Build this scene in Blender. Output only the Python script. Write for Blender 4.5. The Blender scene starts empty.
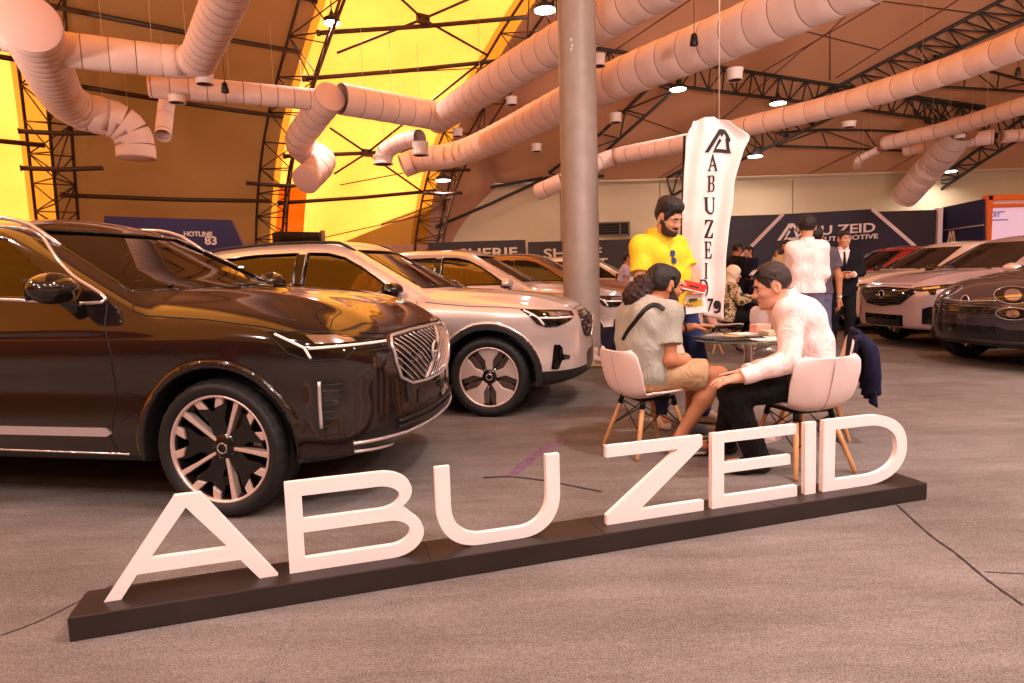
import bpy, bmesh, math, random
import numpy as np
from mathutils import Vector, Matrix
from mathutils.geometry import delaunay_2d_cdt
random.seed(7)
RNG = np.random.default_rng(11)
SC = bpy.context.scene
COL = SC.collection
PI = math.pi
H_CAM, FPX, PITCH, ROLL = 1.25, 651.9, 0.1017, 0.0295

# ------------------------------------------------------------------ camera
def cam_axes():
    cp, sp = math.cos(PITCH), math.sin(PITCH)
    fwd = np.array([0, cp, -sp]); up = np.array([0, sp, cp]); right = np.array([1., 0, 0])
    cr, sr = math.cos(ROLL), math.sin(ROLL)
    return cr * right - sr * up, sr * right + cr * up, fwd
AX_R, AX_U, AX_F = cam_axes()
def sight(px, py):
    return AX_F + (px - 512) / FPX * AX_R - (py - 341.5) / FPX * AX_U
def at(px, py, Y):                       # point at depth Y along a line of sight measured on the photo
    v = sight(px, py); return np.array([0, 0, H_CAM]) + v * (Y / v[1])
def ground(px, py, z=0.0):
    v = sight(px, py); return np.array([0, 0, H_CAM]) + v * ((z - H_CAM) / v[2])
cam = bpy.data.cameras.new('camera'); cam.lens = FPX * 36 / 1024; cam.sensor_width = 36
cam.clip_end = 300; cam.clip_start = 0.05
camo = bpy.data.objects.new('camera', cam); COL.objects.link(camo)
M = Matrix.Identity(4)
for i in range(3):
    M[i][0], M[i][1], M[i][2] = AX_R[i], AX_U[i], -AX_F[i]
M[0][3], M[1][3], M[2][3] = 0, 0, H_CAM
camo.matrix_world = M
SC.camera = camo
SC.view_settings.view_transform = 'Standard'; SC.view_settings.look = 'None'
SC.view_settings.gamma = 1; SC.view_settings.use_curve_mapping = False

# ------------------------------------------------------------------ materials
def lin(c):
    return tuple(((v / 255) / 12.92 if v / 255 <= 0.04045 else ((v / 255 + 0.055) / 1.055) ** 2.4) for v in c) + (1,)
MATS = {}
def mat(name, rgb, rough=0.5, metal=0.0, coat=0.0, spec=0.5, noise=0, namt=0.15, bump=0, bscale=200, emit=None, estr=0, alpha=None, trans=0, sheen=0, ior=1.45, coat_rough=0.03, nscale2=None):
    if name in MATS: return MATS[name]
    m = bpy.data.materials.new(name); m.use_nodes = True; nt = m.node_tree
    b = nt.nodes['Principled BSDF']; I = b.inputs
    I['Base Color'].default_value = lin(rgb); I['Roughness'].default_value = rough; I['Metallic'].default_value = metal
    I['Coat Weight'].default_value = coat; I['Coat Roughness'].default_value = coat_rough; I['Specular IOR Level'].default_value = spec
    I['IOR'].default_value = ior; I['Transmission Weight'].default_value = trans
    if sheen: I['Sheen Weight'].default_value = sheen
    if emit: I['Emission Color'].default_value = lin(emit); I['Emission Strength'].default_value = estr
    if alpha is not None: I['Alpha'].default_value = alpha
    if noise or bump:
        tc = nt.nodes.new('ShaderNodeTexCoord')
    if noise:
        n = nt.nodes.new('ShaderNodeTexNoise'); n.inputs['Scale'].default_value = noise; n.inputs['Detail'].default_value = 5
        nt.links.new(tc.outputs['Object'], n.inputs['Vector'])
        mx = nt.nodes.new('ShaderNodeMix'); mx.data_type = 'RGBA'; mx.blend_type = 'MULTIPLY'
        mx.inputs[0].default_value = 1.0
        mx.inputs[6].default_value = lin(rgb)
        mr = nt.nodes.new('ShaderNodeMapRange'); mr.inputs[1].default_value = .3; mr.inputs[2].default_value = .7
        mr.inputs[3].default_value = 1 - namt; mr.inputs[4].default_value = 1 + namt
        nt.links.new(n.outputs['Fac'], mr.inputs[0]); nt.links.new(mr.outputs[0], mx.inputs[7]); nt.links.new(mx.outputs[2], I['Base Color'])
    if bump:
        n2 = nt.nodes.new('ShaderNodeTexNoise'); n2.inputs['Scale'].default_value = bscale; n2.inputs['Detail'].default_value = 4
        bp = nt.nodes.new('ShaderNodeBump'); bp.inputs['Strength'].default_value = bump; bp.inputs['Distance'].default_value = .01
        nt.links.new(tc.outputs['Object'], n2.inputs['Vector']); nt.links.new(n2.outputs['Fac'], bp.inputs['Height']); nt.links.new(bp.outputs[0], I['Normal'])
    MATS[name] = m
    return m
def glass_mat(name, tint, opacity=0.6, rough=0.0):
    """thin pane: clear film that lets part of the light straight through, dark tint, mirror-like surface"""
    if name in MATS: return MATS[name]
    m = bpy.data.materials.new(name); m.use_nodes = True; nt = m.node_tree; nt.nodes.clear()
    o = nt.nodes.new('ShaderNodeOutputMaterial'); tr = nt.nodes.new('ShaderNodeBsdfTransparent'); gl = nt.nodes.new('ShaderNodeBsdfGlossy')
    tr.inputs[0].default_value = lin(tint); gl.inputs['Roughness'].default_value = rough
    gl.inputs[0].default_value = (1, 1, 1, 1)
    fr = nt.nodes.new('ShaderNodeFresnel'); fr.inputs[0].default_value = 1.0 + opacity
    mx = nt.nodes.new('ShaderNodeMixShader')
    nt.links.new(fr.outputs[0], mx.inputs[0]); nt.links.new(tr.outputs[0], mx.inputs[1]); nt.links.new(gl.outputs[0], mx.inputs[2]); nt.links.new(mx.outputs[0], o.inputs[0])
    MATS[name] = m
    return m

# ------------------------------------------------------------------ object helpers
def tag(o, label=None, cat=None, group=None, kind=None):
    if label: o['label'] = label
    if cat: o['category'] = cat
    if group: o['group'] = group
    if kind: o['kind'] = kind
    return o
def empty(name, loc=(0, 0, 0), rz=0, label=None, cat=None, group=None):
    o = bpy.data.objects.new(name, None); o.location = loc; o.rotation_euler = (0, 0, rz); o.empty_display_size = .1
    COL.objects.link(o); return tag(o, label, cat, group)
def mesh_obj(name, V, F, mats, parent=None, smooth=True, mi=None, normals=None):
    me = bpy.data.meshes.new(name)
    V = np.asarray(V, dtype=np.float64)
    if isinstance(F, np.ndarray):
        n = len(F); k = F.shape[1]
        me.vertices.add(len(V)); me.vertices.foreach_set('co', V.astype(np.float32).ravel())
        me.loops.add(n * k); me.loops.foreach_set('vertex_index', F.astype(np.int32).ravel())
        me.polygons.add(n); me.polygons.foreach_set('loop_start', np.arange(0, n * k, k, dtype=np.int32))
        me.update(calc_edges=True)
    else:
        me.from_pydata([tuple(v) for v in V], [], [tuple(f) for f in F]); me.update()
    if not isinstance(mats, (list, tuple)): mats = [mats]
    for m in mats: me.materials.append(m)
    if mi is not None: me.polygons.foreach_set('material_index', np.asarray(mi, dtype=np.int32))
    me.polygons.foreach_set('use_smooth', np.full(len(me.polygons), bool(smooth)))
    if normals is not None: me.normals_split_custom_set_from_vertices([tuple(x) for x in normals])
    me.validate()
    o = bpy.data.objects.new(name, me); COL.objects.link(o)
    if parent is not None: o.parent = parent
    return o
class MB:
    """collects simple solids into ONE mesh"""
    def __init__(s): s.v = []; s.f = []
    def add(s, v, f):
        b = len(s.v); s.v += [tuple(map(float, p)) for p in v]; s.f += [tuple(b + i for i in q) for q in f]; return s
    def box(s, c, size, rz=0, R=None):
        x, y, z = [d / 2 for d in size]
        P = np.array([(-x, -y, -z), (x, -y, -z), (x, y, -z), (-x, y, -z), (-x, -y, z), (x, -y, z), (x, y, z), (-x, y, z)])
        if rz:
            c_, s_ = math.cos(rz), math.sin(rz); P = P @ np.array([[c_, s_, 0], [-s_, c_, 0], [0, 0, 1]])
        if R is not None: P = P @ np.asarray(R).T
        return s.add(P + np.asarray(c), [(0, 3, 2, 1), (4, 5, 6, 7), (0, 1, 5, 4), (1, 2, 6, 5), (2, 3, 7, 6), (3, 0, 4, 7)])
    def tube(s, pts, r, n=10, cap=True, closed=False):
        pts = [np.asarray(p, float) for p in pts]; m = len(pts)
        rr = r if isinstance(r, (list, tuple, np.ndarray)) else [r] * m
        V = []; prev = None
        for i, p in enumerate(pts):
            if closed: t = pts[(i + 1) % m] - pts[i - 1]
            else: t = pts[min(i + 1, m - 1)] - pts[max(i - 1, 0)]
            t = t / (np.linalg.norm(t) + 1e-12)
            if prev is None:
                a = np.array([0, 0, 1.]) if abs(t[2]) < .9 else np.array([1., 0, 0])
                u = np.cross(a, t)
            else: u = prev - t * (prev @ t)
            u = u / (np.linalg.norm(u) + 1e-12); w = np.cross(t, u); prev = u
            for k in range(n):
                g = 2 * PI * k / n; V.append(p + rr[i] * (math.cos(g) * u + math.sin(g) * w))
        F = []
        for i in range(m if closed else m - 1):
            for k in range(n):
                j = (i + 1) % m
                F.append((i * n + k, i * n + (k + 1) % n, j * n + (k + 1) % n, j * n + k))
        if cap and not closed:
            F.append(tuple(range(n - 1, -1, -1))); F.append(tuple((m - 1) * n + k for k in range(n)))
        return s.add(V, F)
    def lathe(s, prof, n=32, axis='z', c=(0, 0, 0), closed=False, cap=True):
        """prof: (radius, height) pairs"""
        V = []; F = []; m = len(prof)
        for (r, h) in prof:
            for k in range(n):
                g = 2 * PI * k / n; a, b = r * math.cos(g), r * math.sin(g)
                p = {'z': (a, b, h), 'y': (a, h, -b) if True else 0, 'x': (h, a, b)}[axis]
                V.append(np.add(p, c))
        for i in range(m if closed else m - 1):
            j = (i + 1) % m
            for k in range(n): F.append((i * n + k, i * n + (k + 1) % n, j * n + (k + 1) % n, j * n + k))
        if not closed and cap:
            if prof[0][0] > 1e-6: F.append(tuple(range(n - 1, -1, -1)))
            if prof[-1][0] > 1e-6: F.append(tuple((m - 1) * n + k for k in range(n)))
        return s.add(V, F)
    def prism(s, poly, o, u, v, w, t):
        """polygon (2D, ccw) in plane o + a*u + b*v, thickness t along w, convex or not (ngon caps)"""
        o, u, v, w = map(lambda q: np.asarray(q, float), (o, u, v, w)); n = len(poly)
        A = [o + a * u + b * v for a, b in poly]; B = [p + w * t for p in A]
        return s.add(A + B, [tuple(range(n - 1, -1, -1)), tuple(range(n, 2 * n))] + [(i, (i + 1) % n, n + (i + 1) % n, n + i) for i in range(n)])
    def build(s, name, m, parent=None, smooth=False, bevel=0, seg=2, auto=None):
        o = mesh_obj(name, s.v, s.f, m, parent, smooth)
        bm = bmesh.new(); bm.from_mesh(o.data); bmesh.ops.recalc_face_normals(bm, faces=bm.faces); bm.to_mesh(o.data); bm.free()
        if bevel:
            b = o.modifiers.new('edge', 'BEVEL'); b.width = bevel; b.segments = seg; b.limit_method = 'ANGLE'; b.angle_limit = .6
        if auto is not None:
            bm = bmesh.new(); bm.from_mesh(o.data)
            for f in bm.faces: f.smooth = True
            for e in bm.edges:
                if len(e.link_faces) == 2 and e.calc_face_angle(0) > auto: e.smooth = False
            bm.to_mesh(o.data); bm.free()
        return o
def copy_tree(o, parent=None):
    c = o.copy(); COL.objects.link(c)
    if parent is not None: c.parent = parent
    for ch in list(o.children): copy_tree(ch, c)
    return c
def spline(pts, n=8, closed=False):
    """Catmull-Rom through points"""
    P = [np.asarray(p, float) for p in pts]; m = len(P); out = []
    rng = range(m) if closed else range(m - 1)
    for i in rng:
        p0 = P[i - 1] if (closed or i > 0) else 2 * P[0] - P[1]
        p1, p2 = P[i], P[(i + 1) % m]
        p3 = P[(i + 2) % m] if (closed or i + 2 < m) else 2 * p2 - p1
        for k in range(n):
            t = k / n
            out.append(.5 * (2 * p1 + (p2 - p0) * t + (2 * p0 - 5 * p1 + 4 * p2 - p3) * t * t + (3 * p1 - p0 - 3 * p2 + p3) * t ** 3))
    if not closed: out.append(P[-1])
    return out

# ------------------------------------------------------------------ implicit surfaces
def smin(a, b, k):
    h = np.maximum(k - np.abs(a - b), 0) / k
    return np.minimum(a, b) - h * h * k * .25
def smax(a, b, k): return -smin(-a, -b, k)
def smins(L, k):
    r = L[0]
    for q in L[1:]: r = smin(r, q, k)
    return r
def grad(f, P, e=2e-3):
    g = np.empty_like(P)
    for i in range(3):
        d = np.zeros(3); d[i] = e
        A, B = P + d, P - d
        g[:, i] = (f(A[:, 0], A[:, 1], A[:, 2]) - f(B[:, 0], B[:, 1], B[:, 2])) / (2 * e)
    return g
def march(f, lo, hi, h, coarse=4, slack=1.6, proj=2):
    """surface nets on the zero set of f, evaluated only near the surface; returns V, F, N"""
    lo = np.asarray(lo, float); hi = np.asarray(hi, float)
    nc = np.ceil((hi - lo) / (h * coarse)).astype(int) + 1
    ax = [lo[i] + h * coarse * np.arange(nc[i] + 1) for i in range(3)]
    X, Y, Z = np.meshgrid(*ax, indexing='ij')
    vc = f(X.ravel(), Y.ravel(), Z.ravel()).reshape(X.shape)
    near = np.abs(vc) < h * coarse * slack
    for a in range(3):
        s = [slice(None)] * 3; t = [slice(None)] * 3; s[a] = slice(1, None); t[a] = slice(None, -1)
        ch = (vc[tuple(s)] < 0) != (vc[tuple(t)] < 0)
        near[tuple(s)] |= ch; near[tuple(t)] |= ch
    cell = near[:-1, :-1, :-1].copy()
    for dx in (0, 1):
        for dy in (0, 1):
            for dz in (0, 1):
                cell |= near[dx:dx + cell.shape[0], dy:dy + cell.shape[1], dz:dz + cell.shape[2]]
    vf = np.repeat(np.repeat(np.repeat(vc[:-1, :-1, :-1], coarse, 0), coarse, 1), coarse, 2)
    fm = np.repeat(np.repeat(np.repeat(cell, coarse, 0), coarse, 1), coarse, 2)
    idx = np.argwhere(fm); P = lo + h * idx
    vals = np.concatenate([f(Q[:, 0], Q[:, 1], Q[:, 2]) for Q in np.array_split(P, max(1, len(P) // 400000))])
    vf[fm] = vals
    ins = vf < 0
    mixed = np.zeros(np.array(vf.shape) - 1, bool); c0 = ins[:-1, :-1, :-1]
    n0 = np.array(mixed.shape)
    for dx in (0, 1):
        for dy in (0, 1):
            for dz in (0, 1):
                mixed |= ins[dx:dx + n0[0], dy:dy + n0[1], dz:dz + n0[2]] != c0
    ids = -np.ones(mixed.shape, np.int64); ci = np.argwhere(mixed); ids[mixed] = np.arange(len(ci))
    acc = np.zeros((len(ci), 3)); cnt = np.zeros(len(ci))
    corners = np.array([(a, b, c) for a in (0, 1) for b in (0, 1) for c in (0, 1)])
    cv = [vf[ci[:, 0] + c[0], ci[:, 1] + c[1], ci[:, 2] + c[2]] for c in corners]
    for i in range(8):
        for j in range(i + 1, 8):
            if np.abs(corners[i] - corners[j]).sum() != 1: continue
            a, b = cv[i], cv[j]; m = (a < 0) != (b < 0)
            t = np.where(m, a / np.where(m, a - b, 1), 0)
            p = corners[i] + t[:, None] * (corners[j] - corners[i])
            acc += np.where(m[:, None], p, 0); cnt += m
    V = lo + h * (ci + acc / np.maximum(cnt, 1)[:, None])
    F = []
    for a in range(3):
        b, c = (a + 1) % 3, (a + 2) % 3
        s = [slice(None)] * 3; t = [slice(None)] * 3; s[a] = slice(1, None); t[a] = slice(None, -1)
        A, B = ins[tuple(t)], ins[tuple(s)]
        e = np.argwhere(A != B); e = e[(e[:, b] > 0) & (e[:, c] > 0) & (e[:, b] < mixed.shape[b]) & (e[:, c] < mixed.shape[c]) & (e[:, a] < mixed.shape[a])]
        inside = A[e[:, 0], e[:, 1], e[:, 2]]
        q = []
        for db, dc in ((-1, -1), (0, -1), (0, 0), (-1, 0)):
            k = e.copy(); k[:, b] += db; k[:, c] += dc; q.append(ids[k[:, 0], k[:, 1], k[:, 2]])
        q = np.stack(q, 1); q[~inside] = q[~inside][:, ::-1]; F.append(q[(q >= 0).all(1)])
    F = np.concatenate(F)
    V0 = V.copy()
    for _ in range(proj):
        g = grad(f, V, h * .2); d = f(V[:, 0], V[:, 1], V[:, 2]); g2 = (g * g).sum(1)
        st = -(d / np.maximum(g2, .05))[:, None] * g
        L = np.linalg.norm(st, axis=1, keepdims=True); st *= np.minimum(1, .6 * h / np.maximum(L, 1e-9)); V = V + st
    N = grad(f, V, h * .3); N /= np.linalg.norm(N, axis=1, keepdims=True) + 1e-9
    return V, F, N
def sdf_obj(name, f, lo, hi, h, m, parent=None, mi=None, coarse=4, slack=1.6):
    V, F, N = march(f, lo, hi, h, coarse, slack)
    return mesh_obj(name, V, F, m, parent, True, None if mi is None else mi(V, F), N)
def ell(x, y, z, c, r):
    k = np.sqrt(((x - c[0]) / r[0]) ** 2 + ((y - c[1]) / r[1]) ** 2 + ((z - c[2]) / r[2]) ** 2)
    return (k - 1) * min(r)
def cone(x, y, z, a, b, ra, rb):
    """round cone between a and b"""
    a = np.asarray(a, float); b = np.asarray(b, float); d = b - a; L2 = d @ d + 1e-12
    px, py, pz = x - a[0], y - a[1], z - a[2]
    t = np.clip((px * d[0] + py * d[1] + pz * d[2]) / L2, 0, 1)
    return np.sqrt((px - t * d[0]) ** 2 + (py - t * d[1]) ** 2 + (pz - t * d[2]) ** 2) - (ra + (rb - ra) * t)
def poly_sdf(px, py, poly):
    """signed distance to a 2D polygon (negative inside)"""
    P = np.asarray(poly, float); n = len(P)
    d = np.full(px.shape, 1e9); s = np.ones(px.shape)
    for i in range(n):
        a = P[i]; b = P[i - 1]; e = b - a
        wx, wy = px - a[0], py - a[1]
        t = np.clip((wx * e[0] + wy * e[1]) / (e @ e + 1e-12), 0, 1)
        d = np.minimum(d, (wx - e[0] * t) ** 2 + (wy - e[1] * t) ** 2)
        c1 = py >= a[1]; c2 = py < b[1]; c3 = e[0] * wy > e[1] * wx
        fl = (c1 & c2 & c3) | (~c1 & ~c2 & ~c3)
        s = np.where(fl, -s, s)
    return s * np.sqrt(d)
def pchip(pts):
    P = np.asarray(sorted(pts), float); x, y = P[:, 0], P[:, 1]; h = np.diff(x); dl = np.diff(y) / h
    m = np.zeros(len(x)); m[0], m[-1] = dl[0], dl[-1]
    for i in range(1, len(x) - 1):
        if dl[i - 1] * dl[i] > 0:
            w1, w2 = 2 * h[i] + h[i - 1], h[i] + 2 * h[i - 1]; m[i] = (w1 + w2) / (w1 / dl[i - 1] + w2 / dl[i])
    xs = np.linspace(x[0], x[-1], 400); i = np.clip(np.searchsorted(x, xs, side='right') - 1, 0, len(x) - 2)
    t = (xs - x[i]) / h[i]
    ys = (2 * t**3 - 3 * t**2 + 1) * y[i] + (t**3 - 2 * t**2 + t) * h[i] * m[i] + (-2 * t**3 + 3 * t**2) * y[i + 1] + (t**3 - t**2) * h[i] * m[i + 1]
    return lambda q: np.interp(q, xs, ys)
# projection of flat outlines onto an implicit surface
class Frame:
    def __init__(s, o, u, v, d, reach=2.5): s.o, s.u, s.v, s.d = (np.asarray(q, float) for q in (o, u, v, d)); s.reach = reach
    def hit(s, f, uv):
        uv = np.asarray(uv, float); A = s.o + uv[:, :1] * s.u + uv[:, 1:2] * s.v
        n = 160; ts = np.linspace(0, s.reach, n); T = np.full(len(A), np.nan); pv = None
        for i, t in enumerate(ts):
            Q = A + t * s.d; v = f(Q[:, 0], Q[:, 1], Q[:, 2])
            if pv is not None:
                new = np.isnan(T) & (v < 0) & (pv >= 0); T[new] = t
            pv = v
        bad = np.isnan(T); lo = T - s.reach / (n - 1); hi = T.copy(); lo[bad] = 0; hi[bad] = 0
        for _ in range(22):
            mid = (lo + hi) / 2; Q = A + mid[:, None] * s.d; v = f(Q[:, 0], Q[:, 1], Q[:, 2]); lo = np.where(v > 0, mid, lo); hi = np.where(v > 0, hi, mid)
        Q = A + hi[:, None] * s.d
        if bad.any() and not bad.all():
            k = np.array([np.argmin(((uv[~bad] - uv[i]) ** 2).sum(1)) for i in np.where(bad)[0]]); Q[bad] = Q[~bad][k]
        return Q
def cdt(poly, step):
    P = np.asarray(poly, float); B = []
    for i in range(len(P)):
        a, b = P[i], P[(i + 1) % len(P)]; n = max(1, int(np.linalg.norm(b - a) / step))
        B += [a + (b - a) * k / n for k in range(n)]
    B = np.array(B); lo, hi = B.min(0), B.max(0)
    gx, gy = np.meshgrid(np.arange(lo[0], hi[0], step), np.arange(lo[1], hi[1], step)); G = np.stack([gx.ravel(), gy.ravel()], 1)
    if len(G):
        ins = poly_sdf(G[:, 0], G[:, 1], P) < -.35 * step; G = G[ins]
    allp = np.concatenate([B, G]) if len(G) else B; nb = len(B)
    v, e, f, *_ = delaunay_2d_cdt([Vector(p) for p in allp], [(i, (i + 1) % nb) for i in range(nb)], [], 1, 1e-6)
    v = np.array([tuple(p) for p in v]); F = [tuple(q) for q in f]
    ctr = np.array([v[list(q)].mean(0) for q in F]); keep = poly_sdf(ctr[:, 0], ctr[:, 1], P) < 0
    return v, [q for q, k in zip(F, keep) if k]
def panel(name, f, frame, poly, m, parent=None, off=.003, thick=.008, step=.04, smooth=True):
    """solid sheet lying on the surface f, cut to an outline"""
    uv, F = cdt(poly, step); Q = frame.hit(f, uv); N = grad(f, Q); N /= np.linalg.norm(N, axis=1, keepdims=True) + 1e-9
    top = Q + N * off; bot = Q + N * (off - thick); n = len(Q)
    cnt = {}
    for q in F:
        for i in range(len(q)): cnt[(q[i], q[(i + 1) % len(q)])] = 1
    rim = [(a, b) for (a, b) in cnt if (b, a) not in cnt]
    c0 = Q[list(F[0])]; fl = np.cross(c0[1] - c0[0], c0[2] - c0[0]) @ N[F[0][0]] < 0
    FF = [q[::-1] if fl else q for q in F] + [tuple(n + i for i in (q if fl else q[::-1])) for q in F] 
    # rim vertices doubled so that the sheet keeps a crisp edge
    V = list(top) + list(bot)
    for a, b in rim:
        k = len(V); V += [top[a], top[b], bot[b], bot[a]]; FF.append((k + 3, k + 2, k + 1, k) if not fl else (k, k + 1, k + 2, k + 3))
    return mesh_obj(name, V, FF, m, parent, smooth)
def seam(name, f, frame, pts, m, parent=None, r=.004, off=0.0, n=6, closed=False, step=.03, mb=None):
    P = np.asarray(pts, float); B = []
    for i in range(len(P) if closed else len(P) - 1):
        a, b = P[i], P[(i + 1) % len(P)]; k = max(1, int(np.linalg.norm(b - a) / step)); B += [a + (b - a) * j / k for j in range(k)]
    if not closed: B.append(P[-1])
    Q = frame.hit(f, np.array(B)); N = grad(f, Q); N /= np.linalg.norm(N, axis=1, keepdims=True) + 1e-9
    b = mb or MB(); b.tube(list(Q + N * off), r, n, closed=closed)
    return None if mb else b.build(name, m, parent, True)
# ================================================================== SETTING
V_D = np.array([math.sin(math.radians(55.4)), math.cos(math.radians(55.4)), 0])     # along the tent's side wall
V_N = np.array([math.cos(math.radians(55.4)), -math.sin(math.radians(55.4)), 0])    # inwards
V_B = np.array([-10.2, 15.0, 0]) * 1.025
BAY = 5.05
Q_OF_Z = pchip([(-.1, -1.7), (0, -1.65), (2.5, -1.1), (4.2, -.25), (5.4, .85), (6.3, 2.2), (7.1, 3.6), (7.9, 5.1), (9.0, 8.0), (10.2, 11.6), (11.4, 15.4), (12.2, 18.0)])
Z_TOP = 12.2
WALL_Y, WALL_Z, HIP = 22.6, 4.3, .72
def side_pt(s, z, inset=0.0):
    """point on the side wall / roof: s metres along it from the first arch, z metres up, inset along the local normal"""
    dq = float(Q_OF_Z(z + .05) - Q_OF_Z(z - .05)) / .1
    nrm = np.array([1.0, -dq]) / math.hypot(1, dq)           # (inward, up) normal
    return V_B + V_D * s + V_N * (float(Q_OF_Z(z)) + inset * nrm[0]) + np.array([0, 0, z + inset * nrm[1]])
def on_side(px, py, inset=.38):
    v = sight(px, py); o = np.array([0, 0, H_CAM]); prev = None
    for t in np.arange(4, 45, .05):
        p = o + v * t; z = min(max(p[2], 0), Z_TOP)
        g = (p - V_B) @ V_N - float(Q_OF_Z(z))
        if g < inset: return p
    return p
def hip_z(y): return WALL_Z + (WALL_Y - y) * HIP
def on_hip(px, py, drop=.15):
    v = sight(px, py); o = np.array([0, 0, H_CAM])
    # z = WALL_Z + (WALL_Y - y)*HIP - drop
    t = (WALL_Z + WALL_Y * HIP - drop - H_CAM) / (v[2] + HIP * v[1]); return o + v * t

m_carpet = bpy.data.materials.new('carpet'); m_carpet.use_nodes = True
def _carpet():
    nt = m_carpet.node_tree; b = nt.nodes['Principled BSDF']; b.inputs['Roughness'].default_value = 1; b.inputs['Specular IOR Level'].default_value = .1
    tc = nt.nodes.new('ShaderNodeTexCoord'); L = nt.links
    def noise(scale, det=6, vec=None, rough=.6):
        n = nt.nodes.new('ShaderNodeTexNoise'); n.inputs['Scale'].default_value = scale; n.inputs['Detail'].default_value = det; n.inputs['Roughness'].default_value = rough
        L.new(vec or tc.outputs['Object'], n.inputs['Vector']); return n.outputs['Fac']
    mp = nt.nodes.new('ShaderNodeMapping'); mp.inputs['Scale'].default_value = (1.2, 7, 1); mp.inputs['Rotation'].default_value = (0, 0, -.35); L.new(tc.outputs['Object'], mp.inputs[0])
    a = noise(150, 5, rough=.75); c = noise(1.1, 4); d = noise(.8, 6, mp.outputs[0], .7); e = noise(38, 3)
    def ramp(src, p0, p1, c0, c1):
        r = nt.nodes.new('ShaderNodeValToRGB'); r.color_ramp.elements[0].position = p0; r.color_ramp.elements[1].position = p1
        r.color_ramp.elements[0].color = c0; r.color_ramp.elements[1].color = c1; L.new(src, r.inputs[0]); return r.outputs[0]
    base = ramp(a, .36, .66, lin((88, 80, 77)), lin((156, 147, 143)))
    def mul(x, y, f):
        m = nt.nodes.new('ShaderNodeMix'); m.data_type = 'RGBA'; m.blend_type = 'MULTIPLY'; m.inputs[0].default_value = f; L.new(x, m.inputs[6]); L.new(y, m.inputs[7]); return m.outputs[2]
    g = (1, 1, 1, 1)
    r1 = mul(base, ramp(c, .35, .68, (.80, .77, .75, 1), (1.08, 1.08, 1.08, 1)), 1)
    r2 = mul(r1, ramp(d, .4, .62, (.84, .82, .80, 1), (1.08, 1.07, 1.06, 1)), 1)
    r3 = mul(r2, ramp(e, .4, .6, (.9, .9, .9, 1), (1.05, 1.05, 1.05, 1)), 1)
    L.new(r3, b.inputs['Base Color'])
    bp = nt.nodes.new('ShaderNodeBump'); bp.inputs['Strength'].default_value = .5; bp.inputs['Distance'].default_value = .004; L.new(a, bp.inputs['Height'])
    L.new(bp.outputs[0], b.inputs['Normal'])
_carpet()
def grid_sheet(name, P, mats, smooth=True, mi=None, kind='structure'):
    """P: array (a, b, 3)"""
    a, b = P.shape[:2]; idx = np.arange(a * b).reshape(a, b)
    F = np.stack([idx[:-1, :-1], idx[1:, :-1], idx[1:, 1:], idx[:-1, 1:]], -1).reshape(-1, 4)
    return tag(mesh_obj(name, P.reshape(-1, 3), F, mats, None, smooth, mi), kind=kind)
gx, gy = np.meshgrid(np.linspace(-34, 40, 75), np.linspace(-26, 44, 71), indexing='ij')
floor = grid_sheet('floor', np.stack([gx, gy, 0 * gx], -1), m_carpet)

def cloth_mat(name, rgb, trans_rgb, tw, bump=.25):
    """tent fabric: reflects and, lit from outside by the sun, glows through"""
    m = bpy.data.materials.new(name); m.use_nodes = True; nt = m.node_tree; nt.nodes.clear(); L = nt.links
    o = nt.nodes.new('ShaderNodeOutputMaterial'); d = nt.nodes.new('ShaderNodeBsdfDiffuse'); t = nt.nodes.new('ShaderNodeBsdfTranslucent')
    tc = nt.nodes.new('ShaderNodeTexCoord'); n = nt.nodes.new('ShaderNodeTexNoise'); n.inputs['Scale'].default_value = .5; n.inputs['Detail'].default_value = 5
    L.new(tc.outputs['Object'], n.inputs['Vector'])
    r = nt.nodes.new('ShaderNodeValToRGB'); r.color_ramp.elements[0].position = .3; r.color_ramp.elements[1].position = .7
    k = lin(rgb); r.color_ramp.elements[0].color = (k[0] * .85, k[1] * .83, k[2] * .8, 1); r.color_ramp.elements[1].color = k
    L.new(n.outputs['Fac'], r.inputs[0]); L.new(r.outputs[0], d.inputs[0])
    r2 = nt.nodes.new('ShaderNodeValToRGB'); r2.color_ramp.elements[0].position = .3; r2.color_ramp.elements[1].position = .7
    k = trans_rgb; r2.color_ramp.elements[0].color = (k[0] * .82, k[1] * .76, k[2] * .6, 1); r2.color_ramp.elements[1].color = (*k, 1)
    L.new(n.outputs['Fac'], r2.inputs[0]); L.new(r2.outputs[0], t.inputs[0])
    mx = nt.nodes.new('ShaderNodeMixShader'); mx.inputs[0].default_value = tw
    L.new(d.outputs[0], mx.inputs[1]); L.new(t.outputs[0], mx.inputs[2]); L.new(mx.outputs[0], o.inputs[0])
    n2 = nt.nodes.new('ShaderNodeTexNoise'); n2.inputs['Scale'].default_value = 1.2; n2.inputs['Detail'].default_value = 3
    bp = nt.nodes.new('ShaderNodeBump'); bp.inputs['Strength'].default_value = bump; bp.inputs['Distance'].default_value = .15
    L.new(tc.outputs['Object'], n2.inputs['Vector']); L.new(n2.outputs['Fac'], bp.inputs['Height']); L.new(bp.outputs[0], d.inputs['Normal'])
    return m
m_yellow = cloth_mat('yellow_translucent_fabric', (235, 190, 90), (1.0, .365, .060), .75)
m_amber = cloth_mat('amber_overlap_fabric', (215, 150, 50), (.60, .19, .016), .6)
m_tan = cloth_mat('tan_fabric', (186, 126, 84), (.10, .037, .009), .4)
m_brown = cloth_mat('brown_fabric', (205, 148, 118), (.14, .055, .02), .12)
m_liner = cloth_mat('pale_liner', (222, 200, 168), (.3, .2, .1), .05, .15)

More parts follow.
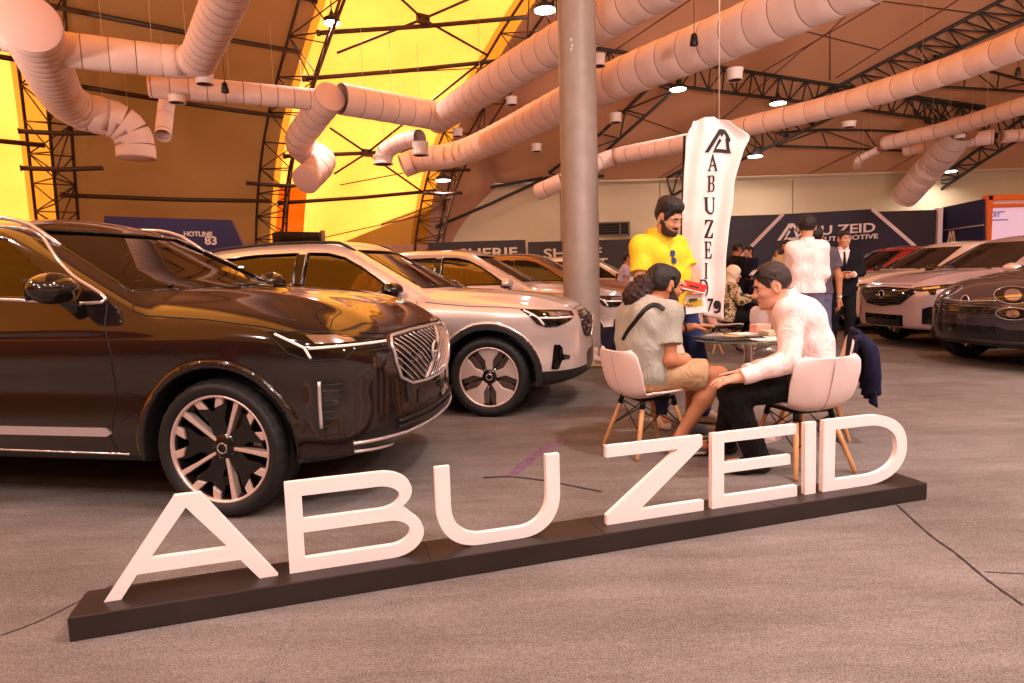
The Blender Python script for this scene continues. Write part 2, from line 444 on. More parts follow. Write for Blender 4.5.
def bay_sheet(name, s0, s1, z0, z1, m, ns=14, sag=.0):
    ss = np.linspace(s0, s1, ns); nz = max(3, int((z1 - z0) / .35)); zz = np.linspace(z0, z1, nz)
    P = np.array([[side_pt(s, z, sag * math.sin(PI * i / (ns - 1))) for z in zz] for i, s in enumerate(ss)])
    a, b = P.shape[:2]; idx = np.arange(a * b).reshape(a, b)
    F = np.stack([idx[:-1, :-1], idx[1:, :-1], idx[1:, 1:], idx[:-1, 1:]], -1).reshape(-1, 4)
    C = P.reshape(-1, 3)[F].mean(1); keep = (C[:, 2] < hip_z(C[:, 1]) + .25) & (C[:, 1] < WALL_Y + .3)
    if keep.sum() == 0: return None
    return tag(mesh_obj(name, P.reshape(-1, 3), F[keep], m), kind='structure')
ZL = 2.35
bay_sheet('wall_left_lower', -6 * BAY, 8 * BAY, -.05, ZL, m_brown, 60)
for k in range(-6, 8):
    s0, s1 = k * BAY, (k + 1) * BAY
    if k in (-1, 1):
        e = .55
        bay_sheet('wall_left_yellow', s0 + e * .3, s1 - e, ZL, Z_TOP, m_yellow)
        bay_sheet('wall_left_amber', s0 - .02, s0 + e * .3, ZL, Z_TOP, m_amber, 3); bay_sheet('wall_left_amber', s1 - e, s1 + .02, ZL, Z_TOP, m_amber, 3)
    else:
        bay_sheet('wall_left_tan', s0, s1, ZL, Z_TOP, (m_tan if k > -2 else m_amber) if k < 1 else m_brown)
# amber double layer hanging in the middle yellow bay, low down beside each arch
bay_sheet('wall_left_amber', BAY + .16, BAY + .95, ZL + .0, 3.9, m_amber, 4, 0)
# end wall: pale liner with the dark vent
xs = np.linspace(-9, 40, 50); zz = np.linspace(-.05, WALL_Z, 12)
P = np.array([[(x, WALL_Y + .05 * math.sin(x * 1.7) * (1 - z / WALL_Z), z) for z in zz] for x in xs])
grid_sheet('wall_back', P, m_liner)
# hipped end of the roof
X = np.linspace(-20, 40, 61); Yv = np.linspace(WALL_Y + .25, 11.6, 40)
P = np.array([[(x, y, hip_z(y)) for y in Yv] for x in X])
a, b = P.shape[:2]; idx = np.arange(a * b).reshape(a, b)
F = np.stack([idx[:-1, :-1], idx[1:, :-1], idx[1:, 1:], idx[:-1, 1:]], -1).reshape(-1, 4)
C = P.reshape(-1, 3)[F].mean(1); qc = (C - V_B) @ V_N; keep = qc > Q_OF_Z(np.minimum(C[:, 2], Z_TOP)) - .35
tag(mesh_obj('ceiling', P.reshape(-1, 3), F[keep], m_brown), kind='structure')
# roof on behind the camera, far slope and the walls nobody faces
def slab(name, pts, m): return tag(mesh_obj(name, pts, [tuple(range(len(pts)))], m, None, False), kind='structure')
ridge0 = V_B + V_D * (-6 * BAY) + V_N * 18.0 + np.array([0, 0, Z_TOP]); ridge1 = V_B + V_D * (2.0 * BAY) + V_N * 18.0 + np.array([0, 0, Z_TOP])
far0 = V_B + V_D * (-6 * BAY) + V_N * 36 + np.array([0, 0, 4.6]); far1 = V_B + V_D * (9 * BAY) + V_N * 36 + np.array([0, 0, 4.6])
slab('ceiling_far_slope', [ridge0, ridge1 + V_D * 14, far1, far0], cloth_mat('orange_lit_fabric', (200, 130, 80), (1.0, .40, .05), .4))
dn = lambda p: np.array([p[0], p[1], -.02])
slab('wall_front', [far0, far1, dn(far1), dn(far0)], m_brown)
e0 = V_B + V_D * (-6 * BAY) + V_N * -1.6; slab('wall_side', [np.array([*e0[:2], 0]), np.array([*e0[:2], Z_TOP]), ridge0, far0, dn(far0)], m_brown)

# ---- steelwork
m_steel = mat('dark_steel', (74, 52, 38), .55, .3); m_steel2 = mat('grey_steel', (58, 54, 52), .55, .3)
m_post = mat('galvanised_post', (158, 142, 132), .45, .15, noise=5, namt=.09, bump=.08, bscale=25)
def lattice_arch(s, label, z0=.0, z1=Z_TOP - .2, m=m_steel):
    root = empty('lattice_arch', side_pt(s, 0, .1), 0, label, 'truss', 'lattice arches carrying the tent'); o = np.array(root.location)
    zs = np.arange(z0 + .02, z1, .62); w = .42; dep = 1.15
    A = [side_pt(s - w, z, .08) - o for z in zs]; B = [side_pt(s + w, z, .08) - o for z in zs]; Cc = [side_pt(s, z, dep) - o for z in zs]
    if Cc[0][2] < 0: Cc[0][2] = 0.0
    ok = [i for i in range(len(zs)) if (A[i] + o)[2] < hip_z((A[i] + o)[1]) + .1]
    A, B, Cc = [[L[i] for i in ok] for L in (A, B, Cc)]
    for L in (A, B, Cc): MB().tube(L, .035, 7).build('chord', m, root, True)
    web = MB()
    for i in range(len(A) - 1):
        web.tube([A[i], Cc[i + 1]], .018, 5); web.tube([B[i + 1], Cc[i]] if i % 2 else [B[i], Cc[i + 1]], .018, 5)
        web.tube([A[i + 1], Cc[i + 1]], .016, 5); web.tube([B[i + 1], Cc[i + 1]], .016, 5)
        web.tube([A[i], B[i + 1]] if i % 2 else [B[i], A[i + 1]], .016, 5); web.tube([A[i + 1], B[i + 1]], .016, 5)
    tag(web.build('web_lacing', m, root, True), kind='stuff')
    return root
lattice_arch(0, 'brown lattice arch nearest the dark SUV, between yellow and tan tent panels')
lattice_arch(BAY, 'brown lattice arch at the yellow tent panel behind the white duct end cap')
lattice_arch(2 * BAY, 'brown lattice arch on the far edge of the yellow panel, beside the grey post')
# purlins: bars from arch to arch
def purlin(p, q, label, r=.055, m=m_steel, grp='purlins under the tent fabric', name='purlin'):
    p, q = np.asarray(p, float), np.asarray(q, float); c = p
    b = MB().tube([p - c, (p + q) / 2 - c + np.array([0, 0, -.03]), q - c], r, 8); b.tube([p - c + (q - p) * .001, p - c + (q - p) * .015], r * 1.35, 8)
    o = b.build(name, m, None, True); o.location = c; return tag(o, label, 'roof bar', grp)
for i, (za, zb) in enumerate([(3.55, 3.6), (5.75, 5.6), (6.75, 6.7), (7.45, 7.4)]):
    purlin(side_pt(.1, za, .2), side_pt(BAY - .1, zb, .2), ['lowest', 'second lowest', 'third', 'highest visible'][i] + ' dark bar across the tan tent panel between two arches')
for i, (za, zb) in enumerate([(3.55, 4.1), (4.75, 5.3), (6.3, 7.1), (7.0, 7.8)]):
    purlin(side_pt(BAY + .1, za, .2), side_pt(2 * BAY - .1, zb, .2), ['lowest', 'second lowest', 'third', 'highest visible'][i] + ' dark bar across the yellow tent panel by the grey post')
for i, z in enumerate([2.9, 4.6, 6.0]):
    purlin(side_pt(-BAY, z + .2, .2), side_pt(-.1, z, .2), ['low', 'middle', 'high'][i] + ' dark bar across the yellow tent panel above the dark SUV')
for i, (p, q) in enumerate([((18, 131), (100, 133)), ((20, 168), (103, 168))]):
    a_, b_ = at(*p, 13.6), at(*q, 14.6); purlin(a_, b_, ['upper', 'lower'][i] + ' short cross bar on the lattice arch over the dark SUV', .05, grp='short bars on the arches')
for i, (p, q, y) in enumerate([((246, 183), (314, 186), 17.0), ((424, 169), (470, 170), 19.6), ((424, 193), (462, 193), 19.6)]):
    purlin(at(*p, y), at(*q, y + .6), ['short cross bar low on the arch beside the yellow panel', 'upper short bar on the arch beside the grey post', 'lower short bar on the arch beside the grey post'][i], .05, grp='short bars on the arches')
def cable(pts, label, r=.02):
    P = [np.asarray(p, float) for p in pts]; c = P[0].copy()
    o = MB().tube([p - c for p in P], r, 6).build('brace_cable', m_steel, None, True); o.location = c; return tag(o, label, 'cable', 'bracing cables on the yellow panel')
node = on_side(423, 19)
for (px, lab) in [((398, -4), 'up to the near arch'), ((476, -4), 'up to the grey post'), ((337, 53), 'down to the near arch'), ((487, 55), 'down to the grey post')]:
    cable([node, on_side(*px)], 'brace cable from the top node of the yellow panel, ' + lab, .03)
node2 = on_side(367, 153)
for (px, lab) in [((334, 174), 'down to the near arch'), ((424, 193), 'down to the grey post'), ((486, 58), 'rising to the grey post'), ((330, 128), 'rising to the near arch')]:
    cable([node2, on_side(*px)], 'brace cable from the low node of the yellow panel, ' + lab, .03)
tag(MB().box((0, 0, 0), (.3, .12, .2), rz=.6).build('cable_node', m_steel), 'dark plate where brace cables cross near the top of the yellow panel', 'plate', 'cable plates').location = node
o = bpy.data.objects.new('cable_node', bpy.data.objects['cable_node'].data); COL.objects.link(o); o.location = node2; tag(o, 'dark plate where brace cables cross low on the yellow panel', 'plate', 'cable plates')
for i, (a_, b_) in enumerate([((312, 77), (478, 68)), ((340, 185), (430, 168)), ((322, 238), (424, 215))]):
    cable([on_side(*a_, .04), on_side(*b_, .04)], ['upper', 'middle', 'lower'][i] + ' fabric weld line across the yellow panel', .018)

# roof trusses under the hipped end: two chords and lacing between points read off the roof plane
def roof_truss(top, bot, label, n=14, post=False, r=.05, m=m_steel2):
    T = [on_hip(*p) for p in top]; Bt = [on_hip(*p, .55) for p in bot]
    c = T[0].copy(); root = empty('roof_truss', c, 0, label, 'truss', 'dark trusses under the hipped roof')
    def res(P, n):
        L = np.cumsum([0] + [np.linalg.norm(P[i + 1] - P[i]) for i in range(len(P) - 1)]); t = np.linspace(0, L[-1], n)
        A = np.array(P); return np.stack([np.interp(t, L, A[:, k]) for k in range(3)], 1) - c
    A, B = res(T, n), res(Bt, n)
    MB().tube(A, r, 7).build('chord', m, root, True); MB().tube(B, r, 7).build('chord', m, root, True)
    w = MB()
    for i in range(n):
        w.tube([A[i], B[i]], r * .5, 5)
        if i < n - 1: w.tube([A[i], B[i + 1]] if i % 2 else [B[i], A[i + 1]], r * .5, 5)
    tag(w.build('web_lacing', m, root, True), kind='stuff'); return root
roof_truss([(728, 145), (839, 86), (1012, -5)], [(739, 161), (833, 117), (934, 60), (1050, 8)], 'dark rafter truss climbing from behind the hanging banner to the roof', 22, r=.05)
roof_truss([(667, 178), (728, 145)], [(672, 196), (739, 161)], 'dark rafter end partly hidden by the hanging banner', 6, r=.05)
roof_truss([(549, 173), (597, 137), (653, 84)], [(575, 180), (607, 150), (673, 91)], 'short rafter truss beside the grey post', 5)
roof_truss([(594, 48), (730, 69), (839, 86), (985, 107)], [(596, 74), (653, 83), (794, 101), (976, 125)], 'long level truss crossing the roof behind the large orange duct', 30)
roof_truss([(904, 97), (1030, 118)], [(926, 122), (1030, 140)], 'level truss ending by the yellowish ducts', 8)
roof_truss([(922, 190), (976, 151), (1035, 110)], [(940, 190), (985, 160), (1035, 130)], 'far rafter truss behind the white duct with an end cap', 10)
roof_truss([(776, 133), (833, 129), (907, 132)], [(776, 146), (840, 148), (928, 152)], 'light level truss under the large duct, near the end wall', 4, r=.04)
roof_truss([(934, 56), (1030, 82)], [(930, 86), (1030, 92)], 'light level truss above the yellowish ducts', 4, r=.04)
for i, (p, q) in enumerate([((436, 227), (546, 178)), ((546, 178), (604, 176)), ((452, 192), (543, 178))]):
    purlin(on_hip(*p, .1) if i != 0 else at(*p, WALL_Y - .6), on_hip(*q, .1) if i else at(*q, WALL_Y - .6), ['dark hip bar where tent side meets the pale end wall', 'short dark bar along the top of the pale end wall', 'bar from the far arch to the roof corner'][i], .05, m_steel2, grp='bars at the hipped end')
# weld seams of the ceiling fabric
sm = mat('seam_brown', (104, 66, 50), .9)
for i, pts in enumerate([[(722, 119), (800, 52), (830, 31), (862, 0)], [(759, 74), (880, 3)], [(836, 78), (958, 0)], [(830, 31), (830, 80)], [(858, -2), (980, 14)], [(780, 25), (880, 50)], [(618, 110), (700, 140)], [(470, 165), (540, 118)], [(640, 190), (720, 140)], [(600, 60), (690, 0)], [(880, 175), (960, 130)], [(800, 178), (860, 150)]]):
    P = [on_hip(*p, .01) for p in pts]; b = MB().tube(P, .018, 5); tag(b.build('ceiling_seam', sm, None, True), kind='structure')
for i, x in enumerate([594, 793, 660, 560]):
    p0 = at(x, 180, WALL_Y - .03); tag(MB().tube([p0, np.array([p0[0], p0[1], 1.5])], .015, 5).build('wall_seam', mat('liner_seam', (150, 125, 100), .9), None, True), kind='structure')
tag(MB().tube([(-5, WALL_Y - .1, WALL_Z), (38, WALL_Y - .1, WALL_Z)], .05, 6).build('trim_1', m_liner, None, True), kind='structure')
# grey round post
pp = np.array([(579.5 - 512) / FPX * 8.1 + .03, 8.0, 0])
def round_post():
    root = empty('round_post', pp, 0, 'thick grey round steel post standing behind the silver SUVs', 'post')
    MB().lathe([(.3, 0), (.3, .02), (.24, .03)], 40).build('base_plate', m_post, root, True, auto=.5)
    MB().lathe([(.222, .02), (.222, 3.2), (.222, 9.6)], 48).build('shaft', m_post, root, True, auto=.8)
    # worn white stencil dots
    b = MB()
    for (px, py) in [(571, 39), (572, 45), (571, 49)]:
        v = sight(px, py); q = np.array([0, 0, H_CAM]) + v * (7.78 / v[1]); d = q - pp; d[2] = 0; d = d / np.linalg.norm(d) * .223; q = np.array([*(d[:2]), q[2]]); b.box(q, (.03, .004, .035))
    b.build('stencil_marking', mat('stencil', (200, 185, 175), .8), root)
round_post()
# ---- ducts of coiled white fabric with dark ring seams
m_duct = mat('white_duct_fabric', (236, 200, 186), .7, noise=3, namt=.05); m_ring = mat('duct_ring', (130, 84, 62), .8)
m_cap = mat('duct_end_cap', (234, 190, 178), .75); m_spout = mat('duct_spout', (236, 214, 204), .5); m_hole = mat('spout_inside', (88, 52, 42), .8)
def duct_mesh(path, r, name, parent, rings=.42, n=36, cap0=True, cap1=True):
    P = np.array(path, float); L = np.cumsum([0] + list(np.linalg.norm(np.diff(P, axis=0), axis=1))); T = L[-1]
    ts = []; k = 0
    m = int(T / rings)
    for i in range(m + 1):
        t0 = i * rings
        for dt, rr, md in ((0, .985, 1), (.014, .985, 1), (.03, 1.0, 0), (rings * .5, 1.012, 0)):
            if t0 + dt < T: ts.append((t0 + dt, rr, md))
    ts.append((T, 1, 0))
    # smooth the path
    ctr = np.stack([np.interp([t[0] for t in ts], L, P[:, k]) for k in range(3)], 1)
    tang = np.gradient(ctr, axis=0); tang /= np.linalg.norm(tang, axis=1, keepdims=True) + 1e-9
    V = []; F = []; mi = []; u = None
    for i, (t, rr, md) in enumerate(ts):
        tg = tang[i]
        if u is None: u = np.cross([0, 0, 1.], tg)
        u = u - tg * (u @ tg); u /= np.linalg.norm(u); w = np.cross(tg, u)
        for g in range(n): V.append(ctr[i] + r * rr * (math.cos(2 * PI * g / n) * u + math.sin(2 * PI * g / n) * w))
    for i in range(len(ts) - 1):
        for g in range(n):
            F.append((i * n + g, i * n + (g + 1) % n, (i + 1) * n + (g + 1) % n, (i + 1) * n + g)); mi.append(1 if ts[i][2] and ts[i + 1][2] else 0)
    o = mesh_obj(name, V, F, [m_duct, m_ring], parent, True, mi)
    for i, c in ((0, cap0), (len(ts) - 1, cap1)):
        if c:
            s = -1 if i == 0 else 1; b = MB(); ring = V[i * n:(i + 1) * n]; cc = ctr[i]
            rim = [cc + (q - cc) * 1.02 for q in ring]; rim2 = [q + tang[i] * s * .03 for q in rim]; inn = [cc + (q - cc) * .9 + tang[i] * s * .05 for q in ring]
            b.add(rim + rim2 + inn + [cc + tang[i] * s * .055], [(g, (g + 1) % n, n + (g + 1) % n, n + g) for g in range(n)] + [(n + g, n + (g + 1) % n, 2 * n + (g + 1) % n, 2 * n + g) for g in range(n)] + [(2 * n + g, 2 * n + (g + 1) % n, 3 * n) for g in range(n)])
            b.build('end_cap', m_cap, parent, True, auto=.9)
    return o
def at_z(px, py, z):
    v = sight(px, py); return np.array([0, 0, H_CAM]) + v * ((z - H_CAM) / v[2])
def duct(label, path, r, spouts=(), cap0=False, cap1=False, rings=.42, smoothn=8):
    P = spline(path, smoothn) if len(path) > 2 else [np.asarray(path[0]) + (np.asarray(path[1]) - np.asarray(path[0])) * k / 12 for k in range(13)]
    c = np.asarray(P[0]).copy(); root = empty('air_duct', c, 0, label, 'air duct', 'white air ducts under the roof')
    duct_mesh([p - c for p in P], r, 'duct_body', root, rings, cap0=cap0, cap1=cap1)
    hang = MB()
    Pn = np.array(P)
    for k in range(1, 4):
        q = Pn[int(len(Pn) * k / 4)] - c; hang.tube([q + [0, 0, r * .9], q + [0, 0, r + 1.2]], .004, 4)
    tag(hang.build('hanger_wire', mat('wire', (196, 170, 150), .5), root), kind='stuff')
    for (pt, d, rr, ln) in spouts:
        p = np.asarray(pt) - c; d = np.asarray(d, float) / np.linalg.norm(d)
        a0 = p; b = MB(); k = 20
        w = np.cross(d, [0.3, 1, .2]); w /= np.linalg.norm(w); u = np.cross(w, d)
        prof = [(rr * 1.15, 0), (rr, ln * .5), (rr, ln * .8), (rr * 1.12, ln), (rr * .92, ln), (rr * .9, ln * .6)]
        V = [a0 + d * h + q * (math.cos(2 * PI * g / k) * u + math.sin(2 * PI * g / k) * w) for q, h in prof for g in range(k)]
        F = [(i * k + g, i * k + (g + 1) % k, (i + 1) * k + (g + 1) % k, (i + 1) * k + g) for i in range(len(prof) - 1) for g in range(k)] + [tuple(5 * k + g for g in range(k))]
        mi = [1 if f[0] >= 4 * k else 0 for f in F]
        mesh_obj('spout', V, F, [m_spout, m_hole], root, True, mi)
    return root
DN = (0, 0, -1)
def zs(pts, z): return [at_z(px, py, z) for px, py in pts]
def below(px, py, z, r, rr=.13, ln=.28): return (at_z(px, py, z) - np.array([0, 0, r * .9]), DN, rr * .85, ln * .6)
duct('long orange-lit white duct crossing behind the grey post to the yellow panel', zs([(1000, -84), (860, -22), (727, 36), (594, 90), (470, 150), (420, 160)], 4.6) + [at_z(403, 166, 4.45)], .34, [below(735, 44, 4.6, .4), below(615, 94, 4.6, .4), below(536, 128, 4.6, .4)])
zB = 5.0
duct('white duct passing in front of the roof above and left of the grey post', zs([(960, -190), (720, -50), (600, 20), (520, 66), (470, 98), (438, 120)], zB), .32, [below(598, 36, zB, .32, .12, .3), below(511, 82, zB, .32, .12, .25), below(457, 116, zB, .32, .13, .3)])
zO = 5.0
capO = at_z(330, 97, zO)
duct('horizontal white duct joining the round end cap and the elbow left of the post', [capO + (at_z(442, 117, zO) - capO) * t for t in (0.08, .35, .7, 1)], .32, [])
duct('short white duct whose round end cap faces the camera above the silver SUV', [capO, at_z(313, 119, 4.75), at_z(299, 141, 4.45), at_z(308, 153, 4.28), at_z(321, 158, 4.15), at_z(320, 166, 3.9), at_z(306, 180, 3.5)], .31, [], cap0=True, cap1=True, rings=.3)
duct('thin white duct running from the open tee to the round end cap', [at_z(151, 86, zO), at_z(230, 92, zO), at_z(318, 100, zO)], .215, [below(176, 86, zO, .2, .17, .22)], cap0=True, rings=.32)
duct('slim white drop pipe under the open tee', [at_z(168, 96, zO), at_z(166, 108, zO - .25), at_z(163, 136, zO - .9)], .15, [], rings=.5)
def bend_down(p, q, r, tail):
    e = unit2(q - p); out = [q + e * r * math.sin(t) - np.array([0, 0, 1.]) * r * (1 - math.cos(t)) for t in (0, .4, .8, 1.2, PI / 2)]; return out + [out[-1] - np.array([0, 0, tail])]
def unit2(v): return np.array([v[0], v[1], 0]) / math.hypot(v[0], v[1])
capP = at_z(30, 24, 4.8)
duct('big white elbow duct with a large round end cap at the upper left', [capP, at_z(44, 60, 4.8), at_z(62, 96, 4.8), at_z(82, 111, 4.75), at_z(98, 115, 4.7)] + bend_down(at_z(82, 111, 4.75), at_z(104, 117, 4.68), .52, .22), .37, [], cap0=True, cap1=True, rings=.26)
duct('white cross duct from the big end cap to the riser', [at_z(52, 48, 4.8), at_z(120, 56, 4.8), at_z(180, 62, 4.8), at_z(199, 58, 4.8)], .25, [], rings=.36)
duct('white riser duct leaving the picture at the top beside the cross duct', [at_z(198, 60, 4.8), at_z(208, 38, 4.85), at_z(222, 6, 4.9), at_z(236, -30, 4.95), at_z(270, -120, 5.0)], .27, [below(203, 62, 4.8, .2, .15, .28)], rings=.26)
duct('white stub duct behind the large round end cap at the picture edge', [at_z(-150, 10, 4.85), at_z(-18, 34, 4.85), at_z(16, 38, 4.85)], .2, [], rings=.3)
duct('small orange-lit duct with an open spout on the yellow panel', [at_z(420, 138, 4.5), at_z(402, 142, 4.5), at_z(386, 151, 4.35), at_z(383, 158, 4.2)], .2, [(at_z(383, 157, 4.2), DN, .22, .18), (at_z(420, 138, 4.5) - np.array([0, 0, .1]), DN, .17, .3)], rings=.3)
zA = 4.6
duct('longest white duct reaching from the upper right edge to behind the hanging banner', zs([(1500, -150), (1060, 28), (950, 70), (840, 104), (740, 128), (690, 142), (622, 155)], zA) + [at_z(598, 163, zA - .2), at_z(570, 178, zA - .7), at_z(538, 192, zA - 1.0)], .235, [below(849, 112, zA, .235, .16, .2)], rings=.5)
duct('yellowish slim duct with a round end cap, upper right', [at_z(886, 143, 4.7), at_z(950, 128, 4.7), at_z(1040, 101, 4.7), at_z(1300, 30, 4.7)], .20, [below(960, 128, 4.7, .2, .14, .15)], cap0=True, rings=.4)
duct('tiny branch pipe below the yellowish duct end cap', [at_z(880, 149, 4.6), at_z(868, 155, 4.5), at_z(859, 160, 4.4), at_z(857, 166, 4.3)], .11, [], rings=.3)
duct('white duct behind the yellowish one, with its own end cap', [at_z(992, 137, 4.8), at_z(950, 142, 4.8), at_z(905, 149, 4.8)], .21, [], cap0=True, rings=.4)
duct('pale duct continuing past the white end cap to the picture edge', [at_z(1000, 137, 4.9), at_z(1040, 134, 4.9), at_z(1300, 118, 4.9)], .18, [], rings=.4)
duct('grey drop duct slanting down the pale end wall', [at(962, 128, WALL_Y - 4.2), at(944, 152, WALL_Y - 3.2), at(930, 168, WALL_Y - 2.2), at(905, 196, WALL_Y - .9)], .42, [], rings=.5)
# ---- hanging black pendants on cords
m_black = mat('black_plastic', (18, 16, 16), .45)
def pendant(px, py, z, top, label, r=.06):
    p = at_z(px, py, z); root = empty('pendant_sensor', p, 0, label, 'pendant', 'black pendants on long cords')
    MB().lathe([(.0, -r * 1.2), (r * .9, -r * 1.2), (r, -r), (r * .72, r * 1.1), (r * .3, r * 1.5), (.0, r * 1.5)], 16).build('housing', m_black, root, True, auto=.7)
    MB().tube([(0, 0, r * 1.4), (0, 0, top)], .005, 5).build('cord', m_black, root, True)
pendant(694, 40, 4.4, 4, 'black pendant hanging in front of the long orange-lit duct')
pendant(225, 88, 4.3, 4, 'black pendant hanging in front of the thin duct, upper left')
pendant(1018, 72, 5.0, 4, 'black pendant at the right edge below the longest duct')
# ---- floodlights
m_lamp = mat('lamp_lens', (255, 245, 230), .3, emit=(255, 244, 226), estr=14)
LAMPS = []
def flood(px, py, p, label, size=.34, power=220):
    v = np.array(p); root = empty('flood_lamp', v, 0, label, 'lamp', 'floodlights under the roof')
    MB().lathe([(size * .55, .02), (size * .5, .12), (size * .2, .18), (size * .05, .3)], 20).build('housing', m_steel2, root, True, auto=.6)
    MB().lathe([(0, .0), (size * .5, .0), (size * .54, .03), (0, .03)], 24).build('lens', m_lamp, root, False)
    MB().tube([(0, 0, .28), (0, 0, .9)], .015, 6).build('bracket', m_steel2, root, True)
    l = bpy.data.lights.new('flood_beam', 'AREA'); l.shape = 'DISK'; l.size = size; l.energy = power; l.color = (1, .88, .87); l.spread = math.radians(150)
    lo = bpy.data.objects.new('flood_beam', l); COL.objects.link(lo); lo.parent = root; lo.location = (0, 0, -.03)
    return root
# ================================================================== SIGN in the foreground
S_A = np.array([math.cos(.2967), math.sin(.2967), 0]); S_B = np.array([-S_A[1], S_A[0], 0])
S_O = np.array([-1.562, 2.1426, 0]) * (1.25 / 1.22)
S_L, S_D, S_H = 3.8537 * 1.0246, .215, .0883 * 1.0246
m_plinth = mat('black_brown_laminate', (44, 34, 31), .42, noise=4, namt=.25)
m_letter = mat('white_letter_paint', (250, 232, 228), .55); 
sign_root = empty('letter_plinth', S_O, .2967, 'long low black-brown plinth on the carpet under the white letters', 'plinth')
def _plinth():
    b = MB()
    b.box((S_L / 2, S_D / 2, S_H / 2), (S_L, S_D, S_H)); b.build('plinth_body', m_plinth, sign_root, bevel=.004)
    c = MB()
    for x in (1.3, 2.08, 3.0): c.box((x, S_D / 2, S_H), (.004, S_D * .99, .002))
    c.build('joint_line', mat('joint_black', (20, 15, 14), .6), sign_root)
_plinth()
def on_sign(px, py, yb):
    """photo point -> (along, up) on the upright plane yb metres behind the plinth's front face"""
    v = sight(px, py); o = np.array([0, 0, H_CAM]); o2 = S_O + S_B * yb
    t = ((o2 - o) @ S_B) / (v @ S_B); p = o + v * t - S_O; return np.array([p @ S_A, p[2]])
LET_Y, LET_T = .085, .028
def letter(name, outer, holes, label):
    """outline in sign coordinates (along, up); real thickness"""
    c0 = min(p[0] for p in outer); loops = [outer] + holes
    allp = []; edges = []
    for lp in loops:
        k = len(allp); allp += lp; edges += [(k + i, k + (i + 1) % len(lp)) for i in range(len(lp))]
    v, e, f, *_ = delaunay_2d_cdt([Vector(p) for p in allp], edges, [], 0, 1e-6)
    v = np.array([tuple(p) for p in v]); F = []
    for q in f:
        c = v[list(q)].mean(0)
        if poly_sdf(np.array([c[0]]), np.array([c[1]]), outer)[0] < 0 and all(poly_sdf(np.array([c[0]]), np.array([c[1]]), h)[0] > 0 for h in holes): F.append(tuple(q))
    n = len(v); z0 = S_H
    V = [(p[0] - c0, 0, p[1] - z0) for p in v] + [(p[0] - c0, LET_T, p[1] - z0) for p in v]
    cnt = {}
    for q in F:
        for i in range(len(q)): cnt[(q[i], q[(i + 1) % len(q)])] = 1
    rim = [(a, b) for (a, b) in cnt if (b, a) not in cnt]
    FF = [q for q in F] + [tuple(n + i for i in q[::-1]) for q in F] + [(b, a, n + a, n + b) for a, b in rim]
    o = mesh_obj(name, V, FF, m_letter, None, False)
    bm = bmesh.new(); bm.from_mesh(o.data); bmesh.ops.recalc_face_normals(bm, faces=bm.faces); bm.to_mesh(o.data); bm.free()
    o.location = S_O + S_A * c0 + S_B * LET_Y + np.array([0, 0, z0]); o.rotation_euler = (0, 0, .2967)
    return tag(o, label, 'sign letter', 'white standing letters on the plinth')
def _letters():
    b, t = S_H + .0005, .462
    def arc(cx, cz, rx, rz, a0, a1, n=14, p=2.0):
        out = []
        for i in range(n + 1):
            g = math.radians(a0 + (a1 - a0) * i / n); c, s = math.cos(g), math.sin(g)
            out.append((cx + rx * math.copysign(abs(c) ** (2 / p), c), cz + rz * math.copysign(abs(s) ** (2 / p), s)))
        return out
    letter('letter_a', [(.092, b), (.150, b), (.209, .178), (.568, .178), (.632, b), (.700, b), (.442, t), (.352, t)], [[(.391, .412), (.256, .232), (.530, .232)]], 'white letter A standing on the plinth, first of the row')
    up = arc(1.115, .373, .130, t - .373, 90, -48); lo = arc(1.155, .190, .132, .190 - b, 48, -90, 14)
    zi = .19
    out = [(.745, b)] + lo[::-1] + up[::-1] + [(.745, t)]
    h1 = [(.808, .403)] + [(.808, .306)] + arc(1.105, .3545, .088, .0485, -90, 90)
    h2 = [(.806, .252)] + [(.806, .146)] + arc(1.145, .199, .085, .053, -90, 90)
    letter('letter_b', out, [h1, h2], 'white letter B standing on the plinth between the A and the U')
    o = [(1.343, t - .008), (1.343, .29)] + arc(1.535, .29, .192, .29 - b, 180, 270, 16, 2.3) + arc(1.712, .29, .192, .29 - b, 270, 360, 16, 2.3) + [(1.904, t - .008), (1.84, t - .008), (1.84, .29)] + arc(1.700, .29, .14, .148, 360, 270, 14, 2.3) + arc(1.547, .29, .14, .148, 270, 180, 14, 2.3) + [(1.407, .29), (1.407, t - .008)]
    letter('letter_u', o, [], 'white letter U standing on the plinth before the bare carpet')
    letter('letter_z', [(2.131, b), (2.643, b), (2.643, .141), (2.298, .141), (2.636, .412), (2.636, t), (2.133, t), (2.133, .409), (2.505, .409), (2.131, .136)], [], 'white letter Z standing on the plinth before the chair legs')
    letter('letter_e', [(2.689, b), (3.188, b), (3.188, .146), (2.757, .146), (2.757, .262), (3.144, .262), (3.144, .311), (2.757, .311), (2.757, .414), (3.178, .414), (3.178, t + .001), (2.689, t + .001)], [], 'white letter E standing on the plinth before the dark trouser leg')
    letter('letter_i', [(3.237, b), (3.303, b), (3.299, t + .002), (3.232, t + .002)], [], 'white letter I, the single upright bar on the plinth')
    zc = (b + t) / 2 + .002; R = (t + .004 - b) / 2
    o = [(3.347, b)] + arc(3.625, zc, .272, R, -90, 90, 30, 2.25) + [(3.347, t + .004)]
    h = [(3.422, b + .056), ] + arc(3.62, zc, .210, R - .054, -90, 90, 26, 2.25) + [(3.422, t - .05)]
    letter('letter_d', o, [h], 'white letter D standing last on the plinth')
_letters()
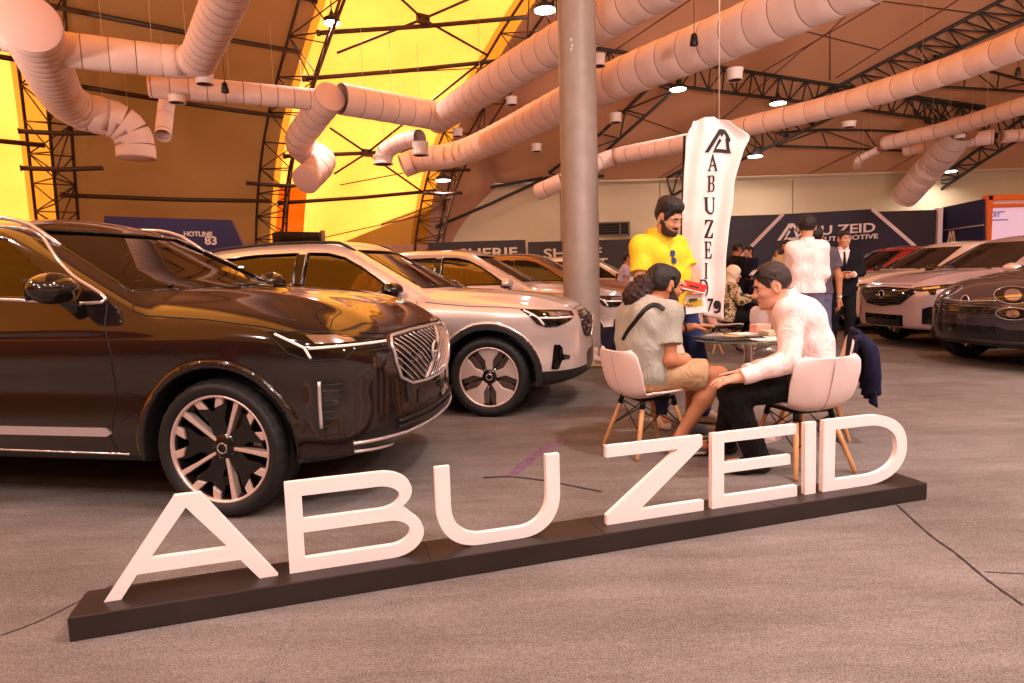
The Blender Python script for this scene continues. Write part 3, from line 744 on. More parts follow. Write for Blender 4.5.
# ================================================================== CARS
def paint(name, rgb, metal=.55, rough=.32, coat=1.0, flake=True):
    m = mat(name, rgb, rough, metal, coat, .5); return m
m_tyre = mat('tyre_rubber', (26, 24, 24), .62, noise=40, namt=.2, bump=.15, bscale=60)
m_chrome = mat('chrome', (222, 212, 214), .2, .72)
m_gloss = mat('gloss_black', (10, 10, 11), .07, 0, .6)
m_clad = mat('black_cladding', (30, 27, 26), .5)
m_cabin = mat('cabin_trim', (40, 33, 30), .8)
m_seat = mat('seat_leather', (82, 66, 56), .55)
m_rimk = mat('rim_black', (16, 15, 16), .18, .2, .5)
m_rims = mat('rim_silver', (240, 214, 204), .3, .55)
m_rimg = mat('rim_grey', (120, 104, 100), .3, .8)
m_disc = mat('brake_disc', (120, 112, 108), .35, .9)
m_drl = mat('lamp_light_guide', (252, 236, 226), .25, emit=(255, 236, 220), estr=.12)
m_lampin = mat('lamp_reflector', (190, 180, 180), .12, .9)
m_wglass = glass_mat('dark_window_glass', (44, 38, 36), .7)
m_mglass = glass_mat('side_window_glass', (205, 182, 162), .95)
m_sglass = glass_mat('windscreen_glass', (165, 150, 135), .62)
m_opq = mat('tinted_window', (14, 11, 10), .03, 0, 0, .8)
m_seam = mat('seam_black', (8, 7, 7), .6)
m_red = mat('red_lamp', (150, 12, 10), .1, 0, .5)

def wheel(parent, x, y, z, r, w, rim_r, style, face, m_face=None):
    """face -1: outer side towards -y"""
    root = empty('wheel', (x, y, z), 0 if face < 0 else PI); root.parent = parent
    hw = w / 2; tr = r - rim_r
    # tyre with ribbed shoulders and grooves
    prof = [(rim_r - .004, -hw * .78), (rim_r + tr * .15, -hw * .93), (rim_r + tr * .45, -hw * 1.0), (rim_r + tr * .72, -hw * .985), (r - .018, -hw * .90), (r - .006, -hw * .80), (r, -hw * .66), (r, -hw * .36), (r - .008, -hw * .34), (r - .008, -hw * .28), (r + .001, -hw * .26), (r + .001, hw * .26), (r - .008, hw * .28), (r - .008, hw * .34), (r, hw * .36), (r, hw * .66), (r - .006, hw * .8), (rim_r + tr * .72, hw * .985), (rim_r + tr * .4, hw), (rim_r - .004, hw * .78), (rim_r - .03, 0)]
    n = 96; V = []; F = []
    for i, (q, h) in enumerate(prof):
        for k in range(n):
            g = 2 * PI * k / n; rr = q - (.007 if (i in (4, 5, 6, 15, 16) and k % 3 == 0) else 0) ; V.append((rr * math.cos(g), h, -rr * math.sin(g)))
    m = len(prof)
    for i in range(m):
        j = (i + 1) % m
        for k in range(n): F.append((i * n + k, j * n + k, j * n + (k + 1) % n, i * n + (k + 1) % n))
    o = mesh_obj('tyre', V, F, m_tyre, root, True)
    b = MB(); yo = -hw * .80
    b.lathe([(rim_r + .006, yo - .004), (rim_r + .004, yo + .012), (rim_r - .015, yo + .02), (rim_r - .03, yo + .06), (rim_r - .045, 0), (rim_r - .02, hw * .8)], 64, 'y', cap=False); rb = b.build('rim_barrel', m_rimk, root, True, auto=.6)
    MB().lathe([(rim_r + .007, yo - .005), (rim_r + .002, yo - .012), (rim_r - .008, yo - .006), (rim_r - .010, yo + .01)], 64, 'y', cap=False).build('rim_lip', m_rims, root, True)
    MB().lathe([(.0, .02), (rim_r * .62, .02), (rim_r * .62, .045), (0, .045)], 40, 'y').build('brake_disc', m_disc, root, True, auto=.5)
    cb = MB(); cb.box((rim_r * .52, .02, rim_r * .2), (.06, .09, .2), R=Matrix.Rotation(-.3, 3, 'Y')); cb.build('brake_caliper', m_rimg, root, bevel=.01)
    yf = yo + .012
    def slab(poly, y0, y1, y0h, y1h, name, mt, ang):
        """poly in (radial, tangential); depth y from hub side (h) to rim"""
        c, s = math.cos(ang), math.sin(ang); V = []; nn = len(poly)
        for top in (0, 1):
            for (a, t) in poly:
                f = a / rim_r; ya = (y0h + (y0 - y0h) * f) if not top else (y1h + (y1 - y1h) * f)
                V.append((a * c - t * s, ya, -(a * s + t * c)))
        F = [tuple(range(nn)), tuple(range(2 * nn - 1, nn - 1, -1))] + [(i, nn + i, nn + (i + 1) % nn, (i + 1) % nn) for i in range(nn)]
        bm_ = MB().add(V, F); bm_.build(name, mt, root, False, bevel=.004)
    R = rim_r
    if style == 'blade':
        for k in range(5):
            a = math.radians(-66 + 72 * k); a2 = a + math.radians(36)
            slab([(R * .16, -.010), (R * .6, -.012), (R * .98, -.016), (R * .98, .016), (R * .6, .010), (R * .16, .008)], yf - .006, yf + .05, yf + .028, yf + .07, 'spoke', m_rims, a)
            slab([(R * .14, -.05), (R * .5, -.045), (R * .72, -.085), (R * .98, -.10), (R * .98, -.045), (R * .72, -.012), (R * .72, .012), (R * .98, .045), (R * .98, .10), (R * .72, .085), (R * .5, .045), (R * .14, .05)], yf + .008, yf + .05, yf + .035, yf + .08, 'spoke', m_rimk, a2)
            for sg in (-1, 1):
                q = [(R * .76, sg * .022), (R * .97, sg * .05), (R * .97, sg * .096), (R * .80, sg * .075)]
                slab(q if sg > 0 else q[::-1], yf - .006, yf + .012, yf + .02, yf + .04, 'spoke_tip', m_rims, a2)
    elif style == 'star':
        for k in range(5):
            a = math.radians(-90 + 72 * k)
            slab([(R * .18, -.028), (R * .55, -.034), (R * .80, -.085), (R * .99, -.115), (R * .99, .115), (R * .80, .085), (R * .55, .034), (R * .18, .028)], yf, yf + .06, yf + .03, yf + .08, 'spoke', m_rims, a)
            slab([(R * .3, -.05), (R * .6, -.11), (R * .98, -.16), (R * .98, .16), (R * .6, .11), (R * .3, .05)], yf + .02, yf + .07, yf + .05, yf + .09, 'spoke_web', m_rimg, a)
    else:
        for k in range(5):
            a = math.radians(90 + 72 * k)
            for sg in (-1, 1):
                q = [(R * .15, sg * .012), (R * .98, sg * .045), (R * .98, sg * .085), (R * .15, sg * .04)]
                slab(q if sg > 0 else q[::-1], yf, yf + .05, yf + .02, yf + .07, 'spoke', m_rims if style != 'dark' else m_rimk, a)
    yh = yf + .018
    MB().lathe([(0, yh - .012), (.028, yh - .012), (.034, yh - .004), (.07, yh + .006), (.085, yh + .02), (.085, yh + .08)], 30, 'y').build('hub_cap', m_rimk, root, True, auto=.6)
    MB().lathe([(.024, yh - .0135), (.030, yh - .0135), (.030, yh - .011), (.024, yh - .011)], 24, 'y', closed=True).build('hub_ring', m_chrome, root, True)
    nb = MB()
    for k in range(5):
        a = math.radians(90 + 12 + 72 * k); nb.lathe([(0, yh - .002), (.010, yh - .002), (.012, yh + .02)], 8, 'y', (.062 * math.cos(a), 0, -.062 * math.sin(a)))
    tag(nb.build('wheel_nut', m_rimk, root, True), kind='stuff')
    return root

class Car:
    def __init__(s, P):
        s.P = P; g = P.get
        s.W = pchip(P['plan']); s.SZ = pchip(P['sidez']); s.T = pchip(P['top']); s.Fz = pchip(P['front']); s.Rz = pchip(P['rear']); s.RF = pchip(P['roof']); s.Wg = pchip(P['gplan'])
        s.axles = (0.0, -P['wb'])
    def lower(s, x, y, z):
        P = s.P
        side = y - (s.W(x) - s.SZ(z))
        if 'crease' in P:                           # hollow below the shoulder line
            zc, d = P['crease']; side = side + d * np.exp(-((z - zc) / .09) ** 2) * np.clip((.35 - x) / .3, 0, 1) * np.clip((x + P['wb'] + .2) / .4, 0, 1)
        t = s.T(x); top = z - (t - P['crown'] * np.abs(y / .9) ** 2.6 + P.get('hoodrib', 0) * np.exp(-((y - .5) / .09) ** 2) * np.clip((x + .75) / .3, 0, 1))
        fr = x - (s.Fz(z) - P['fcurve'] * np.abs(y / .6) ** 2.2); rr = s.Rz(z) + .16 * np.abs(y / .8) ** 3 - x
        bot = P['zbot'] + .10 * np.clip((x - .35) / .5, 0, 1) * P.get('chin', 1) - z
        f = smax(side, top, P.get('kshoulder', .10)); f = smax(f, fr, .13); f = smax(f, rr, .16); f = smax(f, bot, .05)
        return f
    def upper(s, x, y, z, d=0.0, low=None):
        P = s.P; zb = P['zbelt']
        side = y - (s.Wg(x) - P['tumble'] * (z - zb)) * 1.0
        x0, x1, z1 = P['ws']; dx, dz = x0 - x1, z1 - zb; L = math.hypot(dx, dz); nx, nz = dz / L, dx / L
        ws = (x - (x0 - P['wscurve'] * (y / .7) ** 2)) * nx + (z - zb) * nz
        roof = z - (s.RF(x) - .055 * (y / .6) ** 2)
        r0, r1 = P['rw']; rw = -(x - (r0 + (r1 - r0) * (z - zb) / .5)) * .9 + .05 * (y / .7) ** 2
        f = smax(side / math.sqrt(1 + P['tumble'] ** 2) + d, roof + d, P.get('kroof', .13)); f = smax(f, ws + d, P.get('kws', .05)); f = smax(f, rw + d, .1); f = smax(f, (zb - .16 if low is None else low) - z, .02)
        return f
    def outer(s, x, y, z):
        y = np.abs(y)
        f = smin(s.lower(x, y, z), s.upper(x, y, z), .035)
        P = s.P
        for ax in s.axles:
            r = np.hypot(x - ax, z - P['wr']); ra = P['arch']
            lip = np.maximum(np.abs(r - ra - P['lipw'] * .5) - P['lipw'] * .5, np.maximum(y - (s.W(np.clip(x, -P['wb'] - .5, .60)) + P['lip'] - .35 * np.clip(x - .40, 0, 1)), .7 - y)); lip = np.maximum(lip, P['zbot'] + .02 - z)
            f = smin(f, lip, .02)
            arch = np.maximum(r - ra, .52 - y); f = smax(f, -arch, .012)
        return f
    def cavity(s, x, ya, z):
        c = np.maximum(s.upper(x, ya, z, .05, .5), .62 - z); c = np.maximum(c, x + .35); return np.maximum(c, np.where(z < s.P['zbelt'], s.lower(x, ya, np.minimum(z, s.P['zbelt'] - .25)) + .075, -1))
    def body(s, holes):
        P = s.P
        def f(x, y, z):
            v = s.outer(x, y, z); ya = np.abs(y)
            if holes:
                cav = s.cavity(x, ya, z)
                v = np.maximum(v, -cav)
                for poly in P['windows']: v = smax(v, -np.maximum(poly_sdf(x, z, poly), .40 - ya), .006)
                v = smax(v, -np.maximum(np.maximum(poly_sdf(y, z, s.wsp()), np.abs(x - (P['ws'][0] + P['ws'][1]) / 2) - .8), P['zbelt'] - .02 - z), .006)
            return v
        return f
    def wsp(s):
        a = s.P['wsq']; return [(-a[0], a[1]), (a[0], a[1]), (a[2], a[3]), (-a[2], a[3])]
    def frames(s):
        def side(sg): return Frame((0, sg * 2.0, 0), (1, 0, 0), (0, 0, 1), (0, -sg, 0))
        def yaw(deg, sg):                            # looking at the front corner: deg 0 = straight at the nose, 90 = at the side
            a = math.radians(deg); d = np.array([-math.cos(a), -sg * math.sin(a), 0]); u = np.array([-math.sin(a), sg * math.cos(a), 0]) * 1.0
            return Frame(-d * 3.2, u, (0, 0, 1), d, 3.4)
        return side, yaw
def car_root(name, x, y, phi, label):
    """phi: compass heading of the nose, degrees clockwise from straight ahead"""
    return empty(name, (x, y, 0), PI / 2 - math.radians(phi), label, 'car')
def car_body(C, root, m_paint, h, holes):
    P = C.P; f = C.body(holes); hw = max(p[1] for p in P['plan']) + .06
    xs = [p[0] for p in P['plan']]
    def mi(V, F):
        c = V[F].mean(1); x, y, z = c.T; ya = np.abs(y); out = np.zeros(len(c), int)
        cl = z < P['zclad']
        for ax in C.axles:
            r = np.hypot(x - ax, z - P['wr'])
            if P.get('cladlip', True): cl |= (r < P['arch'] + P['lipw'] * 1.05) & (ya > .7)
            cl |= (r < P['arch'] + .012)
        out[cl] = 1
        if holes:
            out[C.cavity(x, ya, z) < .010] = 2
        return out
    return sdf_obj('body', f, (min(xs) - .15, -hw, P['zbot'] - .06), (max(xs) + .1, hw, P['zroof'] + .06), h, [m_paint, m_clad, m_cabin], root, mi)
def mirror(root, x, y, z, sg, m_cap, sc=1.0):
    mr = empty('wing_mirror', (x, sg * y, z)); mr.parent = root
    def f(a, b, c):
        e = ell(a, b, c, (0, 0, 0), (.105 * sc, .135 * sc, .085 * sc)); return smax(e, -(a + .055 * sc), .02)
    def mi(V, F): return (V[F].mean(1)[:, 2] < -.035 * sc).astype(int)
    sdf_obj('cap', f, (-.2, -.2, -.15), (.2, .2, .15), .011, [m_cap, m_gloss], mr, mi)
    MB().add([(-.062 * sc, -.11 * sc, -.06 * sc), (-.062 * sc, .11 * sc, -.06 * sc), (-.062 * sc, .11 * sc, .055 * sc), (-.062 * sc, -.11 * sc, .055 * sc)], [(0, 1, 2, 3)]).build('mirror_glass', m_lampin, mr)
    MB().tube([(0.01, -sg * .05, -.05 * sc), (.02, -sg * .10, -.10 * sc), (.03, -sg * .17, -.17 * sc)], [.045 * sc, .035 * sc, .04 * sc], 10).build('stalk', m_gloss, mr, True)
def seats(root, P, dash=True):
    xs = P['seatx']; zb = P['zbelt']
    def seat(x, y, wide):
        st = empty('seat', (x, y, 0)); st.parent = root
        def f(a, b, c):
            hw = wide
            cush = np.maximum(np.maximum(np.abs(a) - .25, np.abs(b) - hw), np.abs(c - .62) - .07)
            bk = np.maximum(np.maximum(np.abs(a + .28 + (c - .66) * .28) - .06, np.abs(b) - hw + .12 * np.clip((c - .95) / .3, 0, 1)), np.abs(c - .95) - .33)
            hd = np.maximum(np.maximum(np.abs(a + .40) - .05, np.abs(b) - .12), np.abs(c - 1.36) - .09)
            return smins([cush - .02, bk - .02, hd - .03], .08)
        sdf_obj('seat_shell', f, (-.6, -wide - .1, .5), (.4, wide + .1, 1.5), .035, m_seat, st)
    seat(xs, -.37, .23); seat(xs, .37, .23); seat(xs - .95, 0, .6)
    if dash:
        def f(a, b, c): return np.maximum(np.maximum(np.abs(a + .62) - .22, np.abs(b) - .72), np.abs(c - (zb - .20)) - .12) - .03
        sdf_obj('dashboard', f, (-1., -.85, zb - .5), (-.3, .85, zb), .03, m_cabin, root)
        b = MB(); ring = [(-.98 + .06 * math.cos(2 * PI * k / 24) * .4, .37 + .18 * math.sin(2 * PI * k / 24), zb - .10 + .18 * math.cos(2 * PI * k / 24)) for k in range(24)]
        b.tube(ring, .015, 8, closed=True); b.tube([(-.95, .37, zb - .10), (-.75, .37, zb - .14)], .03, 8); b.box((-.97, .37, zb - .1), (.02, .34, .05)); b.build('steering_wheel', m_cabin, root, True)
        b = MB().box((P['ws'][1] + .08, 0, P['zroof'] - .20), (.03, .24, .07)); b.build('rear_view_mirror', m_gloss, root, bevel=.01)
def glazing(C, root, gl, ws, opaque=False):
    """panes set into (or, far off, onto) the openings"""
    P = C.P; side, yaw = C.frames()
    up = lambda x, y, z: smin(C.lower(x, np.abs(y), z), C.upper(x, np.abs(y), z), .035)
    off = -.012 if not opaque else .004
    def grow(poly, d):
        p = np.asarray(poly, float); c = p.mean(0); return [tuple(q + (q - c) / (np.linalg.norm(q - c) + 1e-9) * d) for q in p]
    for sg in (-1, 1):
        for poly in P['windows']: panel('window', up, side(sg), grow(poly, .012 if not opaque else 0), gl, root, off, .004, .06)
        if P.get('trim', True):
            for poly in ([P['trimpoly']] if 'trimpoly' in P else P['windows']): seam('window_trim', up, side(sg), [tuple(q) for q in spline([np.array(q) for q in poly], 5, True)] if 'trimpoly' in P else poly, m_chrome if P.get('chrome', True) else m_gloss, root, .010, .001, 8, True, .04)
    xa = min(q[0] for q in P['windows'][0]); xb = max(q[0] for q in P['windows'][1]); zl = P['windows'][1][0][1]; zt = max(q[1] for q in P['windows'][1])
    for sg in (-1, 1): panel('pillar_cover', up, side(sg), [(xb + .01, zl), (xa - .012, zl), (xa + .002, zt - .01), (xb - .004, zt - .01)][::-1], m_gloss, root, .003, .006, .06)
    fr = yaw(0, 1)
    fr = Frame((3.2, 0, 0), (0, 1, 0), (0, 0, 1), (-1, 0, 0), 5.2)
    w = C.wsp(); panel('windscreen', up, fr, grow(w, .012 if not opaque else 0), ws, root, off, .004, .07)
    # black ceramic band round the screen
    seam('windscreen_seal', up, fr, w, m_gloss, root, .012, -.004, 6, True, .05)
    b = MB()
    for y0, y1, zz in ((-.05, -.52, P['zbelt'] + .035), (.5, .02, P['zbelt'] + .03)):
        A = [(y0 + (y1 - y0) * t, zz + .02 + .03 * math.sin(t * 2.4)) for t in np.linspace(0, 1, 8)]; seam('wiper', up, fr, A, m_gloss, root, .008, .008, 6)
def wheels(C, root, style, style_r=None):
    P = C.P
    for ax in C.axles:
        for sg in (-1, 1): wheel(root, ax, sg * P['track'], P['wr'], P['wr'], P['tw'], P['rim'], style, sg)
FR = Frame((3.2, 0, 0), (0, 1, 0), (0, 0, 1), (-1, 0, 0), 3.6)
TOPF = Frame((0, 0, 3.0), (1, 0, 0), (0, 1, 0), (0, 0, -1), 3.0)
def light_bar(C, root, frame, pts, r, name='light_guide', m=None, off=.006):
    seam(name, C.outer, frame, pts, m or m_drl, root, r, off, 8, False, .02)
# ---- the dark brown SUV in the foreground
SUV = dict(wb=2.984, wr=.375, tw=.275, rim=.288, track=.815, arch=.437, lipw=.034, lip=.006, zbot=.285, zclad=.335, chin=.4, zbelt=1.165, zroof=1.76, cladlip=False,
    plan=[(-4.09, .62), (-4.0, .80), (-3.8, .885), (-3.4, .935), (-2.98, .955), (-1.5, .95), (-.5, .95), (0, .955), (.3, .945), (.5, .91), (.66, .85), (.79, .75), (.89, .58), (.97, .3)],
    sidez=[(.15, .13), (.24, .07), (.33, .02), (.45, .0), (.62, .008), (.80, .0), (.93, .004), (1.02, .03), (1.10, .07), (1.2, .14), (1.4, .3)],
    top=[(-4.2, 1.2), (-3.5, 1.24), (-.7, 1.25), (-.4, 1.24), (0, 1.215), (.35, 1.165), (.55, 1.11), (.7, 1.045), (.8, .985), (.88, .925), (1.0, .82)],
    crown=.135, hoodrib=.012, fcurve=.075, kshoulder=.085, crease=(.72, .012),
    front=[(.15, .72), (.25, .80), (.32, .875), (.40, .885), (.6, .888), (.75, .895), (.86, .89), (.93, .87), (1.0, .83), (1.1, .7)],
    rear=[(.2, -3.9), (.5, -4.06), (.8, -4.08), (1.1, -4.02), (1.3, -3.95), (1.6, -3.8), (1.8, -3.7)],
    gplan=[(-4.2, .70), (-3.6, .80), (-2.5, .865), (-1.5, .885), (-.9, .89), (-.4, .865), (.2, .8)], tumble=.31,
    ws=(-.34, -1.36, 1.655), wscurve=.13, rw=(-4.0, -3.72), kroof=.14,
    roof=[(-4.2, 1.54), (-3.8, 1.62), (-3.2, 1.69), (-2.5, 1.725), (-1.9, 1.725), (-1.5, 1.705), (-1.2, 1.66), (-.8, 1.56), (-.5, 1.45)],
    windows=[[(-.90, 1.205), (-1.05, 1.30), (-1.22, 1.42), (-1.40, 1.53), (-1.60, 1.585), (-1.86, 1.60), (-1.88, 1.225)], [(-1.96, 1.23), (-1.94, 1.60), (-2.4, 1.60), (-2.86, 1.575), (-2.9, 1.245)], [(-2.98, 1.25), (-2.94, 1.56), (-3.3, 1.51), (-3.6, 1.43), (-3.62, 1.30)]],
    trimpoly=[(-.68, 1.168), (-.90, 1.32), (-1.14, 1.48), (-1.34, 1.59), (-1.5, 1.622), (-1.9, 1.635), (-2.5, 1.63), (-3.0, 1.59), (-3.4, 1.52), (-3.66, 1.44), (-3.68, 1.28), (-2.9, 1.22), (-1.9, 1.205), (-1.38, 1.198)],
    wsq=(.75, 1.225, .61, 1.605), seatx=-1.75)
def build_suv(x, y, phi):
    C = Car(SUV); side, yaw = C.frames(); out = C.outer
    pt = paint('dark_brown_paint', (42, 31, 29), .5, .12)
    root = car_root('car', x, y, phi, 'dark brown metallic SUV with a slatted chrome grille, parked behind the letters A and B')
    car_body(C, root, pt, .0145, True)
    glazing(C, root, m_wglass, m_sglass); seats(root, SUV)
    wheels(C, root, 'blade')
    for sg in (-1, 1):
        mirror(root, -.83, 1.04, 1.25, sg, pt, .98)
        # roof rail
        rail = []
        for t in np.linspace(0, 1, 26):
            xx = -1.15 - 2.4 * t; zz = float(C.RF(xx)); yy = .65
            for q in np.linspace(zz + .1, zz - .4, 90):
                if float(C.upper(np.array([xx]), np.array([yy]), np.array([q]))[0]) < 0: break
            rail.append((xx, sg * yy, q + (.045 if 0 < t < 1 else .0) * min(1, min(t, 1 - t) * 12)))
        MB().tube(rail, .014, 10).build('roof_rail', m_chrome, root, True)
        S = side(sg)
        # door gaps, bonnet shut line, sill strip, handles
        seam('door_seam', out, S, [(-.65, 1.16), (-.645, 1.07), (-.595, .9), (-.60, .65), (-.64, .42), (-.62, .36)], m_seam, root, .004)
        seam('door_seam', out, S, [(-1.93, 1.14), (-1.93, .6), (-1.95, .36)], m_seam, root, .004)
        seam('door_seam', out, S, [(-2.86, 1.14), (-2.80, .98), (-2.62, .85), (-2.52, .7), (-2.5, .5)], m_seam, root, .004)
        seam('bonnet_seam', out, S, [(-.53, 1.17), (-.49, 1.115), (-.40, 1.088), (-.22, 1.075), (-.05, 1.063), (.29, 1.02), (.45, .985)], m_seam, root, .004)
        panel('sill_strip', out, S, [(-2.5, .44), (-.66, .44), (-.63, .455), (-.67, .487), (-2.5, .487)], m_chrome, root, .012, .016)
        seam('sill_edge', out, S, [(-2.5, .345), (-1.4, .345), (-.55, .338)], m_chrome, root, .006, .002)
        for hx in (-1.72, -2.62):
            panel('door_handle', out, S, [(hx - .11, .985), (hx + .11, .985), (hx + .12, 1.0), (hx + .11, 1.015), (hx - .11, 1.015)], pt, root, .035, .04, .03)
        # head lamp
        D = yaw(48, sg); L = SUV['lamp']
        panel('headlight', out, D, L, m_gloss, root, .004, .012, .025)
        hl = root.children[-1] if False else None
        light_bar(C, root, D, SUV['drl1'], .0075); light_bar(C, root, D, SUV['drl2'], .0072); light_bar(C, root, D, SUV['drl3'], .0072)
        panel('lamp_projector', out, D, SUV['proj'], m_lampin, root, .006, .004, .02)
        seam('headlight_edge', out, D, L, m_seam, root, .004, .004, 6, True, .02)
        # corner vent
        panel('corner_vent', out, D, SUV['vent'], m_gloss, root, .003, .01, .03)
        for k in range(7):
            z = SUV['vent'][0][1] - .03 - k * .036; a, b = SUV['vent'][0][0], SUV['vent'][1][0]
            w = 1.0 if k < 4 else max(.2, 1 - (k - 3) * .22)
            seam('vent_rib', out, D, [(a + (b - a) * .12, z), (a + (b - a) * (.12 + .8 * w), z + .004)], m_clad, root, .004, .005)
        seam('vent_strip', out, D, SUV['ventstrip'], m_chrome, root, .010, .008)
    # grille
    G = SUV['grille']; panel('grille', out, FR, G, m_gloss, root, .002, .02, .03); seam('grille_frame', out, FR, G, m_chrome, root, .010, .006, 8, True, .02)
    Gp = np.array(G); d0, d1 = np.array((-.20, .60)), np.array((.25, .95)); dd = (d1 - d0); dd /= np.linalg.norm(dd); nn = np.array((-dd[1], dd[0]))
    def clip(p, d, inside):
        ts = np.linspace(-.8, .8, 161); q = p + ts[:, None] * d; ok = (poly_sdf(q[:, 0], q[:, 1], Gp) < -.012) & inside(q)
        if ok.sum() < 3: return None
        k = np.where(ok)[0]; return q[k[0]], q[k[-1]]
    n_sl = 0
    e = np.array((.84, -.54)); en = np.array((.54, .84))
    for k in range(-14, 16):
        r = clip(d0 + (d1 - d0) * .5 + en * k * .036, e / np.linalg.norm(e), lambda q: (q - d0) @ nn > .012)
        if r: seam('grille_slat', out, FR, r, m_chrome, root, .0045, .007, 6)
        r = clip(d0 + (d1 - d0) * .5 - nn * k * .034, dd, lambda q: (q - d0) @ nn < -.005)
        if r: seam('grille_slat', out, FR, r, m_chrome, root, .0045, .007, 6)
    r = clip(d0, dd, lambda q: q[:, 0] < 9); seam('grille_diagonal', out, FR, r, m_chrome, root, .011, .010, 8)
    bx = float(FR.hit(out, [(0, .785)])[0][0])
    bd = empty('badge', (bx, 0, .785)); bd.parent = root
    b = MB(); ring = [(.022, .064 * math.sin(2 * PI * k / 32), .064 * math.cos(2 * PI * k / 32)) for k in range(32)]; b.tube(ring, .009, 8, closed=True); b.build('badge_ring', m_chrome, bd, True)
    MB().lathe([(.0, .018), (.058, .018), (.058, .0)], 32, 'x').build('badge_disc', m_gloss, bd, True, auto=.5)
    MB().tube([(.024, -.05, .0), (.024, .05, 0)], .009, 6).build('badge_bar', m_chrome, bd, True)
    # lower intake and lip
    panel('lower_intake', out, FR, SUV['intake'], m_gloss, root, .004, .02, .04)
    for z in (.41, .445): seam('intake_bar', out, FR, [(-.5, z), (0, z - .008), (.5, z)], m_clad, root, .009, .012, 6)
    for lip, rr, mm in ((SUV['lip1'], .010, m_chrome), (SUV['lip2'], .009, m_chrome)):
        seam('bumper_lip', out, FR, lip, mm, root, rr, .012, 8)
    seam('bonnet_edge', out, FR, [(-.66, .965), (-.5, .945), (-.2, .955), (0, .958), (.2, .955), (.5, .945), (.66, .965)], m_seam, root, .006, .0)
    panel('number_plate_mount', out, FR, [(-.26, .50), (.26, .50), (.26, .585), (-.26, .585)], pt, root, .006, .01)
    # rear
    RRF = Frame((-6, 0, 0), (0, 1, 0), (0, 0, 1), (1, 0, 0), 3)
    for sg in (-1, 1): panel('tail_light', out, RRF, [(sg * .55, .95), (sg * .8, .95), (sg * .78, 1.45), (sg * .70, 1.45), (sg * .70, 1.08), (sg * .55, 1.04)][::sg], m_red, root, .006, .012, .05)
    return root, C
# outlines in the slanted view of the front corner (u outward from the nose, v up) and in the straight front view (y, z)
SUV.update(lamp=[(.385, .995), (.218, .988), (.087, .975), (.022, .952), (-.24, .915), (-.218, .882), (-.025, .885), (.046, .84), (.208, .845), (.297, .885)][::-1], drl1=[(.205, .907), (.05, .908), (-.232, .904)], drl2=[(.345, .982), (.223, .911)], drl3=[(.223, .911), (.198, .855)], proj=[(.21, .972), (.17, .928), (-.04, .924), (-.02, .948), (.06, .965)],
    vent=[(.180, .742), (.046, .738), (.048, .638), (.150, .475), (.182, .463)], ventstrip=[(.166, .735), (.168, .49)],
    grille=[(-.47, .925), (-.2, .935), (.2, .935), (.47, .925), (.515, .88), (.505, .78), (.46, .69), (.33, .635), (.1, .62), (-.1, .62), (-.33, .635), (-.46, .69), (-.505, .78), (-.515, .88)],
    intake=[(-.79, .402), (-.42, .378), (0, .372), (.42, .378), (.79, .402), (.79, .43), (.42, .475), (0, .49), (-.42, .475), (-.79, .43)],
    lip1=[(-.80, .392), (-.42, .366), (0, .36), (.42, .366), (.80, .392)], lip2=[(-.79, .348), (-.42, .316), (0, .308), (.42, .316), (.79, .348)])
build_suv(-1.385, 4.295, 101.3)
# ---- the silver compact SUV beside it
COMPACT = dict(wb=2.702, wr=.358, tw=.24, rim=.262, track=.79, arch=.415, lipw=.06, lip=.015, zbot=.25, zclad=.40, chin=.6, zbelt=1.08, zroof=1.66, cladlip=True,
    plan=[(-3.62, .62), (-3.5, .80), (-3.3, .87), (-2.7, .915), (-1.5, .915), (-.5, .915), (0, .925), (.3, .905), (.5, .865), (.66, .80), (.78, .70), (.86, .55), (.93, .3)],
    sidez=[(.15, .12), (.24, .07), (.33, .03), (.45, .02), (.6, .03), (.75, .012), (.88, .0), (.98, .02), (1.06, .06), (1.15, .13), (1.4, .3)],
    top=[(-3.8, 1.1), (-3.2, 1.13), (-.75, 1.14), (-.45, 1.13), (0, 1.10), (.35, 1.06), (.55, 1.01), (.7, .96), (.8, .91), (.9, .84), (1.0, .78)],
    crown=.11, hoodrib=.012, fcurve=.10, kshoulder=.075, crease=(.66, .02),
    front=[(.15, .72), (.25, .79), (.32, .845), (.40, .86), (.6, .862), (.75, .865), (.86, .85), (.93, .82), (1.0, .77), (1.1, .66)],
    rear=[(.2, -3.45), (.5, -3.58), (.8, -3.6), (1.1, -3.55), (1.3, -3.45), (1.6, -3.25), (1.8, -3.15)],
    gplan=[(-3.7, .68), (-3.1, .78), (-2.4, .83), (-1.5, .85), (-.9, .835), (-.4, .77), (.2, .68)], tumble=.40,
    ws=(-.36, -1.28, 1.56), wscurve=.16, rw=(-3.52, -3.22), kroof=.15,
    roof=[(-3.8, 1.46), (-3.4, 1.54), (-2.8, 1.61), (-2.2, 1.645), (-1.8, 1.645), (-1.4, 1.615), (-1.1, 1.56), (-.7, 1.45), (-.4, 1.35)],
    windows=[[(-.86, 1.125), (-1.02, 1.24), (-1.2, 1.36), (-1.38, 1.455), (-1.56, 1.50), (-1.76, 1.51), (-1.78, 1.135)], [(-1.88, 1.135), (-1.86, 1.51), (-2.3, 1.505), (-2.64, 1.48), (-2.72, 1.15)], [(-2.80, 1.2), (-2.72, 1.47), (-2.95, 1.43), (-3.05, 1.36), (-3.0, 1.27)]],
    trim=True, chrome=False, wsq=(.66, 1.155, .53, 1.525), seatx=-1.65)
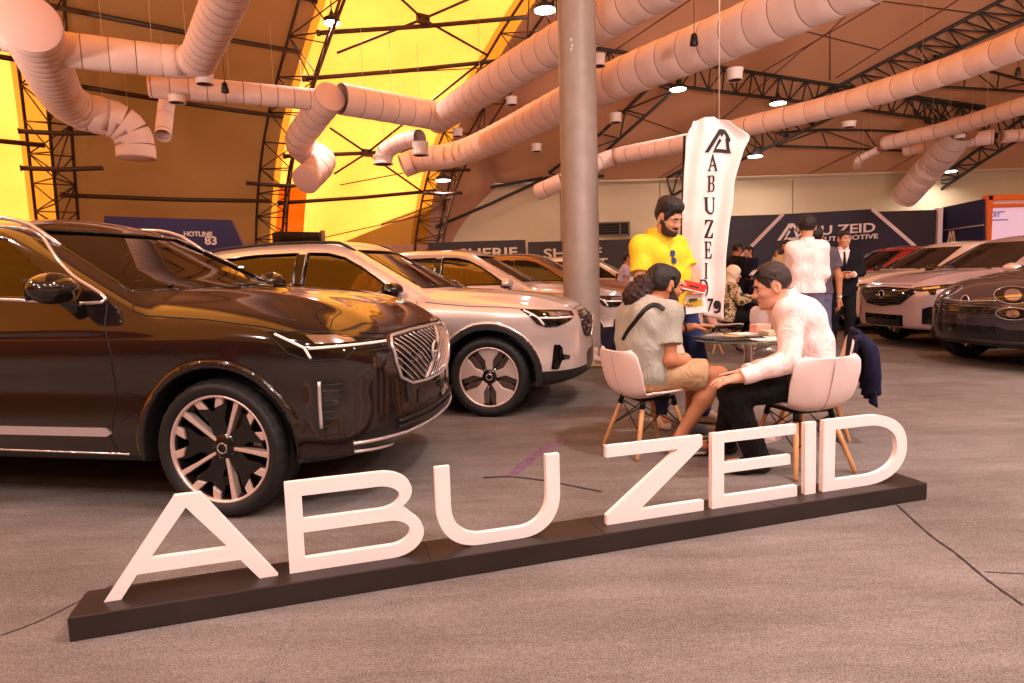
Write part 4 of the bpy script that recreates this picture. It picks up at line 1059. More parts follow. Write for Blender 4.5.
COMPACT.update(lamp=[(.367, .953), (.198, .938), (0, .925), (-.157, .908), (-.150, .875), (-.075, .838), (.086, .797), (.188, .793), (.258, .822)][::-1], drl1=[(.245, .874), (.1, .866), (-.105, .862)], drl2=[(.345, .942), (.250, .874)], drl3=[(.250, .874), (.205, .812)], proj=[(.15, .92), (.15, .885), (-.1, .875), (-.1, .905)][::-1],
    vent=[(.112, .635), (.06, .632), (.03, .60), (.027, .545), (-.055, .528), (-.045, .494), (.04, .493), (.082, .411), (.148, .422)],
    grille=[(-.40, .90), (.40, .90), (.47, .87), (.50, .78), (.44, .69), (.36, .665), (-.36, .665), (-.44, .69), (-.50, .78), (-.47, .87)],
    intake=[(-.34, .36), (.34, .36), (.36, .50), (.30, .54), (-.30, .54), (-.36, .50)], bar=True, badge_z=.79,
    bseam=[(-.565, 1.03), (-.4, 1.01), (-.15, .986), (.1, .975), (.28, .96)])
def t_lamp(C, root, P, frame, sg, m_l=None):
    out = C.outer
    panel('headlight', out, frame, P['lamp'], m_l or m_gloss, root, .004, .012, .025)
    for k in ('drl1', 'drl2', 'drl3'):
        if k in P: light_bar(C, root, frame, P[k], .009)
    seam('headlight_edge', out, frame, P['lamp'], m_chrome if P.get('lamp_rim') else m_seam, root, .004, .004, 6, True, .02)
    if 'proj' in P: panel('lamp_projector', out, frame, P['proj'], m_lampin, root, .006, .004, .02)
def rails(C, root, sg, x0, x1, y, m, r=.015):
    rail = []
    for t in np.linspace(0, 1, 22):
        xx = x0 + (x1 - x0) * t
        for q in np.linspace(float(C.RF(xx)) + .1, float(C.RF(xx)) - .4, 90):
            if float(C.upper(np.array([xx]), np.array([y]), np.array([q]))[0]) < 0: break
        rail.append((xx, sg * y, q + .035 * min(1, min(t, 1 - t) * 12)))
    MB().tube(rail, r, 8).build('roof_rail', m, root, True)
def compact(x, y, phi, pt, label, P=COMPACT, style='star', h=.017, holes=True, detail=2, mirror_m=None, rail_m=None, yawd=48, slats='bars', badge=True):
    C = Car(P); side, yaw = C.frames(); out = C.outer
    root = car_root('car', x, y, phi, label)
    car_body(C, root, pt, h, holes)
    if holes: glazing(C, root, m_mglass, m_sglass); seats(root, P)
    else: glazing(C, root, m_opq, m_opq, True)
    wheels(C, root, style)
    sc = P.get('sc', 1)
    for sg in (-1, 1):
        S = side(sg); D = yaw(yawd, sg); zb = P['zbelt']; bx = P['ws'][0]
        mirror(root, bx - .46, P.get('mirror_y', .98), zb + .06, sg, mirror_m or m_gloss, .92)
        if P.get('rails', True): rails(C, root, sg, P['ws'][1] - .05, -P['wb'] - .25, .56, rail_m or m_clad)
        seam('door_seam', out, S, [(bx - .28, zb - .04), (bx - .28, zb - .1), (bx - .22, .8), (bx - .22, .6), (bx - .26, .42)], m_seam, root, .004)
        seam('door_seam', out, S, [(-1.82, zb + .02), (-1.82, .6), (-1.84, .42)], m_seam, root, .004)
        seam('door_seam', out, S, [(-P['wb'] + .1, zb + .02), (-P['wb'] + .2, .9), (-P['wb'] + .44, .75), (-P['wb'] + .46, .5)], m_seam, root, .004)
        seam('bonnet_seam', out, S, P.get('bseam', [(bx - .12, zb + .01), (bx - .04, zb - .035), (.0, zb - .07), (.25, zb - .10), (.38, zb - .125)]), m_seam, root, .004)
        for hx in (-1.6, -2.45): panel('door_handle', out, S, [(hx - .1, zb - .17), (hx + .1, zb - .17), (hx + .11, zb - .155), (hx + .1, zb - .14), (hx - .1, zb - .14)], pt, root, .012, .04, .03)
        t_lamp(C, root, P, D, sg, P.get('lamp_m'))
        if 'vent' in P: panel('corner_vent', out, D, P['vent'], m_gloss, root, .004, .01, .03)
        if 'lampb' in P: t_lamp(C, root, dict(lamp=P['lampb'], proj=P.get('projb', P['lampb']), lamp_rim=True), D, sg)
        RRF = Frame((-6, 0, 0), (0, 1, 0), (0, 0, 1), (1, 0, 0), 3.4)
        panel('tail_light', out, RRF, [(sg * .52, .92), (sg * .74, .92), (sg * .72, 1.3), (sg * .64, 1.3), (sg * .64, 1.04), (sg * .52, 1.02)][::sg], m_red, root, .006, .012, .05)
    G = P['grille']; Gp = np.array(G); panel('grille', out, FR, G, m_gloss, root, .003, .02, .03)
    seam('grille_frame', out, FR, G, P.get('gframe_m', m_gloss), root, .009, .004, 6, True, .025)
    zc = (Gp[:, 1].max() + Gp[:, 1].min()) / 2
    for z in np.arange(Gp[:, 1].min() + .035, Gp[:, 1].max() - .02, .036):
        ys = np.linspace(-.7, .7, 141); ok = poly_sdf(ys, np.full(141, z), Gp) < -.015
        if ok.sum() > 3: seam('grille_slat', out, FR, [(ys[ok][0], z), (0, z), (ys[ok][-1], z)], P.get('slat_m', m_clad), root, .008, .004, 6, step=.05)
    if badge:
        bz = P.get('badge_z', zc); bxx = float(FR.hit(out, [(0, bz)])[0][0]); bd = empty('badge', (bxx, 0, bz)); bd.parent = root
        b = MB(); b.tube([(.012, .055 * math.sin(2 * PI * k / 24), .055 * math.cos(2 * PI * k / 24)) for k in range(24)], .008, 6, closed=True); b.build('badge_ring', m_chrome, bd, True)
        MB().lathe([(0, .012), (.05, .012), (.05, -.02)], 24, 'x').build('badge_disc', m_gloss, bd, True, auto=.5)
        if P.get('bar'): MB().tube([(.016, -.34, -.12), (.016, .34, .12)], .008, 6).build('badge_bar', m_chrome, bd, True)
    if 'intake' in P: panel('lower_intake', out, FR, P['intake'], m_gloss, root, .004, .02, .04)
    if 'chin_line' in P: seam('bumper_lip', out, FR, P['chin_line'], m_chrome, root, .008, .01, 6)
    seam('bonnet_edge', out, FR, [(-.45, Gp[:, 1].max() + .022), (-.3, Gp[:, 1].max() + .03), (0, Gp[:, 1].max() + .035), (.3, Gp[:, 1].max() + .03), (.45, Gp[:, 1].max() + .022)], m_seam, root, .005)
    return root, C

m_silver = paint('silver_paint', (228, 210, 204), .5, .34)
compact(-.054, 6.557, 100.43, m_silver, 'silver compact SUV with black mirrors, parked right behind the dark brown SUV')
MID = dict(COMPACT); MID['rails'] = False
compact(.93, 9.45, 100.4, paint('warm_silver_paint', (214, 194, 186), .5, .34), 'silver SUV half hidden behind the grey post', MID, h=.024, mirror_m=m_silver)
compact(1.95, 12.2, 100.4, paint('bronze_paint', (150, 104, 66), .6, .3), 'bronze SUV farther back beyond the two silver SUVs', MID, h=.03, holes=False)
compact(3.35, 15.2, 100.4, paint('cream_paint', (226, 198, 168), .2, .35), 'cream SUV with dark windows behind the man in the yellow shirt', MID, h=.03, holes=False)
# ---- the row on the other side, noses towards the aisle
ROUND = dict(COMPACT); ROUND.update(wb=2.57, wr=.345, tw=.22, rim=.235, arch=.40, zbot=.24, zclad=.34, rails=False, kshoulder=.16, crown=.15, hoodrib=0, fcurve=.17,
    top=[(-3.8, 1.1), (-3.2, 1.12), (-.75, 1.16), (-.45, 1.15), (0, 1.11), (.3, 1.06), (.5, 1.0), (.65, .93), (.75, .86), (.85, .76), (1.0, .6)],
    front=[(.15, .62), (.25, .72), (.32, .79), (.42, .82), (.6, .83), (.72, .82), (.82, .78), (.9, .70), (1.0, .56), (1.1, .4)],
    lamp=[(-.15 + .165 * math.cos(k * PI / 10), .865 + .092 * math.sin(k * PI / 10)) for k in range(20)], proj=[(-.15 + .075 * math.cos(k * PI / 8), .865 + .065 * math.sin(k * PI / 8)) for k in range(16)],
    lampb=[(-.15 + .145 * math.cos(k * PI / 10), .665 + .066 * math.sin(k * PI / 10)) for k in range(20)], projb=[(-.15 + .06 * math.cos(k * PI / 8), .665 + .045 * math.sin(k * PI / 8)) for k in range(16)],
    grille=[(-.36, .665), (.36, .665), (.40, .70), (.34, .725), (-.34, .725), (-.40, .70)], intake=[(-.5, .36), (.5, .36), (.55, .48), (.4, .52), (-.4, .52), (-.55, .48)], chin_line=[(-.36, .80), (-.1, .785), (.1, .785), (.36, .80)], badge_z=.80, bar=False)
for k in ('drl1', 'drl2', 'drl3', 'vent', 'bseam'): ROUND.pop(k, None)
ROUND.update(lamp_rim=True, vent=[(-.30, .36), (-.02, .36), (.02, .44), (-.06, .49), (-.28, .49)])
SLANT = dict(COMPACT); SLANT.update(rails=False, hoodrib=.02, zclad=.30, cladlip=True,
    lamp=[(.40, .955), (.1, .93), (-.2, .90), (-.24, .865), (-.12, .845), (-.04, .86), (0, .80), (.05, .80), (.06, .87), (.25, .90)][::-1], drl1=[(.03, .86), (.02, .72)], drl2=[(.38, .945), (.1, .915)], proj=[(.1, .925), (.1, .89), (-.1, .87), (-.1, .895)][::-1],
    vent=[(.10, .62), (.0, .635), (-.10, .6), (-.10, .38), (.14, .38)], grille=[(-.52, .88), (0, .90), (.52, .88), (.56, .82), (.36, .66), (0, .62), (-.36, .66), (-.56, .82)], intake=[(-.40, .33), (.40, .33), (.40, .50), (-.40, .50)], bar=False, badge_z=.80)
for k in ('drl1', 'drl2', 'drl3', 'bseam'): SLANT.pop(k, None)
m_grey = paint('dark_grey_paint', (70, 60, 64), .4, .22)
compact(6.10, 7.75, 262, m_grey, 'dark grey round-nosed car with round headlights, cut by the right picture edge', ROUND, 'twin', .018, False, mirror_m=m_silver)
compact(6.47, 10.0, 262, paint('mauve_silver_paint', (206, 180, 184), .4, .3), 'mauve silver car with a wide dark grille, beside the dark grey car', SLANT, 'twin', .02, False)
compact(6.9, 12.35, 262, paint('white_paint', (226, 206, 196), .1, .3), 'white car whose nose shows behind the mauve silver car', SLANT, 'twin', .028, False)
compact(7.25, 14.75, 262, paint('red_paint', (170, 22, 20), .3, .25), 'red car farthest in the row, by the dark blue booth wall', MID, 'twin', .03, False)
# ================================================================== PEOPLE
def skin_mat(name, rgb): return mat(name, rgb, .5, 0, 0, .4, noise=9, namt=.06)
m_skin1 = skin_mat('skin_olive', (206, 148, 116)); m_skin2 = skin_mat('skin_tan', (188, 124, 88)); m_skin3 = skin_mat('skin_light', (214, 156, 128))
m_hair = mat('hair_dark', (30, 20, 16), .55, noise=60, namt=.35, bump=.5, bscale=140); m_hairb = mat('hair_brown', (52, 30, 22), .6, noise=50, namt=.4, bump=.6, bscale=110)
m_beard = mat('beard_dark', (58, 40, 33), .7, noise=90, namt=.3, bump=.4, bscale=180)
m_eye = mat('eye_white', (176, 152, 140), .4); m_iris = mat('eye_iris', (30, 18, 12), .2); m_lip = mat('lip_skin', (164, 92, 80), .45)
def fabric(name, rgb, rough=.85, crease=.55):
    """cloth: fine weave plus soft drawn creases"""
    if name in MATS: return MATS[name]
    m = mat(name, rgb, rough, 0, 0, .25, noise=5, namt=.05); nt = m.node_tree; L = nt.links; tc = nt.nodes.new('ShaderNodeTexCoord')
    mp = nt.nodes.new('ShaderNodeMapping'); mp.inputs['Scale'].default_value = (1, 1, .55); mp.inputs['Rotation'].default_value = (.5, .4, .3); L.new(tc.outputs['Object'], mp.inputs[0])
    n = nt.nodes.new('ShaderNodeTexNoise'); n.inputs['Scale'].default_value = 11; n.inputs['Detail'].default_value = 2.5; n.inputs['Distortion'].default_value = 1.6; L.new(mp.outputs[0], n.inputs['Vector'])
    w = nt.nodes.new('ShaderNodeTexNoise'); w.inputs['Scale'].default_value = 320; L.new(tc.outputs['Object'], w.inputs['Vector'])
    b1 = nt.nodes.new('ShaderNodeBump'); b1.inputs['Strength'].default_value = crease; b1.inputs['Distance'].default_value = .035; L.new(n.outputs['Fac'], b1.inputs['Height'])
    b2 = nt.nodes.new('ShaderNodeBump'); b2.inputs['Strength'].default_value = .12; b2.inputs['Distance'].default_value = .004; L.new(w.outputs['Fac'], b2.inputs['Height']); L.new(b1.outputs[0], b2.inputs['Normal'])
    L.new(b2.outputs[0], nt.nodes['Principled BSDF'].inputs['Normal']); return m
def unit(v): v = np.asarray(v, float); return v / (np.linalg.norm(v) + 1e-12)
def az(deg): a = math.radians(deg); return np.array([math.sin(a), math.cos(a), 0]), np.array([-math.cos(a), math.sin(a), 0])
def head_axes(yaw, pitch, roll=0):
    f, l = az(yaw); p = math.radians(pitch); up = np.array([0, 0, 1.])
    F = f * math.cos(p) - up * math.sin(p); U = up * math.cos(p) + f * math.sin(p)
    r = math.radians(roll); L = l * math.cos(r) + U * math.sin(r); U = np.cross(F, L); return F, L, U
def to_local(x, y, z, c, A, s=1.0):
    X, Y, Z = x - c[0], y - c[1], z - c[2]; return [(X * a[0] + Y * a[1] + Z * a[2]) / s for a in A]
def head_sdf(x, y, z, detail=True):
    f = smin(ell(x, y, z, (-.012, 0, .030), (.096, .077, .090)), ell(x, y, z, (.020, 0, -.030), (.071, .060, .088)), .03)
    f = smin(f, ell(x, y, z, (.036, 0, -.080), (.050, .046, .036)), .03)
    if detail:
        ya = np.abs(y)
        f = smin(f, cone(x, ya, z, (.072, .012, .024), (.066, .042, .020), .016, .012), .014)
        f = smax(f, -(np.sqrt((x - .104) ** 2 + (ya - .031) ** 2 + (z - .002) ** 2) - .019), .016)
        f = smin(f, ell(x, ya, z, (.058, .040, -.026), (.028, .022, .022)), .02)
        f = smin(f, cone(x, y, z, (.084, 0, .010), (.106, 0, -.026), .008, .0135), .012)
        f = smin(f, ell(x, ya, z, (.094, .011, -.030), (.012, .009, .008)), .008)
        f = smin(f, ell(x, y, z, (.083, 0, -.058), (.014, .026, .008)), .008); f = smin(f, ell(x, y, z, (.081, 0, -.070), (.013, .022, .008)), .007)
        f = smin(f, ell(x, y, z, (.074, 0, -.098), (.020, .020, .016)), .02)
        e = ell(x, ya, z, (-.008, .078, -.008), (.022, .012, .034)); e = smax(e, -(ell(x, ya, z, (-.002, .092, -.006), (.012, .010, .020))), .008)
        f = smin(f, e, .012)
    return f
def hand_prims(w, d, n, s, curl=.5, spread=.0, sc=1.0, point=None):
    """w wrist, d finger direction, n palm normal (fingers bend towards it), s thumb side; returns palm and finger chains"""
    d, n, s = unit(d), unit(n), unit(s); P = [(w, w + d * .03 * sc, .026 * sc, .028 * sc)]; G = []
    for k in (-1, 0, 1): P.append((w + d * .035 * sc + s * .016 * k * sc, w + d * .088 * sc + s * .024 * k * sc, .0145 * sc, .0125 * sc))
    Ls = (.070, .080, .074, .056)
    for i, o in enumerate((.030, .010, -.010, -.029)):
        b = w + d * (.090 - .004 * abs(i - 1)) * sc + s * o * sc; L = Ls[i] * sc; a = 0; q = b; ch = [b]
        dd = unit(d + s * spread * (1.5 - i) * .12)
        for j, fr in enumerate((.46, .31, .23)):
            a += curl * (.75, .95, .6)[j] * (1 if point is None or i != point else .15) * (1 + .12 * (i - 1.5)); v = dd * math.cos(a) + n * math.sin(a); q = q + v * L * fr; ch.append(q)
        G.append((ch, (.0098 * sc, .0090 * sc, .0082 * sc, .0068 * sc)))
    b = w + d * .022 * sc + s * .026 * sc + n * .008 * sc; t1 = b + unit(d * .65 + s * .8 + n * .35) * .036 * sc; t2 = t1 + unit(d * .9 + s * .25 + n * (.3 + curl * .5)) * .030 * sc; t3 = t2 + unit(d * .95 - s * .05 + n * (.35 + curl * .5)) * .024 * sc
    G.append(([b, t1, t2, t3], (.0135 * sc, .0112 * sc, .0098 * sc, .0075 * sc)))
    return P, G
def hand_sdf(x, y, z, PG):
    P, G = PG; f = smins([cone(x, y, z, *p) for p in P], .018)
    for ch, r in G:
        g = smins([cone(x, y, z, ch[i], ch[i + 1], r[i], r[i + 1]) for i in range(len(ch) - 1)], .004); f = smin(f, g, .007)
    return f
def person(root_xy, J, hd, skin, label, h=.007, hands=None, girth=1.0, group=None, face=True, arms_sdf=True):
    """J: joints in world metres; hd: (centre, yaw, pitch, roll, size)"""
    o = np.array([root_xy[0], root_xy[1], 0.0]); root = empty('person', o, 0, label, 'person', group)
    J = {k: np.asarray(v, float) - (0 if k == 'bend' else o) for k, v in J.items()}; A = head_axes(*hd[1:4]); hc = np.asarray(hd[0], float) - o; hs = hd[4]
    R = dict(J=J, A=A, hc=hc, hs=hs, root=root, h=h, g=girth); g = girth
    torso = torso_prims(J, g)
    hp = [hand_prims(J['wr' + s] , *hands[s]) for s in 'RL'] if hands else None
    def f(x, y, z):
        t = smins([cone(x, y, z, *p) for p in torso], .07)
        t = smin(t, cone(x, y, z, J['nk'], hc + A[0] * -.012 * hs + A[2] * -.06 * hs, .060 * g, .052 * hs), .04)
        lx, ly, lz = to_local(x, y, z, hc, A, hs); t = smin(t, head_sdf(lx, ly, lz, face) * hs, .018)
        for s in 'RL':
            a = smin(cone(x, y, z, J['sh' + s], J['el' + s], .052 * g, .041 * g), cone(x, y, z, J['el' + s], J['wr' + s], .043 * g, .027), .025); t = smin(t, a, .045)
            l = smin(cone(x, y, z, J['hp' + s], J['kn' + s], .086 * g, .058 * g), smin(cone(x, y, z, J['kn' + s], J['kn' + s] * .62 + J['an' + s] * .38, .056 * g, .058 * g), cone(x, y, z, J['kn' + s] * .62 + J['an' + s] * .38, J['an' + s], .056 * g, .036), .03), .03); t = smin(t, l, .05)
            t = smin(t, cone(x, y, z, J['an' + s] + [0, 0, -.02], J['to' + s] + [0, 0, .03], .036, .028), .03)
        if hp:
            for q in hp: t = smin(t, hand_sdf(x, y, z, q), .012)
        return t
    pts = np.array([v for k, v in J.items() if k != 'bend'] + [hc + A[2] * .13, hc + A[0] * .12]); lo = pts.min(0) - .24; hi = pts.max(0) + .24; lo[2] = max(lo[2], -.02)
    R['lo'], R['hi'] = lo, hi
    V, F, N = march(f, lo, hi, h); Vc = V[F].mean(1); mi = np.zeros(len(F), int)
    lx, ly, lz = to_local(Vc[:, 0], Vc[:, 1], Vc[:, 2], hc, A, hs)
    if face: mi[(np.abs(lz + .064) < .0085) & (lx > .075) & (np.abs(ly) < .024)] = 1
    mesh_obj('body', V, F, [skin, m_lip], root, True, mi, N)
    R['f'] = f
    if face:
        for sg, nm in ((1, 'eye'), (-1, 'eye')):
            c = hc + (A[0] * .079 + A[1] * sg * .031 + A[2] * .002) * hs; b = MB()
            b.lathe([(math.sin(t) * .0112 * hs, -math.cos(t) * .0062 * hs) for t in np.linspace(0, PI, 9)], 14, 'z', c); eo = b.build('eye', m_eye, root, True)
            ci = c + A[0] * .0072 * hs - A[2] * .003; MB().lathe([(math.sin(t) * .0056 * hs, -math.cos(t) * .0046 * hs) for t in np.linspace(0, PI, 7)], 10, 'z', ci).build('iris', m_iris, eo, True)
            e = [hc + (A[0] * xx + A[1] * sg * yy + A[2] * zz) * hs for xx, yy, zz in ((.097, .012, .022), (.095, .028, .029), (.084, .046, .024))]; MB().tube(spline(e, 4), [.004 * hs] * 9, 6).build('eyebrow', m_hair, root, True)
    return R
def torso_prims(J, g, d=0.0):
    hpR, hpL, nk = J['hpR'], J['hpL'], J['nk']; pv = (hpR + hpL) / 2; lat = unit(J['shL'] - J['shR']); hl = unit(hpL - hpR); up = unit(nk - pv); L = np.linalg.norm(nk - pv)
    w = pv + (nk - pv) * .42 + J.get('bend', np.zeros(3)); c = pv + (nk - pv) * .74 + J.get('bend', np.zeros(3)) * .8
    out = []
    for s in (-1, 1):
        out += [(pv + hl * s * .075 * g, w + lat * s * .070 * g, .105 * g + d, .100 * g + d), (w + lat * s * .070 * g, c + lat * s * .082 * g, .100 * g + d, .106 * g + d)]
        out += [(c + lat * s * .085 * g, (J['shR'] if s < 0 else J['shL']) - lat * s * .03, .100 * g + d, .055 * g + d)]
    out += [(nk - up * .045, J['shR'], .058 * g + d, .050 * g + d), (nk - up * .045, J['shL'], .058 * g + d, .050 * g + d)]
    return out
def wr_noise(x, y, z, a, k=1.0):
    return a * (np.sin(23 * k * x + 9 * k * z + 2 * np.sin(11 * k * y)) * np.sin(17 * k * z + 13 * k * y + 1.5 * np.sin(14 * k * x)) + .5 * np.sin(41 * k * z - 19 * k * x + 21 * k * y))
def top_wear(R, name, m, sleeve='short', hem=.0, off=.014, neck=.0, fold=.003, k_sl=.6, collar=False, open_front=None, h=None):
    """shirt: torso and sleeves grown outward, cut at hem, cuffs and neckline"""
    J, g = R['J'], R['g']; T = torso_prims(J, g, off); pv = (J['hpR'] + J['hpL']) / 2; up = unit(J['nk'] - pv); T += [(J['hp' + s], J['hp' + s] + up * .02, .093 * g + off, .09 * g + off) for s in 'RL']
    hemp = pv + up * hem; npl = J['nk'] + up * (.012 + neck) - R['A'][0] * .0; fwd = unit(np.cross(unit(J['shL'] - J['shR']), up)); nn = unit(up + fwd * (.22 if collar else .38))
    def f(x, y, z):
        t = smins([cone(x, y, z, *p) for p in T], .07)
        t = np.maximum(t, ((x - npl[0]) * nn[0] + (y - npl[1]) * nn[1] + (z - npl[2]) * nn[2]))
        for s in 'RL':
            a, b, c = J['sh' + s], J['el' + s], J['wr' + s]
            if sleeve == 'short':
                e = a + (b - a) * k_sl; dv = unit(b - a); q = cone(x, y, z, a, b, .066 * g + off * .4, .074 * g + off * .4); q = np.maximum(q, (x - e[0]) * dv[0] + (y - e[1]) * dv[1] + (z - e[2]) * dv[2])
            else:
                dv = unit(c - b); e = b + (c - b) * .96; q = smin(cone(x, y, z, a, b, .060 * g + off * .5, .052 * g + off * .6), np.maximum(cone(x, y, z, b, c, .052 * g + off * .6, .034 + off * .6), (x - e[0]) * dv[0] + (y - e[1]) * dv[1] + (z - e[2]) * dv[2]), .02)
            t = smin(t, q, .035)
        t = t + wr_noise(x, y, z, fold)
        if collar:
            cl = np.abs(cone(x, y, z, J['nk'] - up * .02, J['nk'] + up * .06, .068 * g + off * .3, .066 * g + off * .3)) - .0075
            zz = (x - npl[0]) * up[0] + (y - npl[1]) * up[1] + (z - npl[2]) * up[2]; cl = np.maximum(cl, np.abs(zz + .0 - .008) - .024)
            fr_ = (x - npl[0]) * fwd[0] + (y - npl[1]) * fwd[1] + (z - npl[2]) * fwd[2]; lt = unit(np.cross(up, fwd)); sd = np.abs((x - npl[0]) * lt[0] + (y - npl[1]) * lt[1] + (z - npl[2]) * lt[2])
            cl = np.maximum(cl, -(np.maximum(sd - .02 + zz * -.3, -fr_))); t = smin(t, cl, .01)
        return np.maximum(t, -((x - hemp[0]) * up[0] + (y - hemp[1]) * up[1] + (z - hemp[2]) * up[2]))
    R['top_f'] = f
    return sdf_obj(name, f, R['lo'] - .03, R['hi'] + .03, h or R['h'] * 1.25, m, R['root'])
def trousers(R, name, m, off=.012, waist=.06, cut=None, fold=.003, loose=1.0, h=None):
    """cut: None to the ankle, else fraction of thigh where shorts end"""
    J, g = R['J'], R['g']; T = torso_prims(J, g, off); pv = (J['hpR'] + J['hpL']) / 2; up = unit(J['nk'] - pv); wp = pv + up * waist
    def f(x, y, z):
        t = smins([cone(x, y, z, *p) for p in T[:2] + T[3:5]], .07); t = np.maximum(t, (x - wp[0]) * up[0] + (y - wp[1]) * up[1] + (z - wp[2]) * up[2])
        for s in 'RL':
            a, b, c = J['hp' + s], J['kn' + s], J['an' + s]
            if cut:
                e = a + (b - a) * cut; dv = unit(b - a); q = cone(x, y, z, a, b, .090 * g + off, .086 * g + off * loose); q = np.maximum(q, (x - e[0]) * dv[0] + (y - e[1]) * dv[1] + (z - e[2]) * dv[2])
            else:
                dv = unit(c - b); e = c + dv * .01; q = smin(cone(x, y, z, a, b, .088 * g + off, .064 * g + off), np.maximum(cone(x, y, z, b, c + dv * .05, .064 * g + off, .050 * g + off * loose), (x - e[0]) * dv[0] + (y - e[1]) * dv[1] + (z - e[2]) * dv[2]), .03)
            t = smin(t, q, .04)
        return t + wr_noise(x, y, z, fold, .8)
    return sdf_obj(name, f, R['lo'] - .03, R['hi'] + .03, h or R['h'] * 1.25, m, R['root'])
def shoes(R, m, m_sole, name='shoe', high=.0, h=None):
    J = R['J']
    for s in 'RL':
        a, t = J['an' + s], J['to' + s]; d = t - a; fl = unit([d[0], d[1], 0]); zb = a[2] - .085; sl = np.array([-fl[1], fl[0], 0])
        heel = np.array([*(a[:2] - fl[:2] * .035), zb + .04]); toe = np.array([*(a[:2] + fl[:2] * .165), zb + .03]); mid = np.array([*(a[:2] + fl[:2] * .02), zb + .075 + high]); ball = np.array([*(a[:2] + fl[:2] * .10), zb + .035])
        def f(x, y, z, heel=heel, toe=toe, mid=mid, ball=ball, zb=zb):
            q = smins([cone(x, y, z, heel, ball, .043, .046), cone(x, y, z, ball, toe, .046, .034), cone(x, y, z, mid, ball, .044, .036), cone(x, y, z, heel, mid, .04, .042)], .03)
            q = smax(q, zb + .001 - z, .006); return q
        lo = np.minimum(heel, toe) - .12; hi = np.maximum(heel, toe) + .16
        sdf_obj(name, f, lo, hi, h or R['h'], [m, m_sole], R['root'], lambda V, F, zb=zb: (V[F].mean(1)[:, 2] < zb + .026).astype(int))
def hair_cap(R, m, name='hair', off=.010, front=.052, nape=-.055, side=-.012, h=None, fun=None, fold=.0015, top=0.0, fade=.035, back=0.0):
    """hair: the skull grown outward from the hairline up, thin at its edge"""
    A, hc, s = R['A'], R['hc'], R['hs']
    def f(x, y, z):
        a, b, c = to_local(x, y, z, hc, A, s); ba = np.abs(b)
        q = head_sdf(a, b, c, False)
        line = np.interp(a, [-.06, -.022, -.018, .016, .020, .045, .06, .075, .10], [nape, nape + .012, .030, .030, side, side + .012, .030, front, front]) + .16 * np.clip(ba - .045, 0, .03) * (a > .05)
        t = np.clip((c - line) / fade, -.25, 1); t = np.where(t > 0, t * t * (3 - 2 * t), t)
        th = off * t + top * np.clip((c - .06) / .06, 0, 1) * np.clip(t, 0, 1) + back * np.clip((-a - .02) / .08, 0, 1) * np.clip(t, 0, 1)
        q = q - th - .0006
        q = smax(q, -(c - line + .004), .004)
        if fun is not None: q = fun(q, a, b, c)
        return q * s + fold * (np.sin(150 * b / s + 40 * a / s) * np.sin(60 * a / s + 30 * c / s) + .6 * np.sin(260 * b / s - 90 * c / s))
    d = .24 * s; return sdf_obj(name, f, hc - d, hc + d, h or min(R['h'], .006), m, R['root'])
def beard(R, m, off=.0032, name='beard', stache=True, h=.0045):
    A, hc, s = R['A'], R['hc'], R['hs']
    def f(x, y, z):
        a, b, c = to_local(x, y, z, hc, A, s); ba = np.abs(b)
        q = head_sdf(a, b, c, True)
        line = np.interp(a, [.0, .02, .045, .07, .10], [.0, -.01, -.040, -.060, -.066]) + .0 * ba
        t = np.minimum(np.clip((line - c) / .012, -1.5, 1), np.clip((a - .004) / .012, -1.5, 1))
        t = np.minimum(t, np.clip((c + .118) / .012, -1.5, 1))
        mouth = np.maximum(np.abs(c + .064) - .008, np.maximum(ba - .024, .06 - a)); t = np.minimum(t, np.clip(mouth / .004, -1.5, 1))
        st = np.minimum(np.clip((.0065 - np.abs(c + .047)) / .003, -1.5, 1), np.minimum(np.clip((.034 - ba) / .006, -1.5, 1), np.clip((a - .07) / .004, -1.5, 1)))
        if stache: t = np.maximum(t, st)
        return (q - off * t - .0004) * s + .0008 * np.sin(300 * b + 120 * c) * np.sin(260 * c)
    d = .16 * s; return sdf_obj(name, f, hc - d, hc + d, h, m, R['root'])
def strap(R, pts, r, m, name, flat=None):
    return MB().tube(spline(pts, 6), r, 8).build(name, m, R['root'], True)
m_white_shirt = fabric('white_shirt_cloth', (250, 226, 222)); m_black_cloth = fabric('black_trouser_cloth', (20, 17, 18)); m_denim = fabric('blue_denim', (42, 50, 92)); m_yellowpolo = fabric('yellow_polo_cloth', (238, 204, 52))
m_greytee = fabric('grey_green_tee', (172, 168, 156)); m_khaki = fabric('khaki_cloth', (206, 168, 128)); m_whiteshoe = mat('white_shoe', (232, 214, 206), .6); m_sole = mat('white_sole', (236, 224, 214), .6); m_darkshoe = mat('dark_leather', (40, 24, 20), .3); m_darksole = mat('dark_sole', (20, 15, 13), .6); m_greyshoe = mat('grey_shoe', (92, 92, 100), .7)
m_navy = fabric('navy_cloth', (24, 24, 50)); m_suit = fabric('black_suit_cloth', (22, 20, 26)); m_slate = fabric('slate_cloth', (104, 100, 124)); m_plum = fabric('plum_grey_tee', (92, 78, 88))
